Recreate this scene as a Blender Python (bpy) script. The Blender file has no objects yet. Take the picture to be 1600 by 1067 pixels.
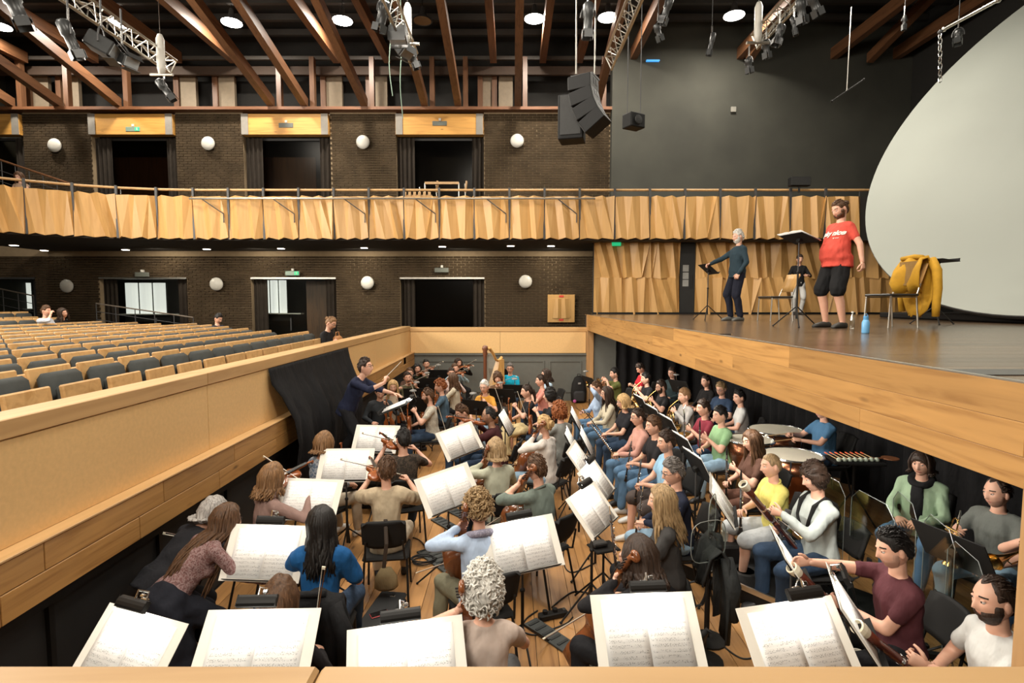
import bpy, math, random
import numpy as np
from mathutils import Vector, Matrix
random.seed(7); RNG = np.random.default_rng(7)
PI = math.pi; R_ = math.radians
SC = bpy.context.scene
COL = SC.collection
# ------------------------------------------------------------------ camera, world, exposure
EYE = 2.9; FPX = 850.0; PITCH = math.atan(60.5/850)
cam_d = bpy.data.cameras.new('camera'); cam = bpy.data.objects.new('camera', cam_d); COL.objects.link(cam)
cam_d.sensor_width = 36; cam_d.lens = FPX/1600*36; cam_d.clip_start = .05; cam_d.clip_end = 200
cam.location = (0, 0, EYE); cam.rotation_euler = (PI/2-PITCH, 0, 0)
SC.camera = cam
W = bpy.data.worlds.new('world'); SC.world = W; W.use_nodes = True
W.node_tree.nodes['Background'].inputs[0].default_value = (1.0, .82, .62, 1)
W.node_tree.nodes['Background'].inputs[1].default_value = AMBIENT = .07
SC.view_settings.view_transform = 'Standard'; SC.view_settings.look = 'None'
SC.view_settings.exposure = .1; SC.view_settings.gamma = 1; SC.view_settings.use_curve_mapping = False
SC.cycles.max_bounces = 5; SC.cycles.diffuse_bounces = 3; SC.cycles.glossy_bounces = 2
SC.cycles.transmission_bounces = 4; SC.cycles.transparent_max_bounces = 8
SC.cycles.caustics_reflective = False; SC.cycles.caustics_refractive = False
SC.cycles.use_denoising = True; SC.cycles.sample_clamp_indirect = 4
def area_light(name, loc, target, power, size, color=(1, .86, .68), sy=None, parent=None, spread=None):
    L = bpy.data.lights.new(name, 'AREA'); L.energy = power; L.size = size; L.color = color
    if sy: L.shape = 'RECTANGLE'; L.size_y = sy
    else: L.shape = 'DISK'
    if spread: L.spread = spread
    o = bpy.data.objects.new(name, L); COL.objects.link(o); o.location = loc
    d = Vector(target)-Vector(loc); o.rotation_euler = d.to_track_quat('-Z', 'Y').to_euler()
    if parent: o.parent = parent
    return o
WARM = (1, .92, .80)
# work and house lights over the hall, plus frontal fill added behind the camera
for x, y, z, p, tx, ty, tz, sz in (
    (-1.5, 6.0, 9.6, 380, -.5, 6.5, 0, 1.8), (-1.5, 10.5, 9.6, 380, .5, 11, 0, 1.8), (1.5, 2.5, 9.2, 250, 0, 4.5, 0, 1.8),
    (7, 4.5, 9.8, 180, 6, 8.5, 2.5, 1.6), (7, 12, 10.2, 260, 7.0, 14, 3, 1.6), (-9, 6, 10, 330, -8, 9, 2, 1.8), (-9, 12, 10.2, 330, -8, 15, 3, 1.8),
    (-12.5, 4.5, 6.4, 820, 3.6, 6, 1, 3.5), (-13, 10, 6.4, 820, 3.6, 9, 1, 3.5), (-3, -2.4, 7.5, 540, -2, 17, 2.5, 3.5), (-1.5, -2.4, 5.5, 110, 3.5, 6, 1, 3)):
    area_light('work_and_fill_light', (x, y, z), (tx, ty, tz), p, sz, WARM)
# ------------------------------------------------------------------ projection helpers (photo pixel -> point of a plane)
_cp, _sp = math.cos(PITCH), math.sin(PITCH)
def ray(x, y):
    u = (x-800)/FPX; v = (533.5-y)/FPX
    return np.array([u, _cp+v*_sp, -_sp+v*_cp])
def atz(x, y, z):
    r = ray(x, y); return np.array([0, 0, EYE])+r*((z-EYE)/r[2])
def aty(x, y, Y):
    r = ray(x, y); return np.array([0, 0, EYE])+r*(Y/r[1])
def atx(x, y, X):
    r = ray(x, y); return np.array([0, 0, EYE])+r*(X/r[0])
# ------------------------------------------------------------------ materials
MATS = {}
def _nt(name):
    m = bpy.data.materials.new(name); m.use_nodes = True
    nt = m.node_tree; return m, nt, nt.nodes['Principled BSDF']
def _tex(nt, scale=(1, 1, 1), coord='Object', rot=(0, 0, 0)):
    tc = nt.nodes.new('ShaderNodeTexCoord'); mp = nt.nodes.new('ShaderNodeMapping')
    mp.inputs['Scale'].default_value = scale; mp.inputs['Rotation'].default_value = rot
    nt.links.new(tc.outputs[coord], mp.inputs[0]); return mp.outputs[0]
def _ramp(nt, fac, stops):
    r = nt.nodes.new('ShaderNodeValToRGB'); e = r.color_ramp.elements
    while len(e) < len(stops): e.new(.5)
    for q, (p, c) in zip(e, stops): q.position = p; q.color = (*c, 1)
    nt.links.new(fac, r.inputs[0]); return r.outputs[0]
def _noise(nt, vec, scale, detail=3, rough=.55):
    n = nt.nodes.new('ShaderNodeTexNoise'); n.inputs['Scale'].default_value = scale
    n.inputs['Detail'].default_value = detail; n.inputs['Roughness'].default_value = rough
    nt.links.new(vec, n.inputs['Vector']); return n.outputs['Fac']
def _bump(nt, b, h, strength, dist=.01):
    n = nt.nodes.new('ShaderNodeBump'); n.inputs['Strength'].default_value = strength; n.inputs['Distance'].default_value = dist
    nt.links.new(h, n.inputs['Height']); nt.links.new(n.outputs[0], b.inputs['Normal'])
def _perobj(nt, col, amt):
    """vary the value a little from object to object (boards, bricks)"""
    oi = nt.nodes.new('ShaderNodeObjectInfo'); mr = nt.nodes.new('ShaderNodeMapRange')
    mr.inputs['To Min'].default_value = 1-amt; mr.inputs['To Max'].default_value = 1+amt
    nt.links.new(oi.outputs['Random'], mr.inputs[0])
    hs = nt.nodes.new('ShaderNodeHueSaturation'); nt.links.new(mr.outputs[0], hs.inputs['Value']); nt.links.new(col, hs.inputs['Color'])
    return hs.outputs[0]
def mul(c, k): return tuple(max(0, min(1, x*k)) for x in c)
def plain(name, col, rough=.6, metal=0, var=.08, scale=8, bump=0, spec=None, sheen=0):
    if name in MATS: return MATS[name]
    m, nt, b = _nt(name)
    v = _tex(nt); n = _noise(nt, v, scale)
    c = _ramp(nt, n, [(.3, mul(col, 1-var)), (.7, mul(col, 1+var))])
    nt.links.new(c, b.inputs['Base Color'])
    b.inputs['Roughness'].default_value = rough; b.inputs['Metallic'].default_value = metal
    if spec is not None: b.inputs['Specular IOR Level'].default_value = spec
    if sheen: b.inputs['Sheen Weight'].default_value = sheen
    if bump: _bump(nt, b, _noise(nt, v, scale*6), bump)
    MATS[name] = m; return m
def cloth(name, col, scale=9, fold=.55, pat=None, patscale=30):
    """fabric with soft folds; pat = second colour of a printed pattern"""
    if name in MATS: return MATS[name]
    m, nt, b = _nt(name); v = _tex(nt)
    if pat:
        c = _ramp(nt, _noise(nt, v, patscale, 2, .6), [(.42, col), (.5, pat), (.58, mul(col, .8))])
    else:
        c = _ramp(nt, _noise(nt, v, 6), [(.3, mul(col, .88)), (.7, mul(col, 1.08))])
    nt.links.new(c, b.inputs['Base Color']); b.inputs['Roughness'].default_value = .85
    b.inputs['Specular IOR Level'].default_value = .2
    v2 = _tex(nt, (1, 1, .45)); _bump(nt, b, _noise(nt, v2, scale, 3, .5), fold, .05)
    MATS[name] = m; return m
def wood(name, c1, c2, axis=1, rough=.45, scale=1.0, knots=False, var=.1, coat=0):
    """grain running along the object's local axis (0 x, 1 y, 2 z)"""
    if name in MATS: return MATS[name]
    m, nt, b = _nt(name)
    s = [14*scale]*3; s[axis] = .9*scale
    tc = nt.nodes.new('ShaderNodeTexCoord'); oi = nt.nodes.new('ShaderNodeObjectInfo')
    ad = nt.nodes.new('ShaderNodeVectorMath'); ad.operation = 'ADD'
    sc = nt.nodes.new('ShaderNodeVectorMath'); sc.operation = 'SCALE'; sc.inputs['Scale'].default_value = 17
    cb = nt.nodes.new('ShaderNodeCombineXYZ')
    for k in range(3): nt.links.new(oi.outputs['Random'], cb.inputs[k])
    nt.links.new(cb.outputs[0], sc.inputs[0]); nt.links.new(tc.outputs['Object'], ad.inputs[0]); nt.links.new(sc.outputs[0], ad.inputs[1])
    mp = nt.nodes.new('ShaderNodeMapping'); mp.inputs['Scale'].default_value = s; nt.links.new(ad.outputs[0], mp.inputs[0])
    n = nt.nodes.new('ShaderNodeTexNoise'); n.inputs['Scale'].default_value = 1; n.inputs['Detail'].default_value = 4
    n.inputs['Distortion'].default_value = 1.2; nt.links.new(mp.outputs[0], n.inputs['Vector'])
    c = _ramp(nt, n.outputs['Fac'], [(.3, c2), (.5, c1), (.72, mul(c1, 1.12))])
    if knots:
        vo = nt.nodes.new('ShaderNodeTexVoronoi'); vo.inputs['Scale'].default_value = 1
        mk = nt.nodes.new('ShaderNodeMapping'); k = [5.0]*3; k[axis] = 1.6; mk.inputs['Scale'].default_value = k
        nt.links.new(ad.outputs[0], mk.inputs[0]); nt.links.new(mk.outputs[0], vo.inputs['Vector'])
        f = _ramp(nt, vo.outputs['Distance'], [(.03, (1, 1, 1)), (.12, (0, 0, 0))])
        mx = nt.nodes.new('ShaderNodeMix'); mx.data_type = 'RGBA'
        nt.links.new(f, mx.inputs[0]); nt.links.new(c, mx.inputs[6]); mx.inputs[7].default_value = (*mul(c2, .5), 1); c = mx.outputs[2]
    c = _perobj(nt, c, var)
    nt.links.new(c, b.inputs['Base Color']); b.inputs['Roughness'].default_value = rough
    b.inputs['Coat Weight'].default_value = coat; b.inputs['Coat Roughness'].default_value = .2
    _bump(nt, b, n.outputs['Fac'], .08)
    MATS[name] = m; return m
def glow(name, col, strength):
    if name in MATS: return MATS[name]
    m, nt, b = _nt(name); b.inputs['Base Color'].default_value = (*col, 1)
    b.inputs['Emission Color'].default_value = (*col, 1); b.inputs['Emission Strength'].default_value = strength
    MATS[name] = m; return m
def clear(name, tint=(1, 1, 1), alpha=.14, rough=.05):
    """thin clear plastic or window glass"""
    if name in MATS: return MATS[name]
    m, nt, b = _nt(name); nt.nodes.remove(b)
    t = nt.nodes.new('ShaderNodeBsdfTransparent'); t.inputs[0].default_value = (*tint, 1)
    g = nt.nodes.new('ShaderNodeBsdfGlossy'); g.inputs['Roughness'].default_value = rough; g.inputs[0].default_value = (.9, .9, .9, 1)
    mx = nt.nodes.new('ShaderNodeMixShader'); mx.inputs[0].default_value = alpha
    nt.links.new(t.outputs[0], mx.inputs[1]); nt.links.new(g.outputs[0], mx.inputs[2])
    nt.links.new(mx.outputs[0], nt.nodes['Material Output'].inputs[0]); MATS[name] = m; return m
def hairmat(name, col, col2=None):
    if name in MATS: return MATS[name]
    m, nt, b = _nt(name); v = _tex(nt, (60, 60, 4))
    n = _noise(nt, v, 1.2, 4)
    c = _ramp(nt, n, [(.3, mul(col, .55)), (.5, col), (.72, col2 or mul(col, 1.5))])
    nt.links.new(c, b.inputs['Base Color']); b.inputs['Roughness'].default_value = .5
    b.inputs['Specular IOR Level'].default_value = .3
    _bump(nt, b, n, .6, .01); MATS[name] = m; return m
def skinmat(name, col):
    if name in MATS: return MATS[name]
    m, nt, b = _nt(name); v = _tex(nt)
    c = _ramp(nt, _noise(nt, v, 14), [(.3, (col[0], col[1]*.9, col[2]*.86)), (.7, mul(col, 1.05))])
    nt.links.new(c, b.inputs['Base Color']); b.inputs['Roughness'].default_value = .5
    b.inputs['Subsurface Weight'].default_value = 0
    MATS[name] = m; return m
BLACK = plain('black_paint', (.011, .0105, .010), .5, spec=.3)
BLACKMATT = plain('black_matt', (.012, .0115, .011), .75, spec=.25)
CHROME = plain('chrome', (.7, .7, .68), .2, 1)
ALU = plain('aluminium', (.55, .53, .48), .35, 1)
SILVER = plain('silver_keys', (.8, .8, .78), .18, 1)
BRASS = plain('brass', (.75, .5, .18), .2, 1)
EBONY = plain('ebony', (.012, .010, .010), .3)
DARKGREY = plain('dark_grey_metal', (.05, .05, .05), .5)
# ------------------------------------------------------------------ mesh builder
def vlen(v): return float(np.sqrt(np.dot(v, v)))
def unit(v):
    v = np.asarray(v, float); l = vlen(v); return v/l if l > 1e-9 else np.array([0, 0, 1.])
def V3(*a): return np.array(a, float)
def basis(d, hint=None):
    """x, y axes square to d"""
    d = unit(d); h = V3(0, 0, 1) if hint is None else np.asarray(hint, float)
    if abs(np.dot(unit(h), d)) > .98: h = V3(0, 1, 0) if abs(d[1]) < .9 else V3(1, 0, 0)
    x = unit(np.cross(h, d)); return x, np.cross(d, x)
def rotz(a): c, s = math.cos(a), math.sin(a); return np.array([[c, -s, 0], [s, c, 0], [0, 0, 1.]])
def rotx(a): c, s = math.cos(a), math.sin(a); return np.array([[1., 0, 0], [0, c, -s], [0, s, c]])
def roty(a): c, s = math.cos(a), math.sin(a); return np.array([[c, 0, s], [0, 1., 0], [-s, 0, c]])
class MB:
    def __init__(s): s.v = []; s.q = []; s.t = []; s.qm = []; s.tm = []; s.n = 0
    def add(s, v, q=None, t=None, mat=0, tmat=None):
        v = np.asarray(v, float).reshape(-1, 3)
        if q is not None and len(q):
            q = np.asarray(q, int)+s.n; s.q.append(q)
            s.qm.append(np.full(len(q), mat, int) if np.isscalar(mat) else np.asarray(mat, int))
        if t is not None and len(t):
            t = np.asarray(t, int)+s.n; s.t.append(t); s.tm.append(np.full(len(t), mat if np.isscalar(mat) else 0, int))
        s.v.append(v); s.n += len(v); return s
    def box(s, c, size, rot=None, mat=0, taper=None):
        h = np.asarray(size, float)/2
        k = np.array([[-1, -1, -1], [1, -1, -1], [1, 1, -1], [-1, 1, -1], [-1, -1, 1], [1, -1, 1], [1, 1, 1], [-1, 1, 1]])*h
        if taper: k[4:, :2] *= taper
        if rot is not None: k = k @ np.asarray(rot).T
        return s.add(k+np.asarray(c, float), [[0, 3, 2, 1], [4, 5, 6, 7], [0, 1, 5, 4], [1, 2, 6, 5], [2, 3, 7, 6], [3, 0, 4, 7]], mat=mat)
    def bb(s, a, b, mat=0):
        a = np.asarray(a, float); b = np.asarray(b, float); return s.box((a+b)/2, np.abs(b-a), mat=mat)
    def rbox(s, c, size, r=.01, rot=None, mat=0):
        """box with all edges bevelled"""
        h = np.asarray(size, float)/2; r = min(r, h.min()*.9); V = []; idx = {}
        for sx in (-1, 1):
            for sy in (-1, 1):
                for sz in (-1, 1):
                    for a in range(3):
                        p = np.array([sx, sy, sz])*(h-r); p[a] = (sx, sy, sz)[a]*h[a]; idx[(sx, sy, sz, a)] = len(V); V.append(p)
        Q = []; T = []
        for a in range(3):
            b, c2 = (a+1) % 3, (a+2) % 3
            for sg in (-1, 1):
                def K(sb, sc, ax=a, sg=sg):
                    k = [0, 0, 0]; k[a] = sg; k[b] = sb; k[c2] = sc; return idx[(*k, ax)]
                f = [K(-1, -1), K(1, -1), K(1, 1), K(-1, 1)]; Q.append(f if sg > 0 else f[::-1])
            for sb in (-1, 1):
                for sc in (-1, 1):
                    def E(sa, ax):
                        k = [0, 0, 0]; k[a] = sa; k[b] = sb; k[c2] = sc; return idx[(*k, ax)]
                    f = [E(-1, b), E(1, b), E(1, c2), E(-1, c2)]; Q.append(f if sb*sc < 0 else f[::-1])
        for sx in (-1, 1):
            for sy in (-1, 1):
                for sz in (-1, 1):
                    f = [idx[(sx, sy, sz, k)] for k in range(3)]; T.append(f if sx*sy*sz > 0 else f[::-1])
        V = np.array(V)
        if rot is not None: V = V @ np.asarray(rot).T
        return s.add(V+np.asarray(c, float), Q, T, mat=mat)
    def tube(s, pts, rad, n=8, mat=0, hint=None, flat=1.0, caps=True, closed=False):
        P = np.asarray(pts, float); m = len(P)
        r = np.full(m, rad, float) if np.isscalar(rad) else np.asarray(rad, float)
        T = np.gradient(P, axis=0) if not closed else np.roll(P, -1, 0)-np.roll(P, 1, 0)
        x0, _ = basis(T[0], hint); a = np.linspace(0, 2*PI, n, endpoint=False); V = []
        for i in range(m):
            d = unit(T[i]); x0 = x0-d*np.dot(x0, d); x0 = unit(x0); y0 = np.cross(d, x0)
            V.append(P[i]+r[i]*(np.cos(a)[:, None]*x0+flat*np.sin(a)[:, None]*y0))
        V = np.concatenate(V); Q = []
        for i in range(m if closed else m-1):
            j = (i+1) % m
            for k in range(n): k2 = (k+1) % n; Q.append([i*n+k, i*n+k2, j*n+k2, j*n+k])
        tr = []
        if caps and not closed:
            b = len(V); V = np.concatenate([V, P[:1], P[-1:]])
            for k in range(n): k2 = (k+1) % n; tr += [[b, k2, k], [b+1, (m-1)*n+k, (m-1)*n+k2]]
        return s.add(V, Q, tr, mat=mat)
    def cyl(s, a, b, r, n=8, mat=0, r2=None): return s.tube([a, b], [r, r if r2 is None else r2], n, mat)
    def lathe(s, prof, c=(0, 0, 0), n=16, mat=0, rot=None, caps=True):
        """prof: (radius, z)"""
        a = np.linspace(0, 2*PI, n, endpoint=False); m = len(prof); V = []
        for r, z in prof: V.append(np.stack([r*np.cos(a), r*np.sin(a), np.full(n, z)], 1))
        V = np.concatenate(V); Q = [[i*n+k, i*n+(k+1) % n, (i+1)*n+(k+1) % n, (i+1)*n+k] for i in range(m-1) for k in range(n)]
        T = []
        if caps:
            b = len(V); V = np.concatenate([V, [[0, 0, prof[0][1]], [0, 0, prof[-1][1]]]])
            for k in range(n): k2 = (k+1) % n; T += [[b, k2, k], [b+1, (m-1)*n+k, (m-1)*n+k2]]
        if rot is not None: V = V @ np.asarray(rot).T
        return s.add(V+np.asarray(c, float), Q, T, mat=mat)
    def loft(s, secs, n=16, mat=0, power=2.0):
        """secs: (centre, xaxis*halfwidth, yaxis*halfdepth)"""
        a = np.linspace(0, 2*PI, n, endpoint=False); V = []
        ca = np.sign(np.cos(a))*np.abs(np.cos(a))**(2/power); sa = np.sign(np.sin(a))*np.abs(np.sin(a))**(2/power)
        for c, x, y in secs: V.append(np.asarray(c)+ca[:, None]*np.asarray(x)+sa[:, None]*np.asarray(y))
        m = len(secs); V = np.concatenate(V)
        Q = [[i*n+k, i*n+(k+1) % n, (i+1)*n+(k+1) % n, (i+1)*n+k] for i in range(m-1) for k in range(n)]
        b = len(V); V = np.concatenate([V, [secs[0][0]], [secs[-1][0]]]); T = []
        for k in range(n): k2 = (k+1) % n; T += [[b, k2, k], [b+1, (m-1)*n+k, (m-1)*n+k2]]
        return s.add(V, Q, T, mat=mat)
    def ball(s, c, r, n=10, m=7, mat=0, rot=None):
        r = np.full(3, r, float) if np.isscalar(r) else np.asarray(r, float)
        prof = [(math.sin(PI*i/(m-1)), -math.cos(PI*i/(m-1))) for i in range(m)]; prof[0] = (.02, -1); prof[-1] = (.02, 1)
        a = np.linspace(0, 2*PI, n, endpoint=False)
        V = np.concatenate([np.stack([q*np.cos(a), q*np.sin(a), np.full(n, z)], 1) for q, z in prof])*r
        if rot is not None: V = V @ np.asarray(rot).T
        return s.add(V+np.asarray(c, float), [[i*n+k, i*n+(k+1) % n, (i+1)*n+(k+1) % n, (i+1)*n+k] for i in range(m-1) for k in range(n)], mat=mat)
    def capsule(s, a, b, ra, rb, n=10):
        a = np.asarray(a, float); b = np.asarray(b, float); d = unit(b-a)
        P = [a-d*ra*.97, a-d*ra*.7, a, b, b+d*rb*.7, b+d*rb*.97]; return s.tube(P, [ra*.25, ra*.72, ra, rb, rb*.72, rb*.25], n)
    def poly(s, pts, th, axis=2, mat=0, rot=None, c=(0, 0, 0)):
        """convex-ish outline (x, y) pulled to thickness th along z"""
        p = np.asarray(pts, float); n = len(p); V = np.zeros((2*n+2, 3)); V[:n, :2] = p; V[n:2*n, :2] = p; V[:n, 2] = -th/2; V[n:2*n, 2] = th/2
        V[2*n, :2] = p.mean(0); V[2*n+1, :2] = p.mean(0); V[2*n, 2] = -th/2; V[2*n+1, 2] = th/2
        if rot is not None: V = V @ np.asarray(rot).T
        Q = [[k, (k+1) % n, n+(k+1) % n, n+k] for k in range(n)]
        T = [[2*n, (k+1) % n, k] for k in range(n)]+[[2*n+1, n+k, n+(k+1) % n] for k in range(n)]
        return s.add(V+np.asarray(c, float), Q, T, mat=mat)
    def grid(s, P, mat=0, thick=0):
        """P (m, n, 3) sheet; thick gives a second side"""
        P = np.asarray(P, float); m, n = P.shape[:2]
        Q = [[i*n+j, i*n+j+1, (i+1)*n+j+1, (i+1)*n+j] for i in range(m-1) for j in range(n-1)]
        if not thick: return s.add(P.reshape(-1, 3), Q, mat=mat)
        du = np.gradient(P, axis=0); dv = np.gradient(P, axis=1); N = np.cross(dv, du); N /= np.linalg.norm(N, axis=2, keepdims=True)+1e-9
        B = P-N*thick; k = m*n; Q2 = [[q[3]+k, q[2]+k, q[1]+k, q[0]+k] for q in Q]
        ring = [(0, j) for j in range(n)]+[(i, n-1) for i in range(1, m)]+[(m-1, j) for j in range(n-2, -1, -1)]+[(i, 0) for i in range(m-2, 0, -1)]
        R = [i*n+j for i, j in ring]; Q3 = [[R[i], R[i-1], R[i-1]+k, R[i]+k] for i in range(len(R))]
        return s.add(np.concatenate([P.reshape(-1, 3), B.reshape(-1, 3)]), Q+Q2+Q3, mat=mat)
    def arrays(s):
        v = np.concatenate(s.v) if s.v else np.zeros((0, 3))
        q = np.concatenate(s.q) if s.q else np.zeros((0, 4), int); t = np.concatenate(s.t) if s.t else np.zeros((0, 3), int)
        qm = np.concatenate(s.qm) if s.q else np.zeros(0, int); tm = np.concatenate(s.tm) if s.t else np.zeros(0, int)
        return v, q, t, qm, tm
    def mesh(s, name, mats, smooth=False):
        v, q, t, qm, tm = s.arrays(); me = bpy.data.meshes.new(name)
        me.vertices.add(len(v)); me.vertices.foreach_set('co', v.astype(np.float32).ravel())
        nl = len(q)*4+len(t)*3; me.loops.add(nl); me.loops.foreach_set('vertex_index', np.concatenate([q.ravel(), t.ravel()]).astype(np.int32))
        npol = len(q)+len(t); me.polygons.add(npol)
        st = np.concatenate([np.arange(len(q))*4, len(q)*4+np.arange(len(t))*3]).astype(np.int32); me.polygons.foreach_set('loop_start', st)
        me.polygons.foreach_set('material_index', np.concatenate([qm, tm]).astype(np.int32))
        if smooth: me.polygons.foreach_set('use_smooth', np.ones(npol, bool))
        else: me.polygons.foreach_set('use_smooth', np.zeros(npol, bool))
        for m in (mats if isinstance(mats, (list, tuple)) else [mats]): me.materials.append(m)
        me.update(calc_edges=True); return me
    def build(s, name, mats, parent=None, smooth=False, loc=None, rz=None):
        return link(name, s.mesh(name, mats, smooth), parent, loc, rz)
def link(name, me, parent=None, loc=None, rz=None):
    o = bpy.data.objects.new(name, me); COL.objects.link(o)
    if parent is not None: o.parent = parent
    if loc is not None: o.location = loc
    if rz is not None: o.rotation_euler = (0, 0, rz)
    return o
def tag(o, label=None, cat=None, group=None, kind=None):
    if label: o['label'] = label
    if cat: o['category'] = cat
    if group: o['group'] = group
    if kind: o['kind'] = kind
    return o
def thing(name, label, cat, loc=(0, 0, 0), rz=0, group=None):
    o = bpy.data.objects.new(name, None); COL.objects.link(o); o.empty_display_size = .1
    o.location = loc; o.rotation_euler = (0, 0, rz); return tag(o, label, cat, group)
def setrot(o, M, loc):
    """place an object by a 3x3 matrix (columns are its axes)"""
    m = Matrix([list(map(float, r)) for r in np.asarray(M)]).to_4x4(); m.translation = Vector([float(x) for x in loc]); o.matrix_world = m; return o
KIDS = {}
def copy_tree(root, kids, loc=None, rz=None, label=None, group=None, cat=None, mat=None):
    """copy a thing and its parts; kids = [(part, [sub-parts])]"""
    r = root.copy(); COL.objects.link(r)
    if loc is not None: r.location = loc
    if rz is not None: r.rotation_euler = (0, 0, rz)
    if mat is not None: r.matrix_world = mat
    tag(r, label, cat, group)
    for p, subs in kids:
        c = p.copy(); COL.objects.link(c); c.parent = r
        for q in subs: d = q.copy(); COL.objects.link(d); d.parent = c
    return r
def tree_of(root, objs):
    ch = [o for o in objs if o.parent == root]
    return [(c, [o for o in objs if o.parent == c]) for c in ch]
class Proto:
    """first use moves the prototype itself, later uses copy it"""
    def __init__(s, root, objs): s.root = root; s.kids = tree_of(root, objs); s.used = False
    def put(s, loc, rz=0, label=None, group=None, cat=None, rot=None):
        if rot is not None:
            m = Matrix([list(map(float, r)) for r in np.asarray(rot)]).to_4x4(); m.translation = Vector([float(x) for x in loc])
        if not s.used:
            s.used = True; r = s.root; tag(r, label, cat, group)
            if rot is not None: r.matrix_world = m
            else: r.location = loc; r.rotation_euler = (0, 0, rz)
            return r
        return copy_tree(s.root, s.kids, None if rot is not None else loc, None if rot is not None else rz, label, group, cat, m if rot is not None else None)
def struct(o): o['kind'] = 'structure'; return o
# ------------------------------------------------------------------ people
def head_grid():
    nl, nm = 48, 42
    a = np.linspace(-PI, PI, nl, endpoint=False); a = a-.42*np.sin(a)      # denser at the face (angle 0)
    ph = np.linspace(.03, PI-.03, nm); A, Pm = np.meshgrid(a, ph)
    x = np.sin(Pm)*np.sin(A); y = np.sin(Pm)*np.cos(A); z = np.cos(Pm)
    return A, x, y, z
HA, HX, HY, HZ = head_grid()
def g2(u, v): return np.exp(-(u*u+v*v))
def head_shape(fem=False):
    x = HX*.077; y = HY*.098; z = HZ*.122
    zz = np.clip(-z/.122, 0, 1)
    jaw = 1-(.34 if fem else .26)*zz**1.6; x = x*jaw
    back = (y < 0); y = np.where(back, y*(1-.45*np.clip((-z-.02)/.10, 0, 1)), y*(1-.10*zz**2))
    y = np.where(~back, np.sign(y)*np.abs(y)**.92*(.092/.098)*(.098**.08), y)
    fr = np.clip(HY*1.6-.2, 0, 1)
    nz = np.where(z > -.034, np.clip((.034-z)/.066, 0, 1)**1.2, np.clip(1-(-.034-z)/.012, 0, 1))
    y = y+fr*(.026*nz*np.exp(-(x/.0125)**2))
    y = y-fr*.011*(g2((x-.031)/.018, (z-.012)/.013)+g2((x+.031)/.018, (z-.012)/.013))
    y = y+fr*(.0045*np.exp(-((z-.032)/.012)**2))*np.exp(-(x/.05)**4)
    y = y+fr*.006*g2(x/.026, (z+.062)/.012)-fr*.004*g2(x/.024, (z+.062)/.0035)
    y = y+fr*.008*g2(x/.02, (z+.100)/.016)-fr*.004*g2(x/.03, (z+.08)/.008)
    y = y+fr*.003*(g2((x-.045)/.02, (z+.02)/.02)+g2((x+.045)/.02, (z+.02)/.02))
    return np.stack([x, y, z], -1)
HEADS = {False: head_shape(False), True: head_shape(True)}
def grid_quads(m, n):
    i, j = np.meshgrid(np.arange(m-1), np.arange(n), indexing='ij'); j2 = (j+1) % n
    return np.stack([i*n+j, (i+1)*n+j, (i+1)*n+j2, i*n+j2], -1).reshape(-1, 4)
HQ = grid_quads(*HX.shape)
AZ = np.abs(HA)
def hair_mask(style, P):
    z = P[..., 2]; lines = {
        'short': [(0, .066), (.55, .064), (.95, .052), (1.2, .01), (1.36, .002), (1.5, .022), (1.75, .022), (2.0, -.03), (2.5, -.066), (PI, -.07)],
        'bald': [(0, .2), (1.0, .2), (1.3, .045), (1.5, .022), (1.75, .022), (2.0, -.03), (2.5, -.066), (PI, -.07)],
        'reced': [(0, .084), (.4, .092), (.8, .10), (1.1, .07), (1.3, .01), (1.5, .022), (1.75, .022), (2.0, -.03), (2.5, -.06), (PI, -.065)],
        'full': [(0, .062), (.5, .058), (.85, .035), (1.1, -.03), (1.3, -.075), (1.8, -.09), (2.4, -.1), (PI, -.1)],
        'fringe': [(0, .036), (.45, .034), (.8, .0), (1.1, -.04), (1.3, -.075), (1.8, -.09), (2.4, -.1), (PI, -.1)]}
    L = lines.get(style, lines['full']); zl = np.interp(AZ, [a for a, _ in L], [b for _, b in L])
    t = np.clip((z-zl)/.022, 0, 1); return t*t*(3-2*t)
def sines(P, k, seed=0):
    r = np.random.default_rng(seed); o = 0
    for i in range(4):
        w = r.normal(size=3); w /= np.linalg.norm(w); o = o+np.sin(P @ (w*k*(1+.5*i))+r.uniform(0, 6))/(1+.5*i)
    return o/2.3
def add_head(mb, M, c, fem, s=1.0, blink=False):
    """face into the body mesh: mats 0 skin, 1 lips, 2 eye white, 3 iris, 4 brow"""
    P = HEADS[fem]*s; F = P.reshape(-1, 3)
    ctr = F[HQ].mean(1)/s; mat = np.zeros(len(HQ), int); front = ctr[:, 1] > .045
    mat[front & (np.abs(ctr[:, 2]+.062) < .0075) & (np.abs(ctr[:, 0]) < .025)] = 1
    mat[front & (np.abs(ctr[:, 2]-.036+.10*np.abs(np.abs(ctr[:, 0])-.036)) < .0042) & (np.abs(np.abs(ctr[:, 0])-.034) < .018)] = 4
    mb.add(F @ M.T+c, HQ[:, ::-1], mat=mat)
    for sx in (-1, 1):
        e = V3(sx*.031, .0755, .0115)*s
        mb.ball(e @ M.T+c, .0125*s, 8, 6, mat=2)
        i = V3(sx*.031, .0858, .0105)*s; mb.ball(i @ M.T+c, V3(.006, .0036, .006)*s, 6, 5, mat=3, rot=M)
        mb.ball((e+V3(0, .0015, .0065)*s) @ M.T+c, V3(.0155, .0125, .007)*s, 8, 5, mat=0, rot=M)
        mb.ball(V3(sx*.077, -.008, -.002)*s @ M.T+c, V3(.011, .019, .032)*s, 8, 6, mat=0, rot=M @ rotz(sx*.35))
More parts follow.
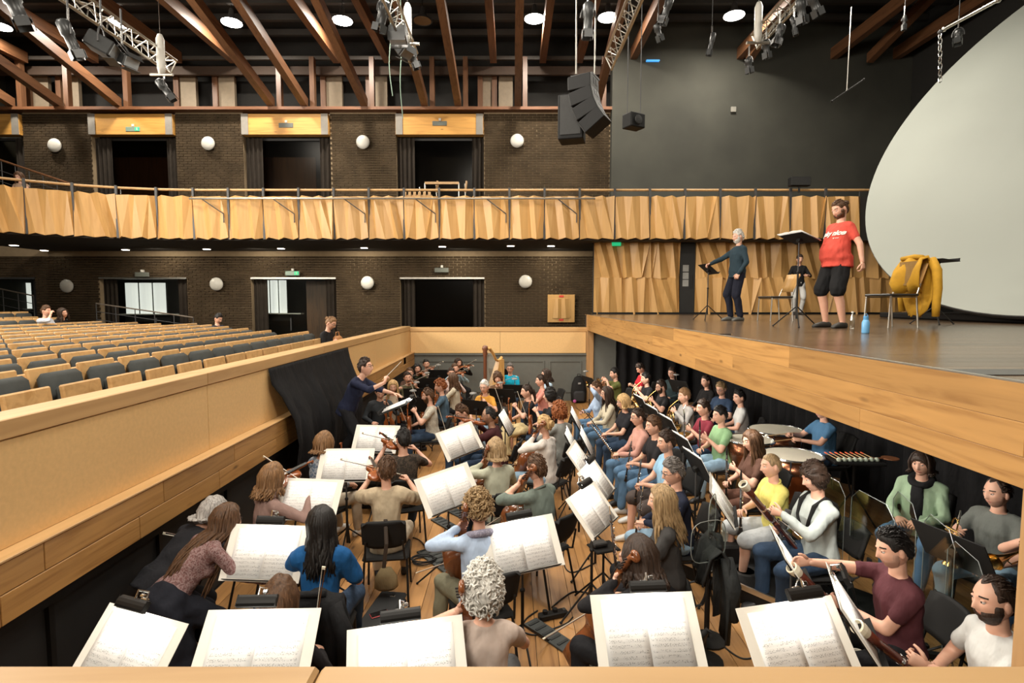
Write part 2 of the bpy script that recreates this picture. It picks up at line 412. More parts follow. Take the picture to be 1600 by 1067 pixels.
def shell(mb, M, c, mask, thick, fem, s=1.0, rough=0, k=60, seed=0, grow=None):
    P = HEADS[fem]*s; N = P/np.linalg.norm(P, axis=-1, keepdims=True)
    th = thick*mask-.005*(1-mask)
    if grow is not None: th = th+grow*mask
    if rough: th = th+rough*sines(P, k, seed)*mask
    Q = (P+N*th[..., None]).reshape(-1, 3); mf = mask.reshape(-1)
    keep = (mf[HQ] > .03).any(1); mb.add(Q @ M.T+c, HQ[keep][:, ::-1])
def add_hand(mb, w, d, nrm, side, curl=.5, s=1.0, spread=.0):
    """w wrist, d hand direction, nrm palm normal, side +1 right / -1 left"""
    d = unit(d); nrm = unit(np.asarray(nrm)-d*np.dot(nrm, d)); x = np.cross(d, nrm)*side
    # x points to the thumb
    mb.loft([(w-d*.012*s, x*.025*s, nrm*.019*s), (w+d*.03*s, x*.034*s, nrm*.017*s), (w+d*.07*s, x*.042*s, nrm*.014*s), (w+d*.092*s, x*.040*s, nrm*.011*s)], 10)
    for i, (off, L) in enumerate([(.031, .072), (.0105, .081), (-.0105, .075), (-.031, .058)]):
        p = w+d*(.086-.006*abs(i-1))*s+x*off*s; a = .12; P = [p-d*.012*s, p]; dd = d+x*off*spread*12
        for fr, bend in ((.46, .85), (.3, 1.0), (.24, .75)):
            a += curl*bend*(1.35+.1*i); v = unit(dd)*math.cos(a)+nrm*math.sin(a); p = p+v*L*fr*s; P.append(p)
        mb.tube(P, np.array([.0092, .0095, .0085, .0075, .0055])*s, 6)
    p = w+d*.022*s+x*.024*s; P = [p, ]
    for L, k in ((.036, .9), (.030, .5), (.024, .25)):
        v = unit(d*(1.0-.2*k)+x*k+nrm*(.25+.5*curl)); p = p+v*L*s; P.append(p)
    mb.tube(P, np.array([.014, .012, .0095, .007])*s, 6)
def ik(a, t, l1, l2, pole):
    a = np.asarray(a, float); t = np.asarray(t, float); v = t-a; d = vlen(v)
    d2 = min(d, (l1+l2)*.985); t = a+unit(v)*d2
    c = (l1*l1+d2*d2-l2*l2)/(2*l1*d2); c = max(-1, min(1, c)); h = l1*math.sqrt(1-c*c); n = unit(v)
    p = np.asarray(pole, float); p = unit(p-n*np.dot(p, n)); return a+n*l1*c+p*h, t
SKINS = {'fair': (.66, .39, .28), 'pale': (.74, .48, .37), 'tan': (.54, .31, .21), 'brown': (.30, .165, .10)}
HAIRS = {'black': (.012, .010, .009), 'dark': (.035, .02, .013), 'brown': (.085, .042, .02), 'light': (.22, .12, .055), 'blond': (.48, .31, .14), 'red': (.2, .055, .018),
         'grey': (.33, .31, .29), 'white': (.62, .60, .55), 'pepper': (.14, .125, .115), 'auburn': (.24, .075, .022), 'dblond': (.30, .2, .1)}
LIPS = plain('lips', (.48, .18, .14), .45); EYEW = plain('eye_white', (.75, .72, .68), .3); IRIS = plain('iris', (.03, .018, .012), .25)
SPEC = plain('spectacle_frame', (.02, .017, .015), .35)
PEND = []          # remeshes waiting for one depsgraph pass
def pending(mb, voxel, smooth):
    me = mb.mesh('tmp', []); o = bpy.data.objects.new('tmp', me); COL.objects.link(o)
    r = o.modifiers.new('r', 'REMESH'); r.mode = 'VOXEL'; r.voxel_size = voxel; r.adaptivity = 0
    m = o.modifiers.new('s', 'SMOOTH'); m.factor = .5; m.iterations = smooth
    e = {'o': o}; PEND.append(e); return e
def flush():
    bpy.context.view_layer.update(); dg = bpy.context.evaluated_depsgraph_get()
    for e in PEND:
        ev = e['o'].evaluated_get(dg); me = ev.to_mesh()
        n = len(me.vertices); v = np.empty(n*3, np.float32); me.vertices.foreach_get('co', v)
        lp = np.empty(len(me.loops), np.int32); me.loops.foreach_get('vertex_index', lp)
        nr = np.empty(n*3, np.float32); me.vertex_normals.foreach_get('vector', nr)
        e['v'] = v.reshape(-1, 3).astype(float); e['q'] = lp.reshape(-1, 4); e['n'] = nr.reshape(-1, 3).astype(float); ev.to_mesh_clear()
    for e in PEND:
        me = e['o'].data; bpy.data.objects.remove(e['o']); bpy.data.meshes.remove(me)
    PEND.clear()
def drape(e, amp=.006, k=45, seed=0):
    """fold wrinkles pressed into a garment"""
    v = e['v']; w = sines(v*np.array([1, 1, .6]), k, seed); e['v'] = v+e['n']*(amp*(w-.2))[:, None]
class Person:
    """A figure in its own frame (faces +y, x to its right hand).  Call prep(), then after flush() finish()."""
    def __init__(s, pos, rz, label, group=None, pose='sit', fem=False, skin='fair', hair='brown', style='short', shirt=None, sleeve='short', pants=None,
                 legs='long', shoe=None, lean=4, turn=0, nod=5, tilt=0, RH=(.10, .33, .70), LH=(-.10, .33, .70), rdir=None, ldir=None, curl=(.55, .55), fat=1.0, tall=1.0,
                 glasses=False, beard=None, bare_feet=False, long=.0, feet=None, twist=0, near=False, hips=None, rpole=None, lpole=None, rnrm=None, lnrm=None, skirt=None, side=0, hairvol=1.0):
        s.__dict__.update(locals())
    def prep(s):
        s.hs = 1.06*s.tall**.5; T = s.tall; st = s.pose == 'stand'; L = R_(s.lean)
        hz = (.93 if st else .555)*1.0*T; s.hip = V3(0, 0 if s.hips is None else s.hips[0], hz if s.hips is None else s.hips[1])
        up = unit(V3(math.sin(R_(s.side)), math.sin(L), math.cos(L))); tw = R_(s.twist)
        fw = unit(V3(0, math.cos(L), -math.sin(L))); rt = np.cross(fw, up); rt = unit(rt)
        rt2 = rotz(tw) @ rt; fw2 = rotz(tw) @ fw
        s.up, s.rt, s.fw = up, rt2, fw2; H = s.hip; f = s.fat; w = (.92 if s.fem else 1.0)*T; s.w = w
        sh = H+up*.455*T; s.shR = sh+rt2*.160*w-up*.01; s.shL = sh-rt2*.160*w-up*.01
        nk = H+up*.53*T+fw*.005; hd = H+up*.655*T+fw*.03+V3(0, 0, .035)*T; s.hd = hd; s.neck = nk
        s.hM = rotz(R_(s.turn)) @ rotx(-R_(s.nod)) @ roty(R_(s.tilt))
        la, lf = .285*T, .25*T
        s.RHt = np.asarray(s.RH, float); s.LHt = np.asarray(s.LH, float)
        s.elR, s.wrR = ik(s.shR, s.RHt, la, lf, s.rpole if s.rpole is not None else V3(.75, -.35, -.75))
        s.elL, s.wrL = ik(s.shL, s.LHt, la, lf, s.lpole if s.lpole is not None else V3(-.75, -.35, -.75))
        hw = .095*w
        if s.feet is None: ft = [(.11, .02), (-.11, -.02)] if st else [(.14, .46), (-.14, .42)]
        else: ft = s.feet
        s.ank = [V3(*ft[0], .085) if len(ft[0]) == 2 else V3(*ft[0]), V3(*ft[1], .085) if len(ft[1]) == 2 else V3(*ft[1])]
        s.hj = [H+V3(hw, 0, -.01), H+V3(-hw, 0, -.01)]; s.kn = []
        for i in (0, 1):
            sg = 1 if i == 0 else -1; k, t = ik(s.hj[i], s.ank[i], .435*T, .43*T, V3(sg*.25, 1, .25 if not st else 0)); s.kn.append(k); s.ank[i] = t
        vox = .013 if s.near else .017
        def torso(mb, g, gb=0.0):
            sec = []
            prof = [(-.10, .10, .085, 0), (-.06, .165, .115, 0), (.02, .175 if not s.fem else .182, .125, 0), (.14, .150 if not s.fem else .138, .108, .004), (.25, .152 if not s.fem else .142, .112, .008), (.35, .168 if not s.fem else .152, .118, .012),
                    (.42, .155 if not s.fem else .142, .100, .006), (.47, .112, .076, -.002), (.515, .066, .054, -.004)]
            for h, a, b, o in prof:
                bl = (f-1)*max(0, 1-((h-.12)/.2)**2); bu = 1+.35*(f-1)*(h < .45)
                c = H+up*h*T+fw*(o+bl*.11)*T; k = min(1, max(0, (h+.06)/.4)); r = rt*(1-k)+rt2*k; q = fw*(1-k)+fw2*k
                sec.append((c, unit(r)*(a*w*bu+g+gb+bl*.05), unit(q)*(b*T+g+gb+bl*.10)))
            mb.loft(sec, 18, power=2.3)
            if s.fem:
                for sg in (-1, 1): mb.ball(H+up*.30*T+fw2*.085+rt2*sg*.07, .062+g, 10, 7)
        def arms(mb, g, upto=2.0, g2=None):
            for sh, el, wr in ((s.shR, s.elR, s.wrR), (s.shL, s.elL, s.wrL)):
                inn = sh+(nk-sh)*.45
                mb.capsule(inn-up*.02, sh, .058*w+g, .060*w+g)
                e1 = sh+(el-sh)*min(1, upto); mb.capsule(sh, e1, .055*w+g, (.055-.013*min(1, upto))*w+g)
                if upto > 1:
                    e2 = el+(wr-el)*min(1, upto-1); mb.capsule(el, e2, .042*w+g, (.042-.014*min(1, upto-1))*w+g)
        def legs(mb, g, upto=2.0, flare=0):
            for i in (0, 1):
                a, k, t = s.hj[i], s.kn[i], s.ank[i]; lw = w*(1+.25*(f-1))
                e1 = a+(k-a)*min(1, upto); mb.capsule(a, e1, .088*lw+g, (.088-.028*min(1, upto))*lw+g+flare)
                if upto > 1:
                    e2 = k+(t-k)*min(1, upto-1); mid = k+(e2-k)*.35+V3(0, -.015, 0)
                    mb.capsule(k, mid, .058*lw+g, .056*lw+g); mb.capsule(mid, e2, .056*lw+g, (.036*lw+g)+flare)
        mb = MB(); torso(mb, -.009); arms(mb, 0); legs(mb, -.002)
        mb.capsule(nk-up*.06, hd-s.hM @ V3(0, .015, .07), .058*w, .052*w)
        for i in (0, 1):
            fd = unit((s.ank[i]-s.hj[i])*V3(1, 1, 0)) if not st else V3(.15*(1 if i == 0 else -1), 1, 0)
            s.__dict__.setdefault('fdir', []).append(unit(fd)); mb.capsule(s.ank[i]-V3(0, 0, .04)-s.fdir[i]*.03, s.ank[i]+s.fdir[i]*.13-V3(0, 0, .055), .036, .028)
        s.eb = pending(mb, vox, 5)
        sm = MB(); torso(sm, .009); arms(sm, .010 if s.sleeve != 'loose' else .03, {'short': .62, 'loose': .8, 'none': .12, 'elbow': 1.25, 'long': 1.97}[s.sleeve])
        if s.pose != 'stand' or s.fat > 1.15 or s.skirt is None: fk = 1+.55*(f-1); sm.loft([(H-up*.10+fw*.0, rt*(.15 if not st else .188*w*fk), fw*(.10 if not st else .15*fk)), (H-up*.08, rt*(.185*w*fk), fw*.135*fk), (H+up*.06, rt*(.182*w*fk), fw*.135*fk)], 16)
        s.es = pending(sm, vox, 4)
        pm = MB()
        pm.loft([(H-up*.10, rt*.12*w, fw*.10), (H-up*.05, rt*.176*w, fw*.125), (H+up*.03, rt*.182*w, fw*.130), (H+up*.09, rt*.16*w, fw*.118)], 16)
        if s.skirt is None: legs(pm, .014 if s.legs != 'shorts' else .022, {'long': 1.96, 'shorts': .95, 'crop': 1.6}[s.legs], .01 if s.legs != 'shorts' else .016)
        else:
            L0 = s.skirt
            if st:
                pm.loft([(H+up*.10, rt*.15, fw*.12), (H-V3(0, 0, .05), rt*.22, fw*.18), (H-V3(0, -.02, .45), rt*.30, fw*.26), (H-V3(0, -.02, L0), rt*.36, fw*.32)], 28); legs(pm, .035, 1.5)
            else:
                kc = (s.kn[0]+s.kn[1])/2; ac = (s.ank[0]+s.ank[1])/2
                pm.loft([(H-V3(0, .06, 0), rt*.18, V3(0, 0, .10)), (H*.5+kc*.5, rt*.24, V3(0, 0, .11)), (kc+V3(0, .04, -.02), rt*.27, V3(0, .05, .11)), (kc*.5+ac*.5+V3(0, .08, 0), rt*.30, V3(0, .14, .06)), (ac+V3(0, .07, .05), rt*.33, V3(0, .18, .03))], 20)
        s.ep = pending(pm, vox, 4)
        return s
    def world(s, p):
        return rotz(s.rz) @ np.asarray(p, float)+np.asarray(s.pos, float)
    def finish(s):
        root = thing('person', s.label, 'person', s.pos, s.rz, s.group); s.root = root
        hm = HAIRMATS(s.hair); sk = skinmat('skin_'+s.skin, SKINS[s.skin])
        mb = MB(); mb.add(s.eb['v'], s.eb['q'])
        add_head(mb, s.hM, s.hd, s.fem, s.hs)
        fR = unit(s.wrR-s.elR); fL = unit(s.wrL-s.elL); hs = .92 if s.fem else 1.0
        dR = fR if s.rdir is None else unit(s.rdir); dL = fL if s.ldir is None else unit(s.ldir)
        add_hand(mb, s.wrR, dR, s.rnrm if s.rnrm is not None else V3(-.5, .1, -.8), 1, s.curl[0], hs); add_hand(mb, s.wrL, dL, s.lnrm if s.lnrm is not None else V3(.5, .1, -.8), -1, s.curl[1], hs)
        s.hR = s.wrR+dR*.08; s.hL = s.wrL+dL*.08
        mb.build('body', [sk, LIPS, EYEW, IRIS, hm], root, True)
        sd = int(abs(s.pos[0]*1000)) % 997
        drape(s.es, .007, 42, sd); b = MB(); b.add(s.es['v'], s.es['q']); b.build('shirt' if s.shirt is None or not s.shirt.get('n') else s.shirt['n'], s.shirt['m'], root, True)
        drape(s.ep, .006 if s.skirt is None else .012, 38, sd+1); b = MB(); b.add(s.ep['v'], s.ep['q'])
        b.build('skirt' if s.skirt is not None else ('shorts' if s.legs == 'shorts' else 'trousers'), s.pants, root, True)
        for i in (0, 1):
            b = MB(); d = s.fdir[i]; x = np.cross(d, V3(0, 0, 1)); a = s.ank[i].copy(); z0 = a[2]-.085; a[2] = 0; b0 = a+V3(0, 0, z0)
            sec = []
            for t, hw, hh in ((-.075, .022, .03), (-.06, .034, .036), (-.01, .036, .046), (.06, .040, .040), (.12, .046, .030), (.165, .040, .022), (.185, .022, .014)):
                sec.append((b0+d*t+V3(0, 0, hh), x*hw, V3(0, 0, hh)))
            b.loft(sec, 10, power=3); b.build('shoe', s.shoe or plain('shoe_black', (.02, .02, .022), .5), root, True)
        s.make_hair(root, hm)
        if s.beard:
            P = HEADS[s.fem]; z, x = P[..., 2], P[..., 0]
            m = np.clip((-.036-z-.01*np.cos(AZ*2))/.014, 0, 1)*np.clip((1.62-AZ)/.2, 0, 1)*np.where((np.abs(x) < .022) & (np.abs(z+.062) < .008), 0, 1)
            m = np.maximum(m, np.clip((1.5-AZ)/.1, 0, 1)*np.clip((AZ-1.05)/.1, 0, 1)*np.clip((.01-z)/.02, 0, 1))
            b = MB(); shell(b, s.hM, s.hd, m, s.beard, s.fem, s.hs, s.beard*.3, 150, 3); b.build('beard', hm if s.beard > .0065 else skinmat('stubble_%s_%s' % (s.skin, s.hair), tuple(.62*a+.38*b_ for a, b_ in zip(SKINS[s.skin], HAIRS[s.hair]))), root, True)
        if s.glasses:
            b = MB(); sc = s.hs
            for sx in (-1, 1):
                t = np.linspace(0, 2*PI, 14, endpoint=False); ring = np.stack([sx*.032+.021*np.cos(t), np.full(14, .0975)-.004*np.abs(np.cos(t)), .008+.0165*np.sin(t)], 1)*sc
                b.tube(ring @ s.hM.T+s.hd, .0021, 5, closed=True)
                b.tube(np.array([[sx*.054, .092, .012], [sx*.075, .06, .012], [sx*.082, -.005, .01], [sx*.08, -.025, -.004]])*sc @ s.hM.T+s.hd, .002, 5)
            b.tube(np.array([[-.011, .098, .012], [0, .101, .015], [.011, .098, .012]])*sc @ s.hM.T+s.hd, .002, 5)
            b.build('glasses', SPEC, root, True)
        return s
    def make_hair(s, root, hm):
        st = s.style; P = HEADS[s.fem]; sc = s.hs; b = MB(); hv = s.hairvol; sd = int(abs(s.pos[1]*991)) % 991
        if st == 'none': return
        base = {'short': 'short', 'buzz': 'short', 'quiff': 'short', 'bald': 'bald', 'reced': 'reced', 'curlyshort': 'short', 'bob': 'fringe', 'long': 'full', 'pony': 'short', 'bun': 'short', 'curly': 'full', 'updo': 'short', 'tied': 'short', 'mop': 'fringe'}[st]
        m = hair_mask(base, P); up = np.clip(P[..., 2]/.12, 0, 1)
        th = {'short': .013, 'buzz': .005, 'quiff': .014, 'bald': .006, 'reced': .008, 'curlyshort': .022, 'bob': .022, 'long': .016, 'pony': .010, 'bun': .010, 'curly': .026, 'updo': .016, 'tied': .012, 'mop': .026}[st]*hv
        grow = None
        if st in ('quiff', 'short', 'mop'): grow = .014*up**2*hv*(np.clip(HY+.4, 0, 1) if st == 'quiff' else 1)
        shell(b, s.hM, s.hd, m, th, s.fem, sc, th*(.30 if st not in ('curly', 'curlyshort', 'mop') else .42), 75 if st not in ('curly', 'curlyshort') else 140, sd, grow)
        r = np.random.default_rng(sd); M, c = s.hM, s.hd
        if st in ('long', 'bob'):
            n = 95 if s.near else 60; Ln = s.long if st == 'long' else .03
            for i in range(n):
                a = (-1 if i % 2 else 1)*(r.uniform(.28, 1) if st == 'long' else r.uniform(.3, 1))*PI*.995; a = math.copysign(max(abs(a), 1.05), a)
                q = lambda e, rr: (V3(math.sin(a)*math.cos(e)*.085*rr, math.cos(a)*math.cos(e)*.104*rr, math.sin(e)*.13*rr)*sc) @ M.T+c
                p = [q(1.15, 1.06), q(.6, 1.11), q(.1, 1.12+r.uniform(0, .08)), q(-.45, 1.12+r.uniform(0, .12))]
                e = p[-1]; end = Ln*r.uniform(.72, 1.05)
                out = unit((e-c)*V3(1, 1, 0)); bk = -s.fw
                k = 6
                for j in range(1, k+1):
                    t = j/k; bent = s.lean > 25 and abs(a) > 1.3; dn = unit(-s.up*.9-V3(0, 0, .12)) if bent else V3(0, 0, -1); pt = e+dn*(end*t)+out*(.02*t)*(0 if bent else 1)+bk*((.09*math.sin(PI*t*.6) if bent else .05*t)*(1 if abs(a) > 1.7 or bent else .0))-s.up*V3(1, 1, 0)*(end*t*.9 if Ln > .1 and not bent else 0)+V3(.012*math.sin(5*t+i), .010*math.cos(6*t+i*2), 0)
                    p.append(pt)
                w0 = (.017 if st == 'long' else .019); b.tube(p, np.concatenate([[.008, .014, w0, w0], np.linspace(w0, .005, k)]), 5, flat=.6)
        if st in ('curly', 'curlyshort'):
            n = 400 if s.near else 130
            for i in range(n):
                a = r.uniform(-PI, PI); e = r.uniform(-.75 if st == 'curly' else -.2, 1.5)
                if abs(a) < (.9 if st == 'curly' else 1.0) and e < .62: continue
                if st == 'curlyshort' and abs(a) < 1.9 and e < .25: continue
                R0 = 1.12+.02*hv; q = V3(math.sin(a)*math.cos(e)*.08, math.cos(a)*math.cos(e)*.1, math.sin(e)*.122)*sc
                nrm = unit(q); x, y = basis(nrm); q = q*R0*1.02; tt = np.linspace(0, 1, 9); tw = r.uniform(5, 9); ph = r.uniform(0, 6); rad = r.uniform(.005, .010)*hv
                dr = unit(x*r.normal()+y*r.normal()); Lc = .05*hv
                pts = q+np.outer(tt*.022*hv, nrm)+np.outer(tt*Lc-.5*Lc, dr)+rad*(np.outer(np.cos(tw*tt+ph), nrm)+np.outer(np.sin(tw*tt+ph), np.cross(dr, nrm)))
                b.tube(pts @ M.T+c, np.array([.003, .005, .0058, .006, .006, .006, .005, .004, .002])*hv*(1 if s.near else 1.4), 4)
        if st in ('short', 'quiff', 'mop', 'updo', 'tied', 'pony', 'bun', 'reced'):
            idx = np.argwhere(m > .75); PN = P/np.linalg.norm(P, axis=-1, keepdims=True); pick = idx[r.integers(0, len(idx), 150 if s.near else 80)]
            for i, j in pick:
                n_ = PN[i, j]; q = (P[i, j]+n_*(th*.85+(grow[i, j] if grow is not None else 0)))*sc; tg = V3(r.normal()*.35, -1, -.35+.4*r.normal()) if n_[2] > .35 else V3(.2*r.normal(), -.45, -1)
                tg = unit(tg-n_*np.dot(tg, n_)); lift = (.010 if st in ('quiff', 'mop') and n_[1] > -.2 else .003)*r.uniform(.6, 1.6); Lh = r.uniform(.03, .055)
                b.tube(np.array([q-n_*.004, q+tg*Lh*.5+n_*lift, q+tg*Lh-n_*.002]) @ M.T+c, np.array([.0075, .006, .0015])*hv**.5, 5, flat=.6)
        if st in ('bun', 'updo'):
            b.ball(V3(0, -.105, .045 if st == 'bun' else .02)*sc @ M.T+c, V3(.04, .032, .036) if st == 'bun' else V3(.05, .035, .05), 12, 9, rot=M)
            for i in range(10 if st == 'bun' else 14):
                t = np.linspace(0, 2*PI, 8); rr = .03 if st == 'bun' else .042; ce = V3(0, -.108, .045 if st == 'bun' else .02)
                pts = ce+np.stack([rr*np.cos(t+i), -.012+.012*np.sin(2*t+i), rr*.9*np.sin(t+i)], 1); b.tube(pts*sc @ M.T+c, .007, 5)
        if st in ('pony', 'tied'):
            Ln = s.long or .2; e = V3(0, -.115, .02 if st == 'pony' else -.03)*sc @ M.T+c
            b.ball(e, .02, 8, 6)
            for i in range(14):
                o = r.normal(size=3)*.012; t = np.linspace(0, 1, 7); pts = e+o+np.outer(-t*Ln, V3(0, 0, 1))+np.outer(np.sin(t*2)*.035, -s.fw)-np.outer(t*Ln*.5, s.up*V3(1, 1, 0)); b.tube(pts, np.linspace(.012, .004, 7), 5)
        b.build('hair', hm, root, True)
def HAIRMATS(h): return hairmat('hair_'+h, HAIRS[h])
# ------------------------------------------------------------------ the hall
OAK = wood('oak_board', (.44, .235, .075), (.31, .15, .043), axis=1, knots=True, var=.16)
OAKX = wood('oak_board_across', (.44, .245, .10), (.30, .15, .055), axis=0, knots=True, var=.10)
FLOORW = wood('pit_floor_board', (.42, .215, .075), (.29, .135, .045), axis=1, rough=.38, knots=True, var=.2)
BIRCH = wood('birch_ply', (.56, .325, .115), (.50, .28, .09), axis=2, scale=.5, rough=.4, var=.08)
PLY = plain('pale_ply', (.74, .48, .21), .55, var=.05, scale=30)
PLYB = wood('birch_board', (.52, .32, .14), (.44, .26, .105), axis=1, scale=.6, var=.08)
RAFTER = wood('rafter_timber', (.16, .072, .032), (.10, .042, .018), axis=1, var=.15)
STAGEW = wood('stage_floor_board', (.115, .074, .042), (.075, .047, .027), axis=0, rough=.22, var=.22)
GLULAM = wood('glulam', (.60, .31, .075), (.48, .23, .05), axis=0, scale=.8, knots=True)
BRICKM = plain('brown_brick', (.050, .034, .019), .9, var=.3, scale=2.5, spec=.15); MORTAR = plain('mortar', (.30, .225, .14), .9, spec=.1)
GREYP = plain('grey_paint', (.125, .13, .115), .6, var=.05); DKGREY = plain('dark_grey_wall_paint', (.041, .0405, .031), .85, var=.2, scale=.7)
DARK = plain('dark_ceiling_paint', (.016, .015, .013), .85); VELVET = cloth('black_drape', (.010, .010, .011), 6, .9); CURT = cloth('brown_curtain', (.03, .023, .017), 6, .8)
SKIRTB = plain('black_pit_skirt', (.013, .014, .015), .7, var=.2, scale=2)
WHITE = plain('white_lamp_cover', (.62, .60, .54), .35, var=.02)
XL, XS, YB, ZS = -3.0, 2.2, 16.0, 2.55       # pit rail, stage edge, pit end wall, stage height
# pit floor, board by board
fl = struct(MB().bb((XL-.2, .6, -.08), (5.6, YB, -.012)).build('floor', plain('floor_under', (.02, .012, .006), .8)))
w = .178; cache = {}; n = 0
for i in range(48):
    x = XL+i*w; y = .6-((i*1.37) % 2.6)
    if x > 5.5: break
    while y < YB and n < 300:
        L = 2.6+((i*7+int(y*3)) % 3)*.5; a, b = max(y, 2.0 if abs(x) < 3.2 else 4.0), min(y+L, YB); y += L
        if b-a < .15: continue
        k = round(b-a, 2)
        if k not in cache: cache[k] = MB().bb((-.5*w+.0025, -k/2, -.012), (.5*w-.0025, k/2, 0)).mesh('floor_board', FLOORW)
        link('floor_board', cache[k], fl, (x+w/2, (a+b)/2, 0)); n += 1
# stage: slab, deck boards, oak fascia
st = struct(MB().bb((XS+.045, .3, 2.18), (13.5, 16.7, ZS-.02)).build('floor_stage', plain('stage_under', (.02, .015, .01), .8)))
cache = {}
for j in range(70):
    y = .45+j*.24
    if y > 16.6: break
    x = XS+.03-((j*.83) % 1.9); kk = 0
    while x < 12.5:
        L = 3.8; a, b = max(x, XS+.03), min(x+L, 12.5); x += L
        if b-a < .1: continue
        k = round(b-a, 2)
        if k not in cache: cache[k] = MB().bb((-k/2, -.118, -.02), (k/2, .118, 0)).mesh('deck_board', STAGEW)
        link('deck_board', cache[k], st, ((a+b)/2, y, ZS))
fa = struct(MB().bb((XS+.03, .3, 2.11), (XS+.06, YB, ZS-.01)).build('trim_1', plain('fascia_backing', (.2, .1, .04), .7)))
cache = {}
for r, (z0, z1) in enumerate(((2.10, 2.235), (2.235, 2.385), (2.385, ZS+.004))):
    y = .3-(r*1.1)
    while y < YB:
        a, b = max(y, .3), min(y+3.1, YB); y += 3.1; k = (round(b-a, 2), r)
        if k not in cache: cache[k] = MB().rbox((0, 0, 0), (.03, b-a-.0015, z1-z0-.0012), .0015).mesh('fascia_board', OAK)
        link('fascia_board', cache[k], fa, (XS+.015, (a+b)/2, (z0+z1)/2))
link('metal_edge', MB().bb((XS+.0, .3, ZS+.004), (XS+.03, YB, ZS+.012)).mesh('metal_edge', ALU), fa)
# near wing wall closing the pit below the stage edge
wn = struct(MB().bb((XS, .2, 0), (XS+.1, 2.29, 2.10)).build('wall_near_stage', wood('oak_upright', (.44, .25, .105), (.33, .17, .065), axis=2, knots=True)))
# column at the far corner of the stage edge
struct(MB().rbox((XS+.09, YB-.05, 1.27), (.20, .20, 2.54), .006).build('column_far', wood('oak_upright', (1, 1, 1), (1, 1, 1))))
# left pit rail wall
lw = struct(MB().bb((XL-.23, .3, 0), (XL-.02, YB, 2.10)).build('wall_left', SKIRTB))
ys = [.3, 1.99, 5.3, 8.6, 11.9, 13.9, YB]
for a, b in zip(ys, ys[1:]):
    link('ply_panel', MB().rbox((XL-.008, (a+b)/2, 1.77), (.025, b-a-.006, .64), .003).mesh('ply_panel', PLY), lw)
    link('rail_cap', MB().rbox((XL-.11, (a+b)/2, 2.155), (.25, b-a-.004, .12), .006).mesh('rail_cap', PLYB), lw)
ys = [.3, 1.5, 2.95, 4.1, 5.25, 6.55, 8, 9.6, 11.2, 12.8, 14.4, YB]
for a, b in zip(ys, ys[1:]):
    for z0, z1 in ((1.07, 1.25), (1.25, 1.43)):
        link('oak_board', MB().rbox((XL+.06, (a+b)/2+(.3 if z0 > 1.2 and b < YB-.1 else 0), (z0+z1)/2), (.12, b-a-.004, z1-z0-.004), .004).mesh('oak_board', OAK), lw)
link('trim_top', MB().rbox((XL+.058, YB/2+.15, 1.44), (.14, YB-.3, .018), .004).mesh('trim_top', PLYB), lw)
for y in (2.3, 3.4, 4.5, 5.6, 7.2, 8.9, 10.6, 12.4): link('skirt_batten', MB().bb((XL-.02, y-.02, 0), (XL+.01, y+.02, 1.0)).mesh('skirt_batten', BLACK), lw)
link('skirt_rail', MB().bb((XL-.02, .3, .98), (XL+.06, YB, 1.07)).mesh('skirt_rail', BLACK), lw)
# pit end wall
bw = struct(MB().bb((XL, YB, 0), (XS+.2, YB+.2, 2.06)).build('wall_pit_end', GREYP))
xs = [XL+.01, -.35, XS-.02]
for a, b in zip(xs, xs[1:]): link('ply_panel', MB().rbox(((a+b)/2, YB-.012, 1.74), (b-a-.006, .03, .64), .003).mesh('ply_panel', PLY), bw)
link('rail_cap', MB().rbox(((XL+XS)/2-.02, YB+.07, 2.12), (XS-XL+.06, .24, .12), .006).mesh('rail_cap', wood('birch_board_across', (.62, .38, .16), (.52, .30, .11), axis=0, scale=.6)), bw)
link('moulding', MB().bb((XL, YB-.05, 1.36), (XS, YB, 1.41)).mesh('moulding', GREYP), bw)
for a, b in ((-2.75, -.75), (-.55, .95), (1.1, 2.05)):
    m = MB()
    for z in (.25, 1.16): m.bb((a, YB-.022, z), (b, YB, z+.035))
    for x in (a, b-.035): m.bb((x, YB-.022, .285), (x+.035, YB, 1.16))
    link('moulding', m.mesh('moulding', GREYP), bw)
# near rail (the camera looks over it)
nr = struct(MB().bb((XL-.2, .62, 0), (XS, .95, 2.09)).build('wall_near_rail', SKIRTB))
CAPW = wood('birch_cap', (.37, .225, .095), (.29, .165, .062), axis=0, scale=.5, var=.06)
for a, b in ((-3.2, -.372), (-.368, 2.3)):
    link('rail_cap', MB().rbox(((a+b)/2, .80, 2.145), (b-a, .42, .11), .008).mesh('rail_cap', CAPW), nr)
# aisle and stalls floor
sf = MB().bb((XL-12.5, 16.2, 1.0), (XS+2, 19.4, 1.2)); sf.bb((-17, -2.5, 1.0), (XL-.25, 16.2, 1.38))
struct(sf.build('floor_stalls', plain('stalls_carpet', (.035, .028, .022), .9)))
# under-stage back: grey return wall and drapes
struct(MB().bb((XS+.2, YB-.1, 0), (3.05, YB+.1, 2.2)).build('wall_understage', GREYP))
def drape_sheet(name, a, b, z0, z1, label=None, amp=.07, per=.35, mat=None, parent=None, n=None):
    a = np.asarray(a, float); b = np.asarray(b, float); L = vlen(b-a); n = n or int(L/per*6); d = (b-a)/L; nn = V3(-d[1], d[0], 0)
    P = []
    for k in range(5):
        z = z1+(z0-z1)*k/4; row = []
        for i in range(n+1):
            t = L*i/n; o = amp*math.sin(2*PI*t/per+.6*math.sin(t*2.1))*(.75+.25*k/4); p = a+d*t+nn*o; row.append((p[0], p[1], z))
        P.append(row)
    o = MB().grid(P).build(name, mat or VELVET, parent, True)
    if label: tag(o, label, 'curtain')
    return o
drape_sheet('drape', (5.35, 1.5, 0), (5.35, 15.6, 0), .02, 2.17, 'long black drape hung under the stage behind the brass players')
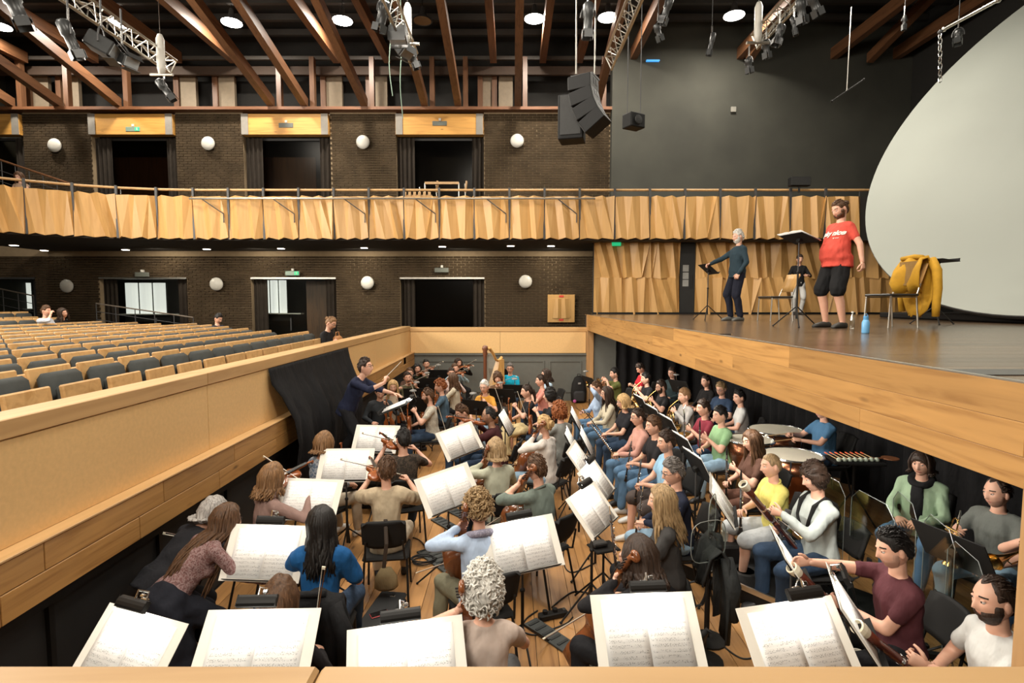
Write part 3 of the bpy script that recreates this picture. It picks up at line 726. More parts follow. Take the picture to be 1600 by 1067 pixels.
drape_sheet('drape', (3.0, 15.55, 0), (5.35, 15.6, 0), .02, 2.17, 'short black drape hung across the far end under the stage')
ORD = 'first second third fourth fifth sixth seventh eighth ninth tenth eleventh twelfth thirteenth fourteenth fifteenth sixteenth seventeenth eighteenth nineteenth twentieth'.split()+['twenty-'+q for q in 'first second third fourth fifth sixth seventh eighth ninth'.split()]
# ---- brick wall with openings
YW = 19.4
def XW(px, py): return float(aty(px, py, YW)[0])
UP = [(XW(a, 225), XW(b, 225)) for a, b in ((-150, 37), (143, 275), (380, 516), (619, 756))]
LO = [(XW(a, 440), XW(b, 440)) for a, b in ((-150, 55), (155, 292), (392, 525), (625, 757))]
ZT = 9.5; xR = 3.42; xL = -18.6
wb = MB(); holes = [(a, b, 1.2, 3.78) for a, b in LO]+[(a, b, 4.9, ZT) for a, b in UP]
def strips(z0, z1, hs):
    x = xL
    for a, b in sorted(hs):
        if a > x: wb.bb((x, YW+.02, z0), (a, YW+.4, z1))
        x = b
    wb.bb((x, YW+.02, z0), (xR, YW+.4, z1))
strips(1.0, 3.78, [h[:2] for h in holes[:4]]); strips(3.78, 4.9, []); strips(4.9, ZT, [h[:2] for h in holes[4:]])
wall = struct(wb.build('wall_back', MORTAR))
bricks = []
cz = .086; z = 1.2; row = 0
while z < ZT-.05:
    x = xL-(row % 2)*.14
    while x < xR:
        a, b = max(x, xL), min(x+.28, xR)
        cuts = [(h[0], h[1]) for h in holes if h[2]-.03 < z+.05 < h[3]]
        segs = [(a, b)]
        for h0, h1 in cuts:
            ns = []
            for s0, s1 in segs:
                if s1 <= h0 or s0 >= h1: ns.append((s0, s1)); continue
                if s0 < h0: ns.append((s0, h0))
                if s1 > h1: ns.append((h1, s1))
            segs = ns
        for s0, s1 in segs:
            if s1-s0 > .06 and not (4.55 < z < 5.9): bricks.append((s0+.009, s1-.009, z, z+.068))
        x += .28
    z += cz; row += 1
full = [q for q in bricks if abs(q[1]-q[0]-.262) < .01]
single = sorted(full, key=lambda q: abs((q[0]+q[1])/2+1.0)+.8*abs(q[2]-3.2))[:300]; sset = set(single)
bm_ = MB().box((0, .01, 0), (.262, .04, .068)).mesh('brick', BRICKM)
for q in single: link('brick', bm_, wall, ((q[0]+q[1])/2, YW, (q[2]+q[3])/2))
m = MB(); 
for q in bricks:
    if q not in sset:
        x0, x1, z0, z1 = q; y0 = YW-.01-.004*((int(x0*97)+int(z0*53)) % 3)
        m.add([[x0, y0, z0], [x1, y0, z0], [x1, y0, z1], [x0, y0, z1], [x0, YW+.02, z0], [x1, YW+.02, z0], [x1, YW+.02, z1], [x0, YW+.02, z1]], [[0, 1, 2, 3], [0, 4, 5, 1], [1, 5, 6, 2], [2, 6, 7, 3], [3, 7, 4, 0]])
o = m.build('brickwork', BRICKM, wall); o['kind'] = 'stuff'
# lintels, openings, curtains, doors
REDGREEN = glow('exit_green', (.02, .5, .2), .8)
DOORW = wood('dark_door_wood', (.10, .045, .02), (.06, .028, .013), axis=2); DGLASS = clear('dark_glass', (.6, .57, .52), .004, .2); LGLASS = clear('door_glass', (.88, .9, .88), .006, .1)
def signbox(px, py, lit, lab):
    p = aty(px, py, YW-.12); t = thing('exit_sign', lab, 'sign', p)
    MB().rbox((0, 0, 0), (.5, .05, .16), .01).build('sign_box', plain('sign_box', (.12, .13, .11), .5) if not lit else plain('sign_glass', (.2, .28, .22), .3), t)
    MB().bb((-.03, -.03, .09), (.05, .06, .17)).build('bracket', WHITE, t)
    if lit:
        m = MB(); m.bb((.08, -.032, -.06), (.22, -.026, .06)); m.build('running_figure_panel', REDGREEN, t)
        m = MB(); m.ball((.15, -.034, .035), (.014, .005, .014), 6, 5); m.box((.15, -.034, 0), (.03, .006, .045)); m.box((.135, -.034, -.035), (.012, .006, .04), roty(.4)); m.box((.168, -.034, -.035), (.012, .006, .04), roty(-.5)); m.build('running_figure', WHITE, t)
ords = ['leftmost', 'second', 'third', 'fourth']
for i, (a, b) in enumerate(UP):
    w_ = b-a
    g = tag(MB().rbox(((a+b)/2, YW+.02, 9.05), (w_-.02, .3, .70), .01).build('lintel_beam', GLULAM), kind='structure')
    for x in (a+.14, b-.14): link('steel_shoe', MB().bb((x-.12, YW-.15, 8.70), (x+.12, YW-.13, 9.40)).mesh('steel_shoe', plain('steel_shoe', (.24, .22, .19), .6)), g)
    fr = struct(MB().bb((a, YW+.3, 8.62), (b, YW+.42, 8.70)).build('door_%d' % (i+5), DARKGREY))
    link('door_leaf', MB().bb((a+.1, YW+.9, 4.9), (b-.1 if i != 2 else a+w_*.72, YW+.95, 8.2 if i else 7.5)).mesh('door_leaf', DOORW if i in (1, 2) else DARK), fr)
    link('door_glass', MB().bb((a+.3, YW+.34, 4.9), (b-.3, YW+.352, 8.62)).mesh('door_glass', DGLASS), fr)
    if i: 
        for x in ((a+.75,) if i != 2 else (b-.4,)): link('door_handle', MB().cyl((x, YW+.26, 5.6), (x, YW+.26, 7.0), .028).mesh('door_handle', CHROME), fr)
    for x0, x1 in ((a+.02, a+.62), (b-.42, b-.02)):
        drape_sheet('curtain', (x0, YW+.16, 0), (x1, YW+.16, 0), 4.95, 8.66, 'gathered brown curtain at the %s side of the %s upper doorway' % ('near' if x0 == a+.02 else 'stage', ords[i]), .06, .16, CURT)
for i, (a, b) in enumerate(LO):
    w_ = b-a
    fr = struct(MB().bb((a, YW-.03, 3.74), (b, YW+.10, 3.80)).build('door_%d' % (i+1), ALU if i else DARKGREY))
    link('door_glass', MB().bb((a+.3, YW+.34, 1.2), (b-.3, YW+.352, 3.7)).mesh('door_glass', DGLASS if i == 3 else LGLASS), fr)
    for x in (a+.3, b-.3): link('door_jamb', MB().bb((x-.04, YW+.3, 1.2), (x+.04, YW+.4, 3.74)).mesh('door_jamb', DARKGREY), fr)
    if i in (1, 2, 3):
        x = (a+w_*.57, a+w_*.42, a+w_*.12)[i-1]; link('door_handle', MB().cyl((x, YW+.28, 1.9), (x, YW+.28, 3.2 if i == 3 else 2.35), .026).mesh('door_handle', CHROME if i == 3 else DARKGREY), fr)
    if i: 
        for x0, x1 in ((a+.02, a+.5), (b-.42, b-.02)):
            drape_sheet('curtain', (x0, YW+.18, 0), (x1, YW+.18, 0), 1.25, 3.74, 'gathered brown curtain at the %s side of the %s lower doorway' % ('near' if x0 == a+.02 else 'stage', ords[i]), .05, .16, CURT)
for px, py, lit, lab in ((208, 202, 1, 'green lit exit sign above the doorway between first and second upper lamps'), (447, 196, 0, 'small unlit sign above the upper doorway with brown wooden door'), (687, 193, 0, 'small unlit sign above the upper doorway with the wooden gate'),
                         (222, 429, 0, 'unlit sign above the lower doorway with wide white blinds'), (457, 427, 1, 'green lit exit sign above the lower doorway with narrow blinds'), (690, 422, 0, 'unlit sign above the plain dark lower doorway')):
    signbox(px, py, lit, lab)
# foyer behind the doors
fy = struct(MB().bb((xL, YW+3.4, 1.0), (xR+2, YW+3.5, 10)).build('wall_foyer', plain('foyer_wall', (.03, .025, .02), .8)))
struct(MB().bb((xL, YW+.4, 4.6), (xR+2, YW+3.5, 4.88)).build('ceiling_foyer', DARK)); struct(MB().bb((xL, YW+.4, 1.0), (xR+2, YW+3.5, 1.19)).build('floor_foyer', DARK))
BLIND = glow('sunlit_blind', (.86, .87, .82), .85); BLUE = glow('sky_pane', (.35, .55, .8), .85)
def winlit(n, px0, px1, py0, py1, k, Y=YW+1.6, mats=None):
    a = aty(px0, py0, Y); b = aty(px1, py1, Y); w0 = b[0]-a[0]
    t = struct(MB().bb((a[0]-.08, Y+.05, b[2]-.3), (b[0]+.08, Y+.1, b[2])).build('window_%d' % n, DARKGREY))
    for i in range(k):
        x0 = a[0]+w0*i/k; x1 = a[0]+w0*(i+1)/k; mm = (mats or [BLIND])[min(i, len(mats or [1])-1)]
        P = [[(x0+(x1-x0)*u, Y-.12*math.sin(PI*u), z) for u in np.linspace(0, 1, 6)] for z in (a[2], b[2])]
        link('blind', MB().grid(P).mesh('blind', mm), t)
        link('mullion', MB().bb((x1-.02, Y-.02, b[2]), (x1+.02, Y+.02, a[2])).mesh('mullion', DARKGREY), t)
    link('sill', MB().bb((a[0]-.1, Y-.3, b[2]-.04), (b[0]+.6, Y+.05, b[2])).mesh('sill', plain('white_sill', (.7, .7, .66), .4)), t)
winlit(1, -40, 52, 442, 482, 4, mats=[BLUE, BLIND, BLUE, BLIND]); winlit(2, 195, 262, 442, 490, 3); winlit(3, 408, 450, 438, 489, 3)
link('door_leaf', MB().bb((XW(450, 440)+.3, YW+.9, 1.2), (XW(488, 440)+.3, YW+.95, 3.7)).mesh('door_leaf', DOORW), bpy.data.objects['door_3'])
# globe lamps
lamp_ = thing('globe_wall_lamp', '', 'lamp')
objs = [MB().lathe([(.19, 0), (.19, .05)], n=20, rot=rotx(PI/2)).build('lamp_base', DARKGREY, lamp_), MB().ball((0, -.08, 0), (.235, .10, .235), 20, 11).build('lamp_cover', WHITE, lamp_, True)]
PL = Proto(lamp_, objs)
for px, py, lab in ((88, 228, 'round white wall lamp on brick pier beside the balcony stair rail'), (327, 225, 'round white wall lamp on the second upper brick pier'), (568, 223, 'round white wall lamp on the third upper brick pier'), (808, 221, 'round white wall lamp on the wide upper brick wall by the speaker stack'),
                    (107, 447, 'round white wall lamp beside the stalls window with blue panes'), (340, 444, 'round white wall lamp above the man in the dark jacket'), (575, 442, 'round white wall lamp on lower brick above the empty audience rail'), (821, 440, 'round white wall lamp above the wooden hose cabinet')):
    PL.put(aty(px, py, YW-.06), 0, lab, 'round lamps on the brick wall')
# hose cabinet
p = aty(877, 482, YW-.15); t = thing('hose_cabinet', 'square birch fire hose cabinet with red labels on the brick wall', 'cabinet', p)
MB().rbox((0, .05, 0), (.96, .12, .98), .01).build('body', BIRCH, t)
d_ = MB().add([[-.22, -.02, .34], [-.12, -.06, .34], [-.12, -.06, -.34], [-.30, -.02, -.34], [.0, -.02, .34], [.0, -.02, -.34], [.12, -.06, .34], [.16, -.06, -.34], [.28, -.02, .34], [.30, -.02, -.34]],
              [[0, 3, 2, 1], [1, 2, 5, 4], [4, 5, 7, 6], [6, 7, 9, 8]]).bb((-.32, -.02, -.34), (.32, .0, .34)).build('folded_door', BIRCH, t)
for z in (.43, -.40): MB().bb((-.08, -.02, z-.035), (.08, -.005, z+.035)).build('red_label', plain('red_label', (.6, .05, .03), .5), t)
# right dark wall, room shell
struct(MB().bb((xR, YW-.3, 4.6), (20, YW+.1, 12.4)).build('wall_stage_side', DKGREY))
struct(MB().bb((13.6, -3, 0), (13.9, YW, 12.4)).build('wall_right', DARK)); struct(MB().bb((-18.9, -3, 0), (-18.6, YW+4, 12.4)).build('wall_far_left', DKGREY))
struct(MB().bb((-18.9, -3.2, 0), (13.9, -3, 12.4)).build('wall_behind', plain('hall_rear_wall', (.2, .14, .09), .8)))
struct(MB().bb((XL-15.6, YW+1.2, ZT), (20, YW+1.4, 12.4)).build('wall_clerestory', DARK))
# ---- folded birch panels
def folded(width, h, seed, depth=.15):
    r = np.random.default_rng(seed); k = 5
    ut = np.array([0, .18, .42, .66, .86, 1.0]); ub = ut.copy(); ut[1:-1] += r.uniform(-.07, .07, 4); ub[1:-1] += r.uniform(-.07, .07, 4)
    sh = r.choice([-1, 1])*.07; ut[1:-1] += sh; ub[1:-1] -= sh
    dt = np.array([.02, 1, .25, 1, .1, .6])*depth if seed % 2 else np.array([.6, .1, .9, .3, 1, .05])*depth
    db = dt[::-1].copy()*r.uniform(.6, 1.1, 6); V = []; Q = []
    for i in range(6):
        V += [(ut[i]*width-width/2, -dt[i], h/2+.03*(i % 2)), (ub[i]*width-width/2, -db[i], -h/2-.05*((i+1) % 2))]
    for i in range(5): Q.append([2*i, 2*i+1, 2*i+3, 2*i+2])
    b = len(V); V2 = [(x, .03, z) for x, y, z in V]; V += V2
    for i in range(5): Q += [[2*i, 2*i+2, b+2*i+2, b+2*i], [2*i+1, b+2*i+1, b+2*i+3, 2*i+3]]
    Q += [[0, b, b+1, 1], [10, 11, b+11, b+10]]; return MB().add(V, Q).mesh('folded_panel', BIRCH)
PF = [folded(.985, 1.16, i) for i in range(8)]
# balcony parapet path
path = [V3(12.6, 16.0, 0), V3(-9.55, 16.0, 0), V3(-10.55, 15.87, 0), V3(-11.5, 15.6, 0), V3(-12.4, 15.2, 0), V3(-13.2, 14.65, 0), V3(-14.0, 14.05, 0), V3(-14.8, 13.4, 0), V3(-16.4, 12.0, 0)]
sl = MB()
for a, b in zip(path, path[1:]):
    d = unit(b-a); nn = V3(d[1], -d[0], 0); L = vlen(b-a)
    sl.add([[a[0], a[1]+.08, 4.72], [b[0], b[1]+.08, 4.72], [b[0], YW, 4.72], [a[0], YW, 4.72], [a[0], a[1]+.08, 4.95], [b[0], b[1]+.08, 4.95], [b[0], YW, 4.95], [a[0], YW, 4.95]], [[0, 1, 2, 3], [7, 6, 5, 4], [0, 4, 5, 1]])
    sl.add([[a[0], a[1]+.06, 4.72], [b[0], b[1]+.06, 4.72], [b[0], b[1]+.06, 5.95], [a[0], a[1]+.06, 5.95], [a[0], a[1]+.12, 4.72], [b[0], b[1]+.12, 4.72], [b[0], b[1]+.12, 5.95], [a[0], a[1]+.12, 5.95]], [[0, 1, 2, 3], [7, 6, 5, 4], [3, 2, 6, 7]])
bal = struct(sl.build('floor_balcony', plain('balcony_soffit', (.035, .03, .025), .8)))
pts = []                                   # module joints along the path
tot = 0; pos = V3(aty(1343, 340, 16.0)[0], 16, 0); pts.append(pos); seg = 1
while len(pts) < 30:
    left = 1.016
    while seg < len(path):
        dd = path[seg]-pts[-1] if left == 1.016 else path[seg]-pos
        if left == 1.016: pos = pts[-1]
        dl = vlen(path[seg]-pos)
        if dl > left: pos = pos+unit(path[seg]-pos)*left; left = 0; break
        left -= dl; pos = path[seg]; seg += 1
    if seg >= len(path): break
    pts.append(pos)
pr = thing('balcony_parapet', 'balcony front of folded birch panels with dark gaps running across the hall', 'balcony', (0, 0, 0))
for i, (a, b) in enumerate(zip(pts, pts[1:])):
    m_ = (a+b)/2; d = unit(b-a); o = link('folded_panel', PF[i % 8], pr, (m_[0], m_[1], 5.36)); o.rotation_euler = (0, 0, math.atan2(-d[1], -d[0]))
    nn = V3(-d[1], d[0], 0); nn = nn if nn[1] < 0 else -nn
    k = link('gap_post', MB().bb((-.03, -.02, -.62), (.03, .05, .85)).mesh('gap_post', DARKGREY), pr, (b[0]+nn[0]*.02, b[1]+nn[1]*.02, 5.36)); k.rotation_euler = o.rotation_euler
hr = thing('balcony_handrail', 'long wooden handrail on thin steel posts along the balcony front', 'railing')
pp = np.array([[p[0], p[1]+.05, 6.16] for p in [path[0]]+pts+[path[-1]]]); MB().tube(pp, .035, 8).build('handrail', PLYB, hr, True)
for p in pts[::1]: MB().cyl((p[0], p[1]+.05, 5.75), (p[0], p[1]+.05, 6.13), .014, 6).build('post', DARKGREY, hr)
lb = thing('lighting_rail', 'thin grey steel pipe on diagonal brackets in front of the balcony panels', 'rail')
x0 = aty(296, 313, 15.75)[0]; x1 = aty(930, 313, 15.75)[0]
MB().cyl((x0, 15.75, 5.86), (x1, 15.75, 5.86), .028, 8).build('pipe', ALU, lb)
for x in np.arange(x0+.9, x1, 2.03): MB().tube([(x-.55, 15.75, 5.85), (x, 15.86, 5.45), (x, 15.86, 5.2)], .016, 6).build('bracket', DARKGREY, lb)
# balcony seats showing above the parapet
SEATGREY = plain('seat_fabric', (.055, .058, .055), .85)
bs = thing('balcony_chair', '', 'seat')
ob = [MB().rbox((0, 0, .98), (.62, .05, .16), .012).build('backrest', PLYB, bs), MB().rbox((0, .1, .55), (.5, .45, .1), .02).build('seat', SEATGREY, bs), MB().bb((-.05, -.02, 0), (.05, .1, .92)).build('leg', DARKGREY, bs)]
PB = Proto(bs, ob)
for i in range(26):
    x = -8.8+i*.82
    if -3.1 < x < .4 or x > 11: continue
    PB.put((x, 16.75, 4.95), 0, 'pale wooden balcony chair, %s from the stalls end, just showing behind the handrail' % ORD[i], 'balcony front row seats')
# downlights in the balcony soffit
dl = thing('soffit_downlight', '', 'lamp'); ob = [MB().lathe([(.14, 0), (.14, .03)], n=14).build('trim_ring', WHITE, dl), MB().lathe([(.115, -.006), (.115, .01)], n=14).build('lens', glow('downlight_lens', (1, .93, .8), 14), dl)]
PD = Proto(dl, ob)
for i, (px, py) in enumerate(((22, 383), (69, 391), (196, 390), (323, 389), (439, 388), (569, 387), (691, 385), (798, 384), (861, 384))):
    p = atz(px, py, 4.70); PD.put((p[0], min(p[1], 19.1), 4.69), 0, '%s small round downlight from the stalls side under the balcony' % ORD[i], 'downlights under the balcony')
p = aty(1077, 381, 16.9); PD.put((p[0], 16.9, 4.6), 0, 'small round downlight above the dark stage side door', None)
# ---- stage side wall of folded panels
YS = 16.75
sw = struct(MB().bb((2.5, YS+.02, 2.4), (13.6, YS+.2, 4.9)).build('wall_stage_panels', DARK))
PS = [folded(1.0, 1.10, 20+i, .17) for i in range(8)]
xa, xb = aty(928, 430, YS)[0], aty(1061, 430, YS)[0]; xc = aty(1086, 430, YS)[0]
for r, zc in enumerate((3.10, 4.22)):
    n_ = 3; w_ = (xb-xa)/n_
    for i in range(n_): o = link('folded_panel', PS[(i+3*r) % 8], sw, (xa+w_*(i+.5), YS, zc)); o.scale = (w_/1.0, 1, 1)
    for i in range(7): o = link('folded_panel', PS[(i*3+r+1) % 8], sw, (xc+1.02*(i+.5), YS, zc)); o.scale = (1.02, 1, 1)
dr = struct(MB().bb((xb+.02, YS-.03, ZS), (xc-.02, YS+.0, 4.7)).build('door_9', plain('black_door', (.018, .018, .017), .5)))
for z in (3.95, 3.72, 3.5): link('notice_paper', MB().bb((xb+.1, YS-.04, z-.1), (xb+.28, YS-.034, z+.1)).mesh('notice_paper', plain('notice_paper', (.3, .3, .28), .7)), dr)
link('door_handle', MB().cyl((xc-.12, YS-.06, 3.35), (xc-.12, YS-.06, 3.75), .02).mesh('door_handle', BLACK), dr)
link('wall_base', MB().bb((2.45, YS-.14, ZS), (13, YS, ZS+.06)).mesh('wall_base', BLACK), sw)
signp = aty(963, 381, 16.6); t = thing('exit_sign', 'small green exit sign under the balcony above the stage corner', 'sign', signp); MB().rbox((0, 0, 0), (.28, .04, .12), .01).build('sign_box', REDGREEN, t); MB().cyl((0, 0, .05), (0, 0, .2), .012).build('bracket', DARKGREY, t)
# ---- ceiling, rafters
struct(MB().bb((-18.9, -3.2, 12.4), (20, YW+4, 12.6)).build('ceiling', DARK))
cl = bpy.data.objects['ceiling']; pm = MB().bb((-19, -.07, -.1), (20, .07, .1)).mesh('purlin', plain('purlin_paint', (.035, .03, .025), .7))
for i in range(9): link('purlin', pm, cl, (0, 11.5+i*1.0, 12.2))
RAFX = wood('rafter_across', (.17, .07, .03), (.10, .042, .018), axis=0)
for n_, (y, z, s) in enumerate(((YW-.05, 9.54, (.5, .10)), (YW+.3, 11.0, (.12, .28)), (YW+.1, 11.35, (.10, .12)))):
    struct(MB().bb((-18.6, y-s[0]/2, z-s[1]/2), (xR if n_ == 0 else 13.6, y+s[0]/2, z+s[1]/2)).build('beam_%d' % (n_+1), RAFX if n_ == 0 else plain('dark_beam', (.05, .028, .016), .7) if n_ == 1 else plain('steel_tie', (.07, .06, .05), .5)))
H0, HB = 9.6, 11.14
strut = MB(); L = 12.0; s_ = .226; strut.add([[-.11, 0, 0], [.11, 0, 0], [.11, -L, s_*L], [-.11, -L, s_*L], [-.11, 0, .30], [.11, 0, .30], [.11, -L, s_*L+.30], [-.11, -L, s_*L+.30]], [[0, 1, 2, 3], [7, 6, 5, 4], [0, 4, 5, 1], [2, 6, 7, 3], [1, 5, 6, 2], [0, 3, 7, 4]])
me = strut.mesh('rafter', RAFTER)
rf = MB().bb((-.11, -17, 0), (.11, 0, .36)).mesh('rafter', RAFTER); po = MB().bb((-.08, -.1, 0), (.08, .1, 1.7)).mesh('post', wood('post_timber', (.13, .06, .028), (.08, .035, .016), axis=2))
def xat(px, py, Y): return float(aty(px, py, Y)[0])

for i, px in enumerate((-70, 20, 93, 186, 425, 477, 570, 664, 716, 809, 932)):
    x = xat(px, 180, YW-.2); t = thing('roof_strut', '%s sloping timber strut from the stalls side, rising off the brick wall' % ORD[i], 'roof timber', (x, YW-.2, 9.58), 0, 'sloping roof struts over the brick wall')
    link('strut', me, t); link('post', po, t, (.25, .1, 0))
for i, (px, py) in enumerate(((-90, 112), (40, 112), (150, 112), (280, 112), (365, 112), (526, 112), (606, 112), (771, 112), (848, 112), (905, 112), (987, 109), (1150, 112), (1294, 108), (1390, 108), (1480, 104))):
    x = xat(px, py, YW); t = thing('roof_rafter', '%s level timber rafter from the stalls side, under the dark hall ceiling' % ORD[i], 'roof timber', (x, YW, HB), 0, 'level rafters under the dark ceiling'); link('rafter', rf, t); link('gusset', MB().bb((-.16, -7.6, -.05), (.16, -6.9, .5)).mesh('gusset', RAFTER), t)
for px, py, dx in ((1359, 100, .35), (1170, 100, .3)):
    x = xat(px, 100, YW-.6); t = thing('roof_strut', 'sloping timber strut over the stage beside the big white disc' if px > 1300 else 'sloping timber strut over the stage near the lighting truss', 'roof timber', (x, YW-.6, 10.9)); link('strut', me, t)
# pale posts of the clerestory
PALE = plain('pale_post', (.24, .19, .13), .7)
for px in (68, 115, 297, 357, 524, 594, 767, 789):
    x = xat(px, 160, YW+.7); wc = bpy.data.objects['wall_clerestory']; MB().bb((x-.28, YW+.6, 9.4), (x+.28, YW+.75, 10.95)).build('pale_panel', PALE, wc)
    MB().bb((x-.46, YW+.5, 9.5), (x-.28, YW+.7, 10.95)).build('timber_post', wood('post_timber', (1, 1, 1), (1, 1, 1)), wc)
# ---- pendant house lights (round, bright)
hl = thing('house_light', '', 'lamp'); ob = [MB().lathe([(.06, .42), (.10, .2), (.31, .0)], n=18, caps=False).build('shade', plain('lamp_shade', (.05, .045, .04), .5), hl, True), MB().lathe([(.30, -.004), (.30, .02)], n=18).build('lens', glow('house_light_lens', (1, .95, .86), 22), hl), MB().cyl((0, 0, .4), (0, 0, .8), .012, 6).build('stem', BLACK, hl)]
PH = Proto(hl, ob)
for i, (px, py) in enumerate(((0, 42), (187, 37), (362, 36), (535, 33), (835, 30), (950, 28), (1147, 25))):
    p = atz(px, py, 11.55); PH.put(p, 0, '%s glowing round house light from the stalls side under the roof' % ORD[i], 'lit house lights under the roof')
    area_light('house_lamp', (p[0], p[1], p[2]-.05), (p[0], p[1], 0), 260, .5, WARM)
p = atz(660, 33, 11.55); r_ = PH.put(p, 0, 'round house light that is switched off beside the hanging projector', None)
for c in [o for o in bpy.data.objects if o.parent == r_ and o.name.startswith('lens')]:
    c.data = MB().lathe([(.27, .0), (.27, .02)], n=18).mesh('lens_off', plain('lens_off', (.22, .14, .07), .4))

for x in (-12, -8.6, -5.2, -1.8, 1.4): area_light('soffit_lamp', (x, 18.2, 4.66), (x, 19.2, 1.2), 46, .5, (1, .9, .74))
for x in (-12, -5.5, .5): area_light('foyer_fill_light', (x, YW+2.2, 9.3), (x, YW+2.0, 5), 22, .6, (1, .85, .65)); area_light('foyer_fill_light', (x, YW+2.0, 4.5), (x, YW+2.0, 1.2), 10, .6, (1, .85, .65))  # unseen foyer fill, added so the brown doors show
# unseen fill lamps added under the stage deck to brighten the players
for i, y in enumerate((4.2, 6.4, 8.6, 11.2, 13.6)):
    t = thing('added_fill_lamp', '%s added fill lamp under the stage deck from the near end' % ORD[i], 'lamp', (2.62, y, 2.12)); MB().rbox((0, 0, .03), (.12, 1.1, .06), .01).build('housing', DARKGREY, t); MB().bb((-.045, -.52, -.012), (.045, .52, .0)).build('diffuser', glow('added_fill_diffuser', (1, .95, .86), 3), t)
    L = area_light('added_fill_light', (2.62, y, 2.10), (4.1, y, .9), 42, .10, (1, .94, .85), 1.0)
# ------------------------------------------------------------------ stalls seats
SEATW = wood('seat_birch', (.60, .36, .15), (.5, .28, .10), axis=1, scale=.7, var=.08); CUSH = plain('seat_cushion', (.035, .04, .038), .75, var=.15, bump=.1)
ss = thing('theatre_chair', '', 'seat')       # faces +y
m = MB(); m.rbox((0, -.03, .59), (.50, .035, .70), .012, rotx(R_(9))); b_ = m.build('backrest', SEATW, ss)
c_ = MB(); c_.rbox((0, .045, .635), (.47, .11, .52), .045, rotx(R_(9))); c_ = c_.build('cushion', CUSH, ss, True)
h_ = MB().lathe([(.020, -.028), (.020, .028)], (0, -.10, .91), 10, rot=rotx(PI/2+R_(9))).build('grip_hole', BLACK, b_)
u_ = MB().rbox((0, .21, .57), (.47, .045, .46), .012, rotx(R_(7))).build('seat', SEATW, ss)
uc = MB().rbox((0, .165, .57), (.44, .06, .42), .025, rotx(R_(7))).build('seat_pad', CUSH, u_, True)
ob = [b_, c_, u_, h_, uc]
for sx in (-1, 1):
    ob.append(MB().poly([(0, .52), (.36, .56), (.36, .60), (0, .60)], .045, rot=np.array([[0, 0, 1], [1, 0, 0], [0, 1, 0.]]), c=(sx*.262, -.02, 0)).build('armrest', SEATW, ss)); 
    if sx == 1: ob.append(MB().bb((.25, 0, 0), (.275, .12, .53)).build('leg', BLACK, ss))
PSEAT = Proto(ss, ob); nseat = 0; SEATS = []
rowname = ['front row at the pit rail', 'second row', 'third row', 'fourth row', 'fifth row', 'sixth row', 'seventh row', 'eighth row', 'ninth row', 'tenth row', 'eleventh row']
for k in range(11):
    X = -3.98-.93*k; z = 1.405+(0, 0, 0, 0, 0, 0, 0, .02, .05, .16, .32)[k]; y0 = -X*850/810*.97-.3; y1 = min(10.6+.9*k, 15.2)
    if k > 2 and False: y1 -= .5
    ys_ = np.arange(y0, y1, .525); rk = ('front', 'second', 'third', 'fourth', 'fifth', 'sixth', 'seventh', 'eighth', 'ninth', 'tenth', 'eleventh')[k]
    for jj, y in enumerate(ys_):
        xx = X-.020*max(0, (7.5+.6*k)-y)**2*.35
        PSEAT.put((xx, y, z), -PI/2+.02*max(0, 8-y), 'pale wooden tip-up chair, %s from the far end of the %s stalls row' % (ORD[len(ys_)-1-jj], rk), 'tip-up chairs in the stalls')
# aisle railing on the stalls stair, and the balcony stair railings
def railing(lab, a, b, n, zdrop, mids=2, top=WHITE, r=.022):
    a = np.asarray(a, float); b = np.asarray(b, float); t = thing('stair_railing', lab, 'railing', (0, 0, 0))
    MB().cyl(a, b, r, 6).build('handrail', top, t)
    for i in range(1, mids+1): o = V3(0, 0, zdrop*i/(mids+1)); MB().cyl(a-o, b-o, .011, 6).build('rail_bar', DARKGREY, t)
    for i in range(n): p = a+(b-a)*i/(n-1); MB().cyl(p-V3(0, 0, zdrop), p, .014, 6).build('post', DARKGREY, t)
GREYR = plain('grey_rail', (.16, .13, .10), .5)
railing('dark handrail sloping down the stalls aisle past the white blinds', aty(150, 474, 16.8), aty(302, 496, 16.8), 6, 1.0, 3, GREYR)
railing('dark handrail beside the stalls window with blue panes', aty(-20, 447, 17), aty(52, 462, 17), 4, 1.0, 3, GREYR)
railing('wooden handrail of the balcony stairs beside the seated woman', aty(-20, 243, 15.6), aty(110, 287, 15.6), 7, .9, 2, RAFTER, .03)
gt = thing('balcony_gate', 'small wooden topped steel frame at the upper balcony doorway', 'gate', (0, 0, 0))
a = aty(664, 286, 17); b = aty(717, 286, 17)
MB().bb((a[0], 16.95, a[2]-.04), (b[0], 17.05, a[2]+.03)).build('top_rail', PLYB, gt)
for p in (a, b): MB().cyl((p[0], 17, 4.95), (p[0], 17, p[2]), .022).build('post', ALU, gt)
for px, lab in ((683, 'raised wooden seat arm behind the balcony gate frame'), (728, 'raised wooden seat arm beside the steel door pull')):
    p = aty(px, 292, 17.3); t = thing('balcony_lectern', lab, 'lectern', p); MB().box((0, 0, 0), (.05, .2, .34), roty(.15)).build('arm', PLYB, t); MB().cyl((0.02, 0, 4.96-p[2]), (-.03, 0, .1), .015).build('support', ALU, t)
p = aty(652, 304, 16.9); t = thing('slatted_box', 'low box of upright pale slats behind the balcony rail', 'box', p)
for i in range(6): MB().bb((-.42+i*.15, -.03, -.3), (-.34+i*.15, .03, .08)).build('slat', PLYB, t)
MB().bb((-.45, .03, -.3), (.45, .06, .0)).build('rail', PLYB, t)
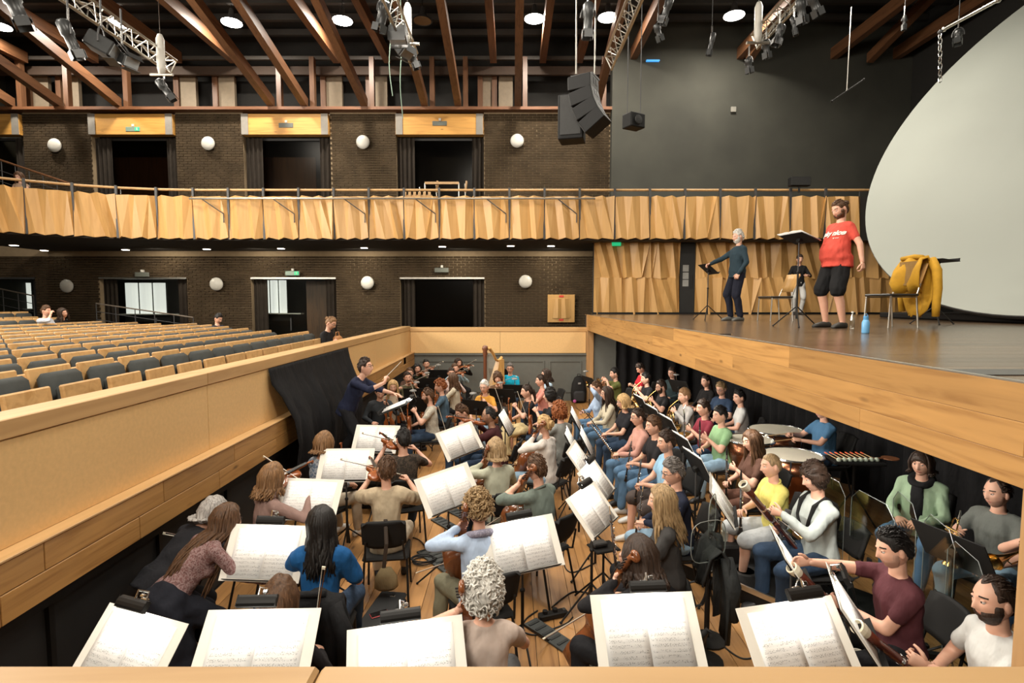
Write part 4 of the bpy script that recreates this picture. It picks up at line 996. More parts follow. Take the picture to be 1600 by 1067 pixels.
# ------------------------------------------------------------------ white projection disc
def uvw(a, tl): return np.array([[math.cos(a), math.sin(a), 0], [-math.sin(a)*math.sin(tl), math.cos(a)*math.sin(tl), math.cos(tl)]])
u, v = uvw(1.882, -.526); nrm_ = np.cross(u, v)
if nrm_[0] > 0: nrm_ = -nrm_
Md = np.stack([u, np.cross(nrm_, u), nrm_], 1)
dk = thing('projection_disc', 'huge tilted white disc hanging over the stage', 'screen', (0, 0, 0))
setrot(dk, Md, (10.368, 9.5, 6.38))
MB().lathe([(4.29, .03), (4.29, .04)], n=120).build('disc_face', plain('disc_white', (.30, .32, .285), .7, var=.02, scale=.5), dk)
MB().lathe([(4.304, -.06), (4.304, .025)], n=120).build('rim', plain('disc_rim', (.03, .03, .03), .6), dk)
MB().rbox((10.9, 9.0, ZS+.07), (4.6, 7.5, .12), .02).build('floor_dark_block', BLACKMATT); o = bpy.data.objects['floor_dark_block']; tag(o, 'low black plinth on the stage under the white disc', 'block'); o.name = 'disc_dark_block'  # low black block makes the dark band beneath the disc
# chains and rods
def chain(name, lab, p0, p1, r=.035, cat='chain', mat=None):
    t = thing(name, lab, cat, p0); p0 = np.asarray(p0); d = np.asarray(p1)-p0; n = max(3, int(vlen(d)/.11)); m = MB()
    for i in range(n):
        c = d*(i+.5)/n; tt = np.linspace(0, 2*PI, 8, endpoint=False); x = V3(1, 0, 0) if i % 2 else V3(0, 1, 0)
        m.tube(c+np.outer(np.cos(tt)*r, x)+np.outer(np.sin(tt)*vlen(d)/n*.62, V3(0, 0, 1)), .009, 5, closed=True)
    m.build('links', mat or CHROME, t); MB().ball((0, 0, 0), .045, 8, 6).build('shackle', DARKGREY, t); return t
chain('hanging_chain', 'steel chain running down to the edge of the white disc', aty(1469, 50, 11), aty(1469, 128, 11))
def pipe(name, lab, a, b, r=.022, mat=DARKGREY, cat='pipe', ends=True):
    t = thing(name, lab, cat, (0, 0, 0)); MB().cyl(a, b, r, 8).build('tube', mat, t)
    if ends:
        for p in (a, b): MB().ball(p, r*1.6, 8, 6).build('end_cap', mat, t)
    return t
pipe('flying_pipe', 'thin pipe slung diagonally above the white disc', aty(1475, 46, 11), aty(1560, 0, 9.6), .03, ALU)
pipe('hanging_rod', 'thin steel rod hanging alone in front of the dark wall', aty(1330, 12, 13), aty(1323, 142, 13), .012, ALU)
pipe('crossbar', 'short dark bar slung at the foot of the hanging rod', aty(1300, 158, 13), aty(1350, 124, 12.6), .018, BLACK)
for px, lab in ((612, 'pale green cable hanging beside the second lighting truss'), (628, 'longer pale green cable hanging to the balcony lintel')):
    a = aty(px-5 if px < 620 else px-2, 10, 12); b = aty(px, 150 if px < 620 else 185, 12); t = np.linspace(0, 1, 12)[:, None]
    tag(MB().tube(np.concatenate([[[a[0], a[1], 12.39]], a+(b-a)*t+np.stack([.03*np.sin(t[:, 0]*7), 0*t[:, 0], 0*t[:, 0]], 1)]), .010, 5).build('hanging_cable', plain('green_cable', (.16, .24, .18), .6)), lab, 'cable')
# ------------------------------------------------------------------ lighting trusses
def truss(X, y0, y1, z, lab, dz=0):
    t = thing('lighting_truss', lab, 'truss', (X, 0, z)); h = .26
    C3 = [V3(-h/2, 0, h/2), V3(h/2, 0, h/2), V3(0, 0, -h/2)]
    for c in C3: MB().cyl(c+V3(0, y0, 0), c+V3(0, y1, dz), .025, 8).build('chord', ALU, t)
    m = MB(); n = int((y1-y0)/.22)
    for i in range(n):
        ya, yb = y0+(y1-y0)*i/n, y0+(y1-y0)*(i+1)/n; q0 = dz*i/n; q1 = dz*(i+1)/n
        for a, b in ((0, 1), (1, 2), (2, 0)):
            if i % 2: a, b = b, a
            m.cyl(C3[a]+V3(0, ya, q0), C3[b]+V3(0, yb, q1), .010, 5)
    m.build('lattice', ALU, t)
    for a, b in ((0, 1), (1, 2), (2, 0)): MB().cyl(C3[a]+V3(0, y1, dz), C3[b]+V3(0, y1, dz), .016, 6).build('end_bar', ALU, t)
    return t
truss(-7.05, 4.5, 11.6, 7.75, 'aluminium lighting truss at the stalls end of the hall'); truss(-2.08, 4.5, 11.6, 7.9, 'aluminium lighting truss above the middle of the pit')
truss(2.02, 4.5, 11.4, 7.75, 'aluminium lighting truss behind the hanging speaker stack'); truss(5.05, 4.5, 11.6, 8.25, 'aluminium lighting truss above the stage by the dark wall')
SPOTB = plain('spot_body', (.04, .042, .042), .35)
def spot(px, py, Y, dirv, L, r, lab, cat='spotlight', box=False):
    on_truss = any(abs(float(aty(px, py, Y)[0])-q) < .75 for q in (-7.05, -2.08, 2.02, 5.05)) and Y < 11.9
    p = aty(px, py, Y); t = thing('stage_spotlight', lab, cat, p); L *= .75; r *= .78; d = unit(dirv); x, y = basis(d); M = np.stack([x, y, d], 1)
    if box:
        MB().rbox((0, 0, 0), (r*2.6, r*1.8, L), .02, M).build('housing', SPOTB, t); MB().rbox(d*L*.5, (r*2.3, r*1.5, .02), .005, M).build('lens', plain('spot_lens', (.3, .32, .33), .15), t)
        for i in (-1, 1): MB().box(d*L*.55+y*i*r*1.1, (r*2.5, .008, r*1.2), M @ rotx(i*.5)).build('barn_door', SPOTB, t)
    else:
        MB().lathe([(r*.7, -L*.5), (r, -L*.42), (r, -.05*L), (r*.8, 0), (r*.8, L*.35), (r*1.05, L*.5)], n=14, rot=M).build('body', SPOTB, t, True)
        MB().lathe([(r*.85, L*.49), (r*.85, L*.505)], n=14, rot=M).build('lens', plain('spot_lens', (.3, .32, .33), .15), t)
        for i in range(4): MB().box(d*L*.56+M @ (rotz(i*PI/2) @ V3(0, r*1.0, 0)), (r*1.5, .008, .12), M @ rotz(i*PI/2)).build('barn_door', SPOTB, t)
    tt = np.linspace(0, PI, 9); MB().tube(np.outer(np.cos(tt)*r*1.35, x)+np.outer(np.sin(tt)*r*2.2, V3(0, 0, 1)), .014, 5).build('yoke', DARKGREY, t)
    MB().cyl((0, 0, r*2.1), (0, 0, r*2.1+.22), .018, 6).build('hook_clamp', CHROME, t)
    if not on_truss: MB().cyl((0, 0, r*2.1+.2), (0, 0, 12.38-p[2]), .007, 6).build('drop_wire', DARKGREY, t)
    elif p[2] < 7.5: MB().cyl((0, 0, r*2.1+.2), (0, 0, 7.66-p[2]), .016, 6).build('drop_arm', DARKGREY, t)
    return t
spot(108, 57, 8.6, (.25, .3, -1), .62, .12, 'black spotlight pointing down from the stalls truss'); spot(160, 72, 8.9, (.9, .3, -.5), .5, .17, 'wide black floodlight with barn doors on the stalls truss', box=True)
spot(192, 92, 9.2, (.7, -.2, -.35), .55, .13, 'black moving light box under the stalls truss', box=True); spot(257, 138, 11.3, (.5, .2, -.75), .5, .11, 'small black profile spot at the end of the stalls truss')
spot(22, 6, 7.6, (.3, .2, -1), .6, .14, 'black spotlight at the top edge of the stalls truss')
spot(598, 22, 9.8, (-.35, .2, -1), .55, .13, 'black spotlight tilted toward the stalls on the middle truss'); spot(622, 54, 10.3, (0, -.3, -1), .34, .16, 'square black floodlight on the middle truss', box=True)
spot(630, 76, 10.8, (.5, -.3, -.8), .42, .15, 'black flood with open barn doors at the middle truss end', box=True); spot(646, 92, 11.4, (.4, .1, -1), .34, .10, 'small black spot at the very end of the middle truss')
spot(919, 28, 9.4, (0, .1, -1), .62, .12, 'tall black moving head hanging above the speaker stack'); spot(1042, 14, 9.6, (-.3, .2, -1), .45, .09, 'slim silver spot above the stage beside the dark roof'); spot(1028, 48, 11, (.4, .2, -1), .34, .08, 'small spot under the roof above the hung speaker')
spot(1112, 66, 12, (-.2, .1, -1), .5, .07, 'slim black spot hanging by the lit stage house light'); spot(1252, 14, 9.5, (.2, .1, -1), .42, .10, 'black spot on the stage truss at the top'); spot(1218, 52, 10.4, (-.3, 0, -1), .4, .10, 'black spot in the middle of the stage truss')
spot(1197, 74, 11.1, (.2, .1, -1), .36, .09, 'small black spot near the stage truss end'); spot(1170, 100, 11.8, (.2, .1, -1), .3, .09, 'last black lamp under the stage truss end'); spot(1272, 4, 9.2, (.5, .1, -1), .4, .10, 'black spot clamped beside the topmost stage truss lamp')
spot(1497, 56, 11, (-.2, -.2, -1), .3, .09, 'small pale lamp beside the disc chain'); spot(1240, 38, 10, (.2, -.1, -1), .34, .05, 'thin chrome lamp hanging under the stage truss'); spot(1413, 33, 12, (.0, 0, -1), .3, .05, 'thin chrome fitting hanging beside the roof strut')
for px, py, lab in ((251, 82, 'white chain hoist on the stalls truss'), (637, 34, 'white chain hoist on the middle truss'), (1185, 32, 'white chain hoist on the stage truss')):
    p = aty(px, py, 11.0); t = thing('chain_hoist', lab, 'hoist', p); MB().lathe([(.05, -.42), (.075, -.3), (.075, .25), (.04, .34)], n=10).build('body', WHITE, t, True); MB().cyl((0, 0, .3), (0, 0, 2.5), .008, 5).build('chain', CHROME, t); MB().cyl((-.22, 0, -.42), (.22, 0, -.42), .03, 8).build('bracket', ALU, t)
# ------------------------------------------------------------------ speaker stack
SPK = plain('speaker_grille', (.016, .016, .015), .7, var=.15, scale=20, bump=.2); SPK2 = plain('speaker_cabinet', (.009, .009, .009), .65, spec=.2)
p0 = aty(915, 165, 10.6); sp_ = thing('line_array_speaker', 'curved black speaker stack hanging on chains before the brick wall', 'speaker', p0)
cur = V3(-.06, 0, .56); ang = .04; Rs = rotz(-2.05); SPKG = plain('speaker_back', (.06, .062, .058), .6)
for i in range(4):
    M = Rs @ rotx(ang); d = M @ V3(0, 0, -1); c = cur+d*.145
    o = MB().rbox(c, (.52, .50, .285), .012, M).build('cabinet', SPK2, sp_); MB().rbox(c+M @ V3(0, -.255, 0), (.49, .02, .26), .006, M).build('grille', SPK, o); MB().rbox(c+M @ V3(0, .25, 0), (.50, .02, .27), .004, M).build('back_panel', SPKG, o)
    for sx in (-.09, .05): MB().box(c+M @ V3(sx, .262, .03), (.07, .008, .12), M).build('handle_recess', BLACK, o)
    cur = c+d*.145; ang += .19
o = MB().rbox((-.26, .30, -.20), (.55, .50, .95), .02, rotz(-.25)).build('subwoofer', SPK2, sp_); MB().rbox((-.26-.06, .30-.25, -.17), (.45, .02, .84), .006, rotz(-.25)).build('sub_grille', SPK, o)
MB().rbox((0, .1, .60), (.5, .45, .06), .01, rotz(-.5)).build('flying_frame', DARKGREY, sp_)
sp_.scale = (.88, .88, .88)
for x in (-.2, .2): MB().cyl((x, .1, .7), (x*1.05, .1, 3.0), .015, 6).build('chain', ALU, sp_)
p0 = aty(990, 190, 12); t = thing('hung_speaker', 'small black loudspeaker hung on two chains before the dark grey wall', 'speaker', p0)
o = MB().rbox((0, 0, 0), (.40, .3, .30), .02, rotz(.5)).build('cabinet', SPK2, t); MB().lathe([(.10, -.005), (.09, .012), (.03, .02)], (.075, -.15, 0), 14, rot=rotz(.5) @ rotx(PI/2)).build('cone', SPK, o)
for x in (-.14, .14): MB().cyl((x, 0, .15), (x, 0, 2.6), .010, 5).build('chain', DARKGREY, t)
p0 = aty(1249, 284, 15.9); t = thing('monitor_box', 'flat black loudspeaker box standing on the balcony rail', 'speaker', p0); MB().rbox((0, 0, 0), (.58, .2, .26), .02).build('cabinet', SPK2, t); MB().bb((-.27, -.11, -.11), (.27, -.1, .11)).build('grille', SPK, t); MB().cyl((0, .0, -.3), (0, 0, -.12), .03).build('foot', BLACK, t)
p0 = aty(1146, 171, 19.05); tag(MB().rbox(p0, (.18, .05, .18), .01).build('wall_box', plain('grey_box', (.22, .21, .18), .6)), 'tiny pale socket box alone on the dark grey stage wall', 'box')
p0 = aty(1020, 95, 19.06); tag(MB().rbox(p0, (.45, .1, .05), .01).build('blue_indicator', glow('blue_led', (.08, .4, .9), .8)), 'small blue glowing strip under the dark roof', 'light')
# ------------------------------------------------------------------ stands, sheet music, lamps
PAPER = None
def papermat():
    m, nt, b = _nt('sheet_paper'); tc = nt.nodes.new('ShaderNodeTexCoord'); sx = nt.nodes.new('ShaderNodeSeparateXYZ'); nt.links.new(tc.outputs['Object'], sx.inputs[0])
    def mth(op, a, bb=None, c=None):
        n = nt.nodes.new('ShaderNodeMath'); n.operation = op
        for i, q in enumerate((a, bb, c)):
            if q is None: continue
            if isinstance(q, (int, float)): n.inputs[i].default_value = q
            else: nt.links.new(q, n.inputs[i])
        return n.outputs[0]
    X, Y = sx.outputs['X'], sx.outputs['Y']
    fy = mth('FRACT', mth('MULTIPLY', mth('ADD', Y, 5.0), 1/.028)); inst = mth('LESS_THAN', fy, .42)
    ln = mth('LESS_THAN', mth('FRACT', mth('MULTIPLY', fy, 1/.084)), .2)
    ax = mth('ABSOLUTE', X); inx = mth('MULTIPLY', mth('GREATER_THAN', ax, .012), mth('LESS_THAN', ax, .232)); iny = mth('LESS_THAN', mth('ABSOLUTE', Y), .155)
    area = mth('MULTIPLY', inx, iny)
    v = _tex(nt, (150, 170, 1)); n1 = _noise(nt, v, 1, 1); v2 = _tex(nt, (18, 36, 1)); n2 = _noise(nt, v2, 1, 1)
    note = mth('MULTIPLY', mth('GREATER_THAN', n1, .56), mth('GREATER_THAN', n2, .44)); fy2 = mth('LESS_THAN', fy, .62)
    ink = mth('MULTIPLY', area, mth('MAXIMUM', mth('MULTIPLY', mth('MULTIPLY', ln, inst), .3), mth('MULTIPLY', mth('MULTIPLY', note, fy2), .5)))
    mx = nt.nodes.new('ShaderNodeMix'); mx.data_type = 'RGBA'; nt.links.new(ink, mx.inputs[0]); mx.inputs[6].default_value = (.90, .895, .87, 1); mx.inputs[7].default_value = (.05, .05, .055, 1)
    nt.links.new(mx.outputs[2], b.inputs['Base Color']); b.inputs['Roughness'].default_value = .7; return m
PAPER = papermat(); CARD = plain('cream_card', (.80, .77, .69), .7, var=.02)
def music_stand(pos, yaw, tilt=60, h=1.12, lab='', group=None, sheet=None, lamp=None, w=.56, hh=.38, board=True, slab=None, lampx=0, fold=False, roll=0, llab=None, lz=0):
    """pos: floor point under the desk; yaw 0: the desk face looks to -y"""
    pos = np.asarray(pos, float); t = thing('music_stand', lab, 'music stand', pos, yaw, group); T = R_(tilt)
    M = roty(0) @ rotx(T-0) if 0 else np.stack([V3(1, 0, 0), V3(0, math.cos(T), math.sin(T)), V3(0, -math.sin(T), math.cos(T))], 1)   # desk axes: x, up the desk, out of its face
    if roll: M = M @ rotz(R_(roll))
    c = V3(0, 0, h)
    d = MB().rbox(c-M @ V3(0, 0, .006), (w-.04, hh-.03, .008), .003, M).build('desk', BLACKMATT, t); MB().rbox(c+M @ V3(0, -hh/2+.02, .02), (w-.06, .006, .05), .002, M).build('lip', BLACKMATT, d)
    b0 = c-M @ V3(0, .02, .03)
    MB().cyl((b0[0], b0[1], .30), (b0[0], b0[1], b0[2]), .009, 7).build('upper_pole', DARKGREY, t); MB().cyl((b0[0], b0[1], .12), (b0[0], b0[1], h*.62), .014, 8).build('lower_pole', BLACK, t)
    MB().ball((b0[0], b0[1], h*.62), .022, 8, 6).build('clamp', BLACK, t); MB().rbox(b0, (.07, .06, .06), .01, M).build('desk_joint', BLACK, t)
    for i in range(3):
        a = i*2*PI/3+.5; e = V3(b0[0]+.33*math.cos(a), b0[1]+.33*math.sin(a), .012); MB().tube([(b0[0], b0[1], .30), e], .009, 6).build('leg', BLACK, t)
        MB().ball(e, (.016, .016, .012), 6, 5).build('foot', BLACK, t)
    Rz = rotz(yaw); Mw = Rz @ M; cw = pos+Rz @ c
    if sheet:
        s = thing('sheet_music', slab or 'open white sheet music resting on a black stand', 'sheet music'); setrot(s, Mw, cw+Mw @ V3(0, 0, .003))
        if board: MB().rbox((0, .01, .002), (w+.02, hh, .004), .001).build('card_folder', CARD, s)
        for sg in (-1, 1):
            U = np.linspace(0, 1, 7); P = [[(sg*u*.25, y+.005, .008+.012*math.sin(PI*min(1, u*1.4))*(1-u)) for u in (U if sg > 0 else U[::-1])] for y in (.178, -.178)]
            P = np.array(P)[:, :, :]; MB().grid(P[::-1] if 1 else P, thick=.004).build('page', PAPER, s, True)
    if lamp:
        l = thing('stand_lamp', llab or 'black clip-on reading lamp on a music stand', 'lamp'); setrot(l, Mw, cw+Mw @ V3(lampx, hh/2+.03, .075))
        tt = np.linspace(0, PI, 7); sec = np.stack([0*tt, .034*np.cos(tt), .028*np.sin(tt)+.012], 1)
        P = np.array([[(x, q[1], q[2]) for q in sec] for x in (-.105, .105)]); MB().grid(P, thick=.003).box((-.105, 0, .02), (.004, .06, .03)).box((.105, 0, .02), (.004, .06, .03)).build('shade', BLACK, l)
        MB().tube([(0, .02, .02), (0, .07, .03), (.02, .075, -.02), (.0, .03, -.05)], .006, 6).build('arm', CHROME, l); MB().rbox((0, .02, -.04), (.05, .05, .02), .004).build('clip', CHROME, l); MB().rbox((.03, .05, .01), (.03, .02, .02), .004).build('clip_jaw', CHROME, l)
        L = area_light('stand_bulb', (0, 0, 0), (0, 0, -1), lamp, .16, (1, .97, .9), .03, parent=l); L.location = (0, -.005, .02); L.rotation_euler = (R_(-52), 0, 0)
    return t
# ------------------------------------------------------------------ instruments (each in its own frame, placed by a 3x3 matrix)
VARN = wood('violin_varnish', (.30, .085, .022), (.18, .045, .012), axis=1, rough=.2, scale=2, coat=.5); VARNB = wood('cello_varnish', (.22, .07, .022), (.13, .04, .013), axis=1, rough=.22, scale=1, coat=.5)
GRENA = plain('grenadilla', (.015, .012, .011), .3); MAPLE = wood('bassoon_maple', (.10, .022, .012), (.05, .012, .008), axis=2, rough=.2, coat=.6); IVORY = plain('bell_ring', (.75, .68, .52), .35); WHITEP = plain('white_felt', (.75, .74, .68), .8)
def fiddle(name, s, rib, varn):
    """y from the tail button to the scroll, z out of the front"""
    root = thing(name, '', name); hw = [(0, .0), (.004, .04), (.02, .082), (.06, .101), (.11, .098), (.15, .074), (.18, .058), (.215, .056), (.245, .066), (.28, .081), (.315, .082), (.34, .064), (.352, .03), (.356, .012)]
    y = np.array([a for a, _ in hw])*s; x = np.array([b for _, b in hw])*s; r = rib*s
    ou = np.concatenate([np.stack([x, y], 1), np.stack([-x[::-1], y[::-1]], 1)]); n = len(ou); m = MB(); c = V3(0, .18*s, 0); L = []
    for k, z in ((.0, r+.014*s), (.55, r+.012*s), (.93, r+.003*s), (1.0, r), (1.0, 0), (.93, -.003*s), (.0, -.014*s)):
        L.append(np.column_stack([ou[:, 0]*max(k, .02), (ou[:, 1]-.18*s)*max(k, .02)+.18*s, np.full(n, z)]))
    V = np.concatenate(L); Q = [[i*n+k, i*n+(k+1) % n, (i+1)*n+(k+1) % n, (i+1)*n+k] for i in range(len(L)-1) for k in range(n)]
    o = [m.add(V, Q).build('body', varn, root, True)]; zt = r+.012*s
    o.append(MB().box((0, .40*s, zt-.001*s), (.026*s, .16*s, .018*s)).build('neck', varn, root))
    o.append(MB().add([[-.021*s, .215*s, zt+.018*s], [.021*s, .215*s, zt+.018*s], [.012*s, .485*s, zt+.012*s], [-.012*s, .485*s, zt+.012*s], [-.021*s, .215*s, zt+.010*s], [.021*s, .215*s, zt+.010*s], [.012*s, .485*s, zt+.002*s], [-.012*s, .485*s, zt+.002*s]], [[0, 1, 2, 3], [7, 6, 5, 4], [0, 4, 5, 1], [1, 5, 6, 2], [2, 6, 7, 3], [3, 7, 4, 0]]).build('fingerboard', EBONY, root))
    t = np.linspace(0, 4.2, 20); rr = .017*(1-t/5.6); pts = [(0, .49*s, zt*1.0-.004*s), (0, .53*s, zt-.006*s), (0, .56*s, zt-.010*s)]+[(0, (.572+rr[i]*math.sin(t[i]))*s, zt+(-.018+rr[i]*math.cos(t[i])*-1+.004)*s) for i in range(len(t))]
    o.append(MB().tube(pts, np.concatenate([[.012*s, .012*s, .010*s], np.linspace(.010*s, .006*s, len(t))]), 7).build('scroll', varn, root, True))
    pg = MB()
    for i, yy in enumerate((.50, .515, .53, .545)): pg.cyl((-.022*s, yy*s, zt-.004*s), (.022*s, yy*s, zt-.004*s), .003*s, 5)
    o.append(pg.build('pegs', EBONY, root)); o.append(MB().box((0, .195*s, zt+.014*s), (.042*s, .004*s, .030*s)).build('bridge', plain('bridge_maple', (.55, .38, .2), .6), root))
    o.append(MB().box((0, .08*s, zt+.010*s), (.028*s, .105*s, .006*s), taper=.8).build('tailpiece', EBONY, root)); st = MB()
    for i in range(4): st.tube([((i-1.5)*.006*s, .13*s, zt+.014*s), ((i-1.5)*.009*s, .195*s, zt+.030*s), ((i-1.5)*.005*s, .49*s, zt+.015*s)], .0012*s, 4)
    o.append(st.build('strings', SILVER, root)); f = MB()
    for sg in (-1, 1): f.tube([(sg*.030*s, .165*s, zt-.001*s), (sg*.036*s, .19*s, zt-.0005*s), (sg*.031*s, .225*s, zt-.001*s)], .0035*s, 5)
    o.append(f.build('sound_holes', BLACK, root))
    if s < 1.5: o.append(MB().rbox((.055*s, .03*s, zt+.012*s), (.07*s, .05*s, .014*s), .005).build('chin_rest', EBONY, root))
    else: o.append(MB().cyl((0, 0, .5*r), (0, -.24, .5*r), .006, 6).build('endpin', CHROME, root))
    return Proto(root, o)
VIOLIN = fiddle('violin', 1.0, .032, VARN); CELLO = fiddle('cello', 2.10, .055, VARNB)
def mk_bow():
    r = thing('bow', '', 'bow'); t = np.linspace(0, 1, 9)
    o = [MB().tube(np.stack([0*t, t*.74, .018-.010*np.sin(t*PI)], 1), np.linspace(.0045, .003, 9), 6).build('stick', plain('bow_stick', (.09, .035, .015), .35), r), MB().bb((-.004, .05, -.001), (.004, .735, .001)).build('hair', plain('bow_hair', (.75, .7, .58), .6), r),
         MB().rbox((0, .045, .008), (.012, .045, .02), .003).build('frog', EBONY, r), MB().rbox((0, .735, .008), (.008, .02, .022), .002).build('tip', IVORY, r)]
    return Proto(r, o)
BOW = mk_bow()
def woodwind(name, L, r0, r1, bell, mouth):
    r = thing(name, '', name); o = []
    prof = [(r0, 0), (r1, L*.82), (r1*1.1, L*.86)]+([(bell*.6, L*.93), (bell, L)] if bell else [(r1, L)])
    o.append(MB().lathe([(a, -z) for a, z in prof], n=12).build('tube', GRENA, r, True)); o.append(MB().lathe(mouth, n=8).build('mouthpiece', BLACK if name == 'clarinet' else plain('reed', (.5, .33, .14), .6), r))
    for k in (.10, .34, .60, .86): o.append(MB().lathe([(r1*1.16, -L*k-.008), (r1*1.2, -L*k), (r1*1.16, -L*k+.008)], n=12).build('ring', SILVER, r))
    m = MB()
    for i in range(13):
        z = -L*(.16+.05*i); a = (i*1.3) % 2.2-1.1; d = V3(math.sin(a), math.cos(a), 0); m.lathe([(.008, 0), (.008, .004)], d*(r1+.004)+V3(0, 0, z), 8, rot=np.stack(basis(d)+(d,), 1))
    for sx in (-1, 1): m.cyl((sx*(r1+.004), .002, -L*.14), (sx*(r1+.004), .002, -L*.42), .0025, 5); m.cyl((sx*(r1+.004), .004, -L*.5), (sx*(r1+.004), .004, -L*.8), .0025, 5)
    o.append(m.build('keys', SILVER, r)); return Proto(r, o)
CLARINET = woodwind('clarinet', .60, .011, .0145, .038, [(.012, 0), (.012, .05), (.006, .095), (.003, .10)]); OBOE = woodwind('oboe', .56, .008, .012, .022, [(.003, 0), (.003, .05), (.005, .07)])
def mk_bassoon():
    r = thing('bassoon', '', 'bassoon'); o = []       # z from the boot up to the bell
    o.append(MB().rbox((0, 0, .17), (.085, .05, .36), .02).build('boot', MAPLE, r)); o.append(MB().lathe([(.022, .34), (.023, .8), (.028, .86), (.026, 1.18), (.034, 1.30)], (.02, 0, 0), 14).build('long_joint', MAPLE, r, True))
    o.append(MB().lathe([(.034, 1.29), (.043, 1.33), (.043, 1.365), (.034, 1.37), (.026, 1.34)], (.02, 0, 0), 16, caps=False).build('bell_ring', IVORY, r)); o.append(MB().lathe([(.036, 1.345), (.01, 1.34)], (.02, 0, 0), 14).build('bell_bore', BLACK, r))
    o.append(MB().lathe([(.017, .34), (.016, .82)], (-.024, 0, 0), 12).build('wing_joint', MAPLE, r)); t = np.linspace(0, 1, 12)
    o.append(MB().tube(np.stack([-.024-.30*t**1.3, -.02-.02*t, .82+.13*np.sin(t*2.4)-.02*t], 1), np.linspace(.005, .003, 12), 6).build('bocal', SILVER, r)); o.append(MB().tube([(-.324, -.04, .885), (-.36, -.042, .878)], [.004, .008], 6).build('reed', plain('reed', (.5, .33, .14), .6), r))
    m = MB()
    for i in range(18): m.lathe([(.011, 0), (.011, .006)], (.02*(i % 2)+(.0 if i % 2 else -.024), -.026, .08+.055*i), 8, rot=rotx(PI/2))
    for x in (.045, .0, -.02): m.cyl((x, -.028, .06), (x, -.028, .98), .003, 5)
    for z in (.33, .6, .84, 1.0): m.lathe([(.029, z-.01), (.029, z+.01)], (.02, 0, 0), 12)
    o.append(m.build('keys', SILVER, r)); return Proto(r, o)
BASSOON = mk_bassoon()
def mk_horn():
    r = thing('french_horn', '', 'horn'); o = []; t = np.linspace(0, 2*PI, 26, endpoint=False)
    o.append(MB().tube(np.stack([.135*np.cos(t), .01*np.sin(t), .135*np.sin(t)], 1), .0095, 7, closed=True).build('outer_coil', BRASS, r, True))
    for i, (rx, off) in enumerate(((.10, .014), (.07, -.014), (.085, .03))): o.append(MB().tube(np.stack([rx*np.cos(t)+.01*i, np.full(26, off), rx*.9*np.sin(t)], 1), .007, 6, closed=True).build('slide_coil', BRASS, r, True))
    a = np.linspace(.2, 1, 9); rad = .010+.14*((a-.2)/.8)**3.2; P = np.stack([-.13+.06*a, -.02+.16*a**1.5, -.02-.22*a], 1); o.append(MB().tube(P, rad, 20, caps=False).build('bell', BRASS, r, True))
    o.append(MB().tube([(-.12, 0, .06), (-.16, .05, .14), (-.10, .12, .24), (-.05, .17, .30)], .006, 6).build('leadpipe', BRASS, r)); o.append(MB().lathe([(.005, 0), (.013, .03)], (-.05, .17, .29), 10, rot=rotx(-.5)).build('mouthpiece', SILVER, r))
    for i in range(3): o.append(MB().lathe([(.017, -.03), (.017, .03)], (-.03+.04*i, -.01, .03), 10, rot=rotx(PI/2)).build('valve', SILVER, r))
    return Proto(r, o)
HORN = mk_horn()
def mk_trumpet():
    r = thing('trumpet', '', 'trumpet'); o = []       # y: mouthpiece (0) to bell (.5)
    a = np.linspace(0, 1, 10); o.append(MB().tube(np.stack([0*a, .12+.38*a, 0*a], 1), .006+.055*a**4, 14, caps=False).build('bell', BRASS, r, True))
    o.append(MB().tube([(0, .0, -.0), (0, .30, 0), (0, .36, -.0), (0, .39, -.035), (0, .36, -.07), (0, .12, -.07)], .006, 7).build('tuning_slide', BRASS, r, True)); o.append(MB().tube([(0, .14, 0), (0, .10, -.01), (0, .08, -.035), (0, .10, -.06), (0, .14, -.07)], .006, 7).build('bow_tube', BRASS, r, True))
    o.append(MB().lathe([(.006, 0), (.008, -.04), (.013, -.075)], n=10, rot=rotx(-PI/2) @ rotx(PI)).build('mouthpiece', SILVER, r))
    for i in range(3): o.append(MB().cyl((.012, .19+.026*i, -.11), (.012, .19+.026*i, .04), .0105, 9).build('valve', BRASS, r)); o.append(MB().cyl((.012, .19+.026*i, .04), (.012, .19+.026*i, .065), .007, 8).build('valve_cap', SILVER, r))
    return Proto(r, o)
TRUMPET = mk_trumpet()
def mk_flute():
    r = thing('flute', '', 'flute'); o = [MB().cyl((0, 0, 0), (0, .66, 0), .0095, 8).build('tube', SILVER, r)]; m = MB()
    for i in range(14): m.lathe([(.009, 0), (.009, .005)], (0, .2+.03*i, .009), 8)
    o.append(m.build('keys', SILVER, r)); o.append(MB().rbox((0, .06, .008), (.022, .04, .008), .003).build('lip_plate', SILVER, r)); return Proto(r, o)
FLUTE = mk_flute()
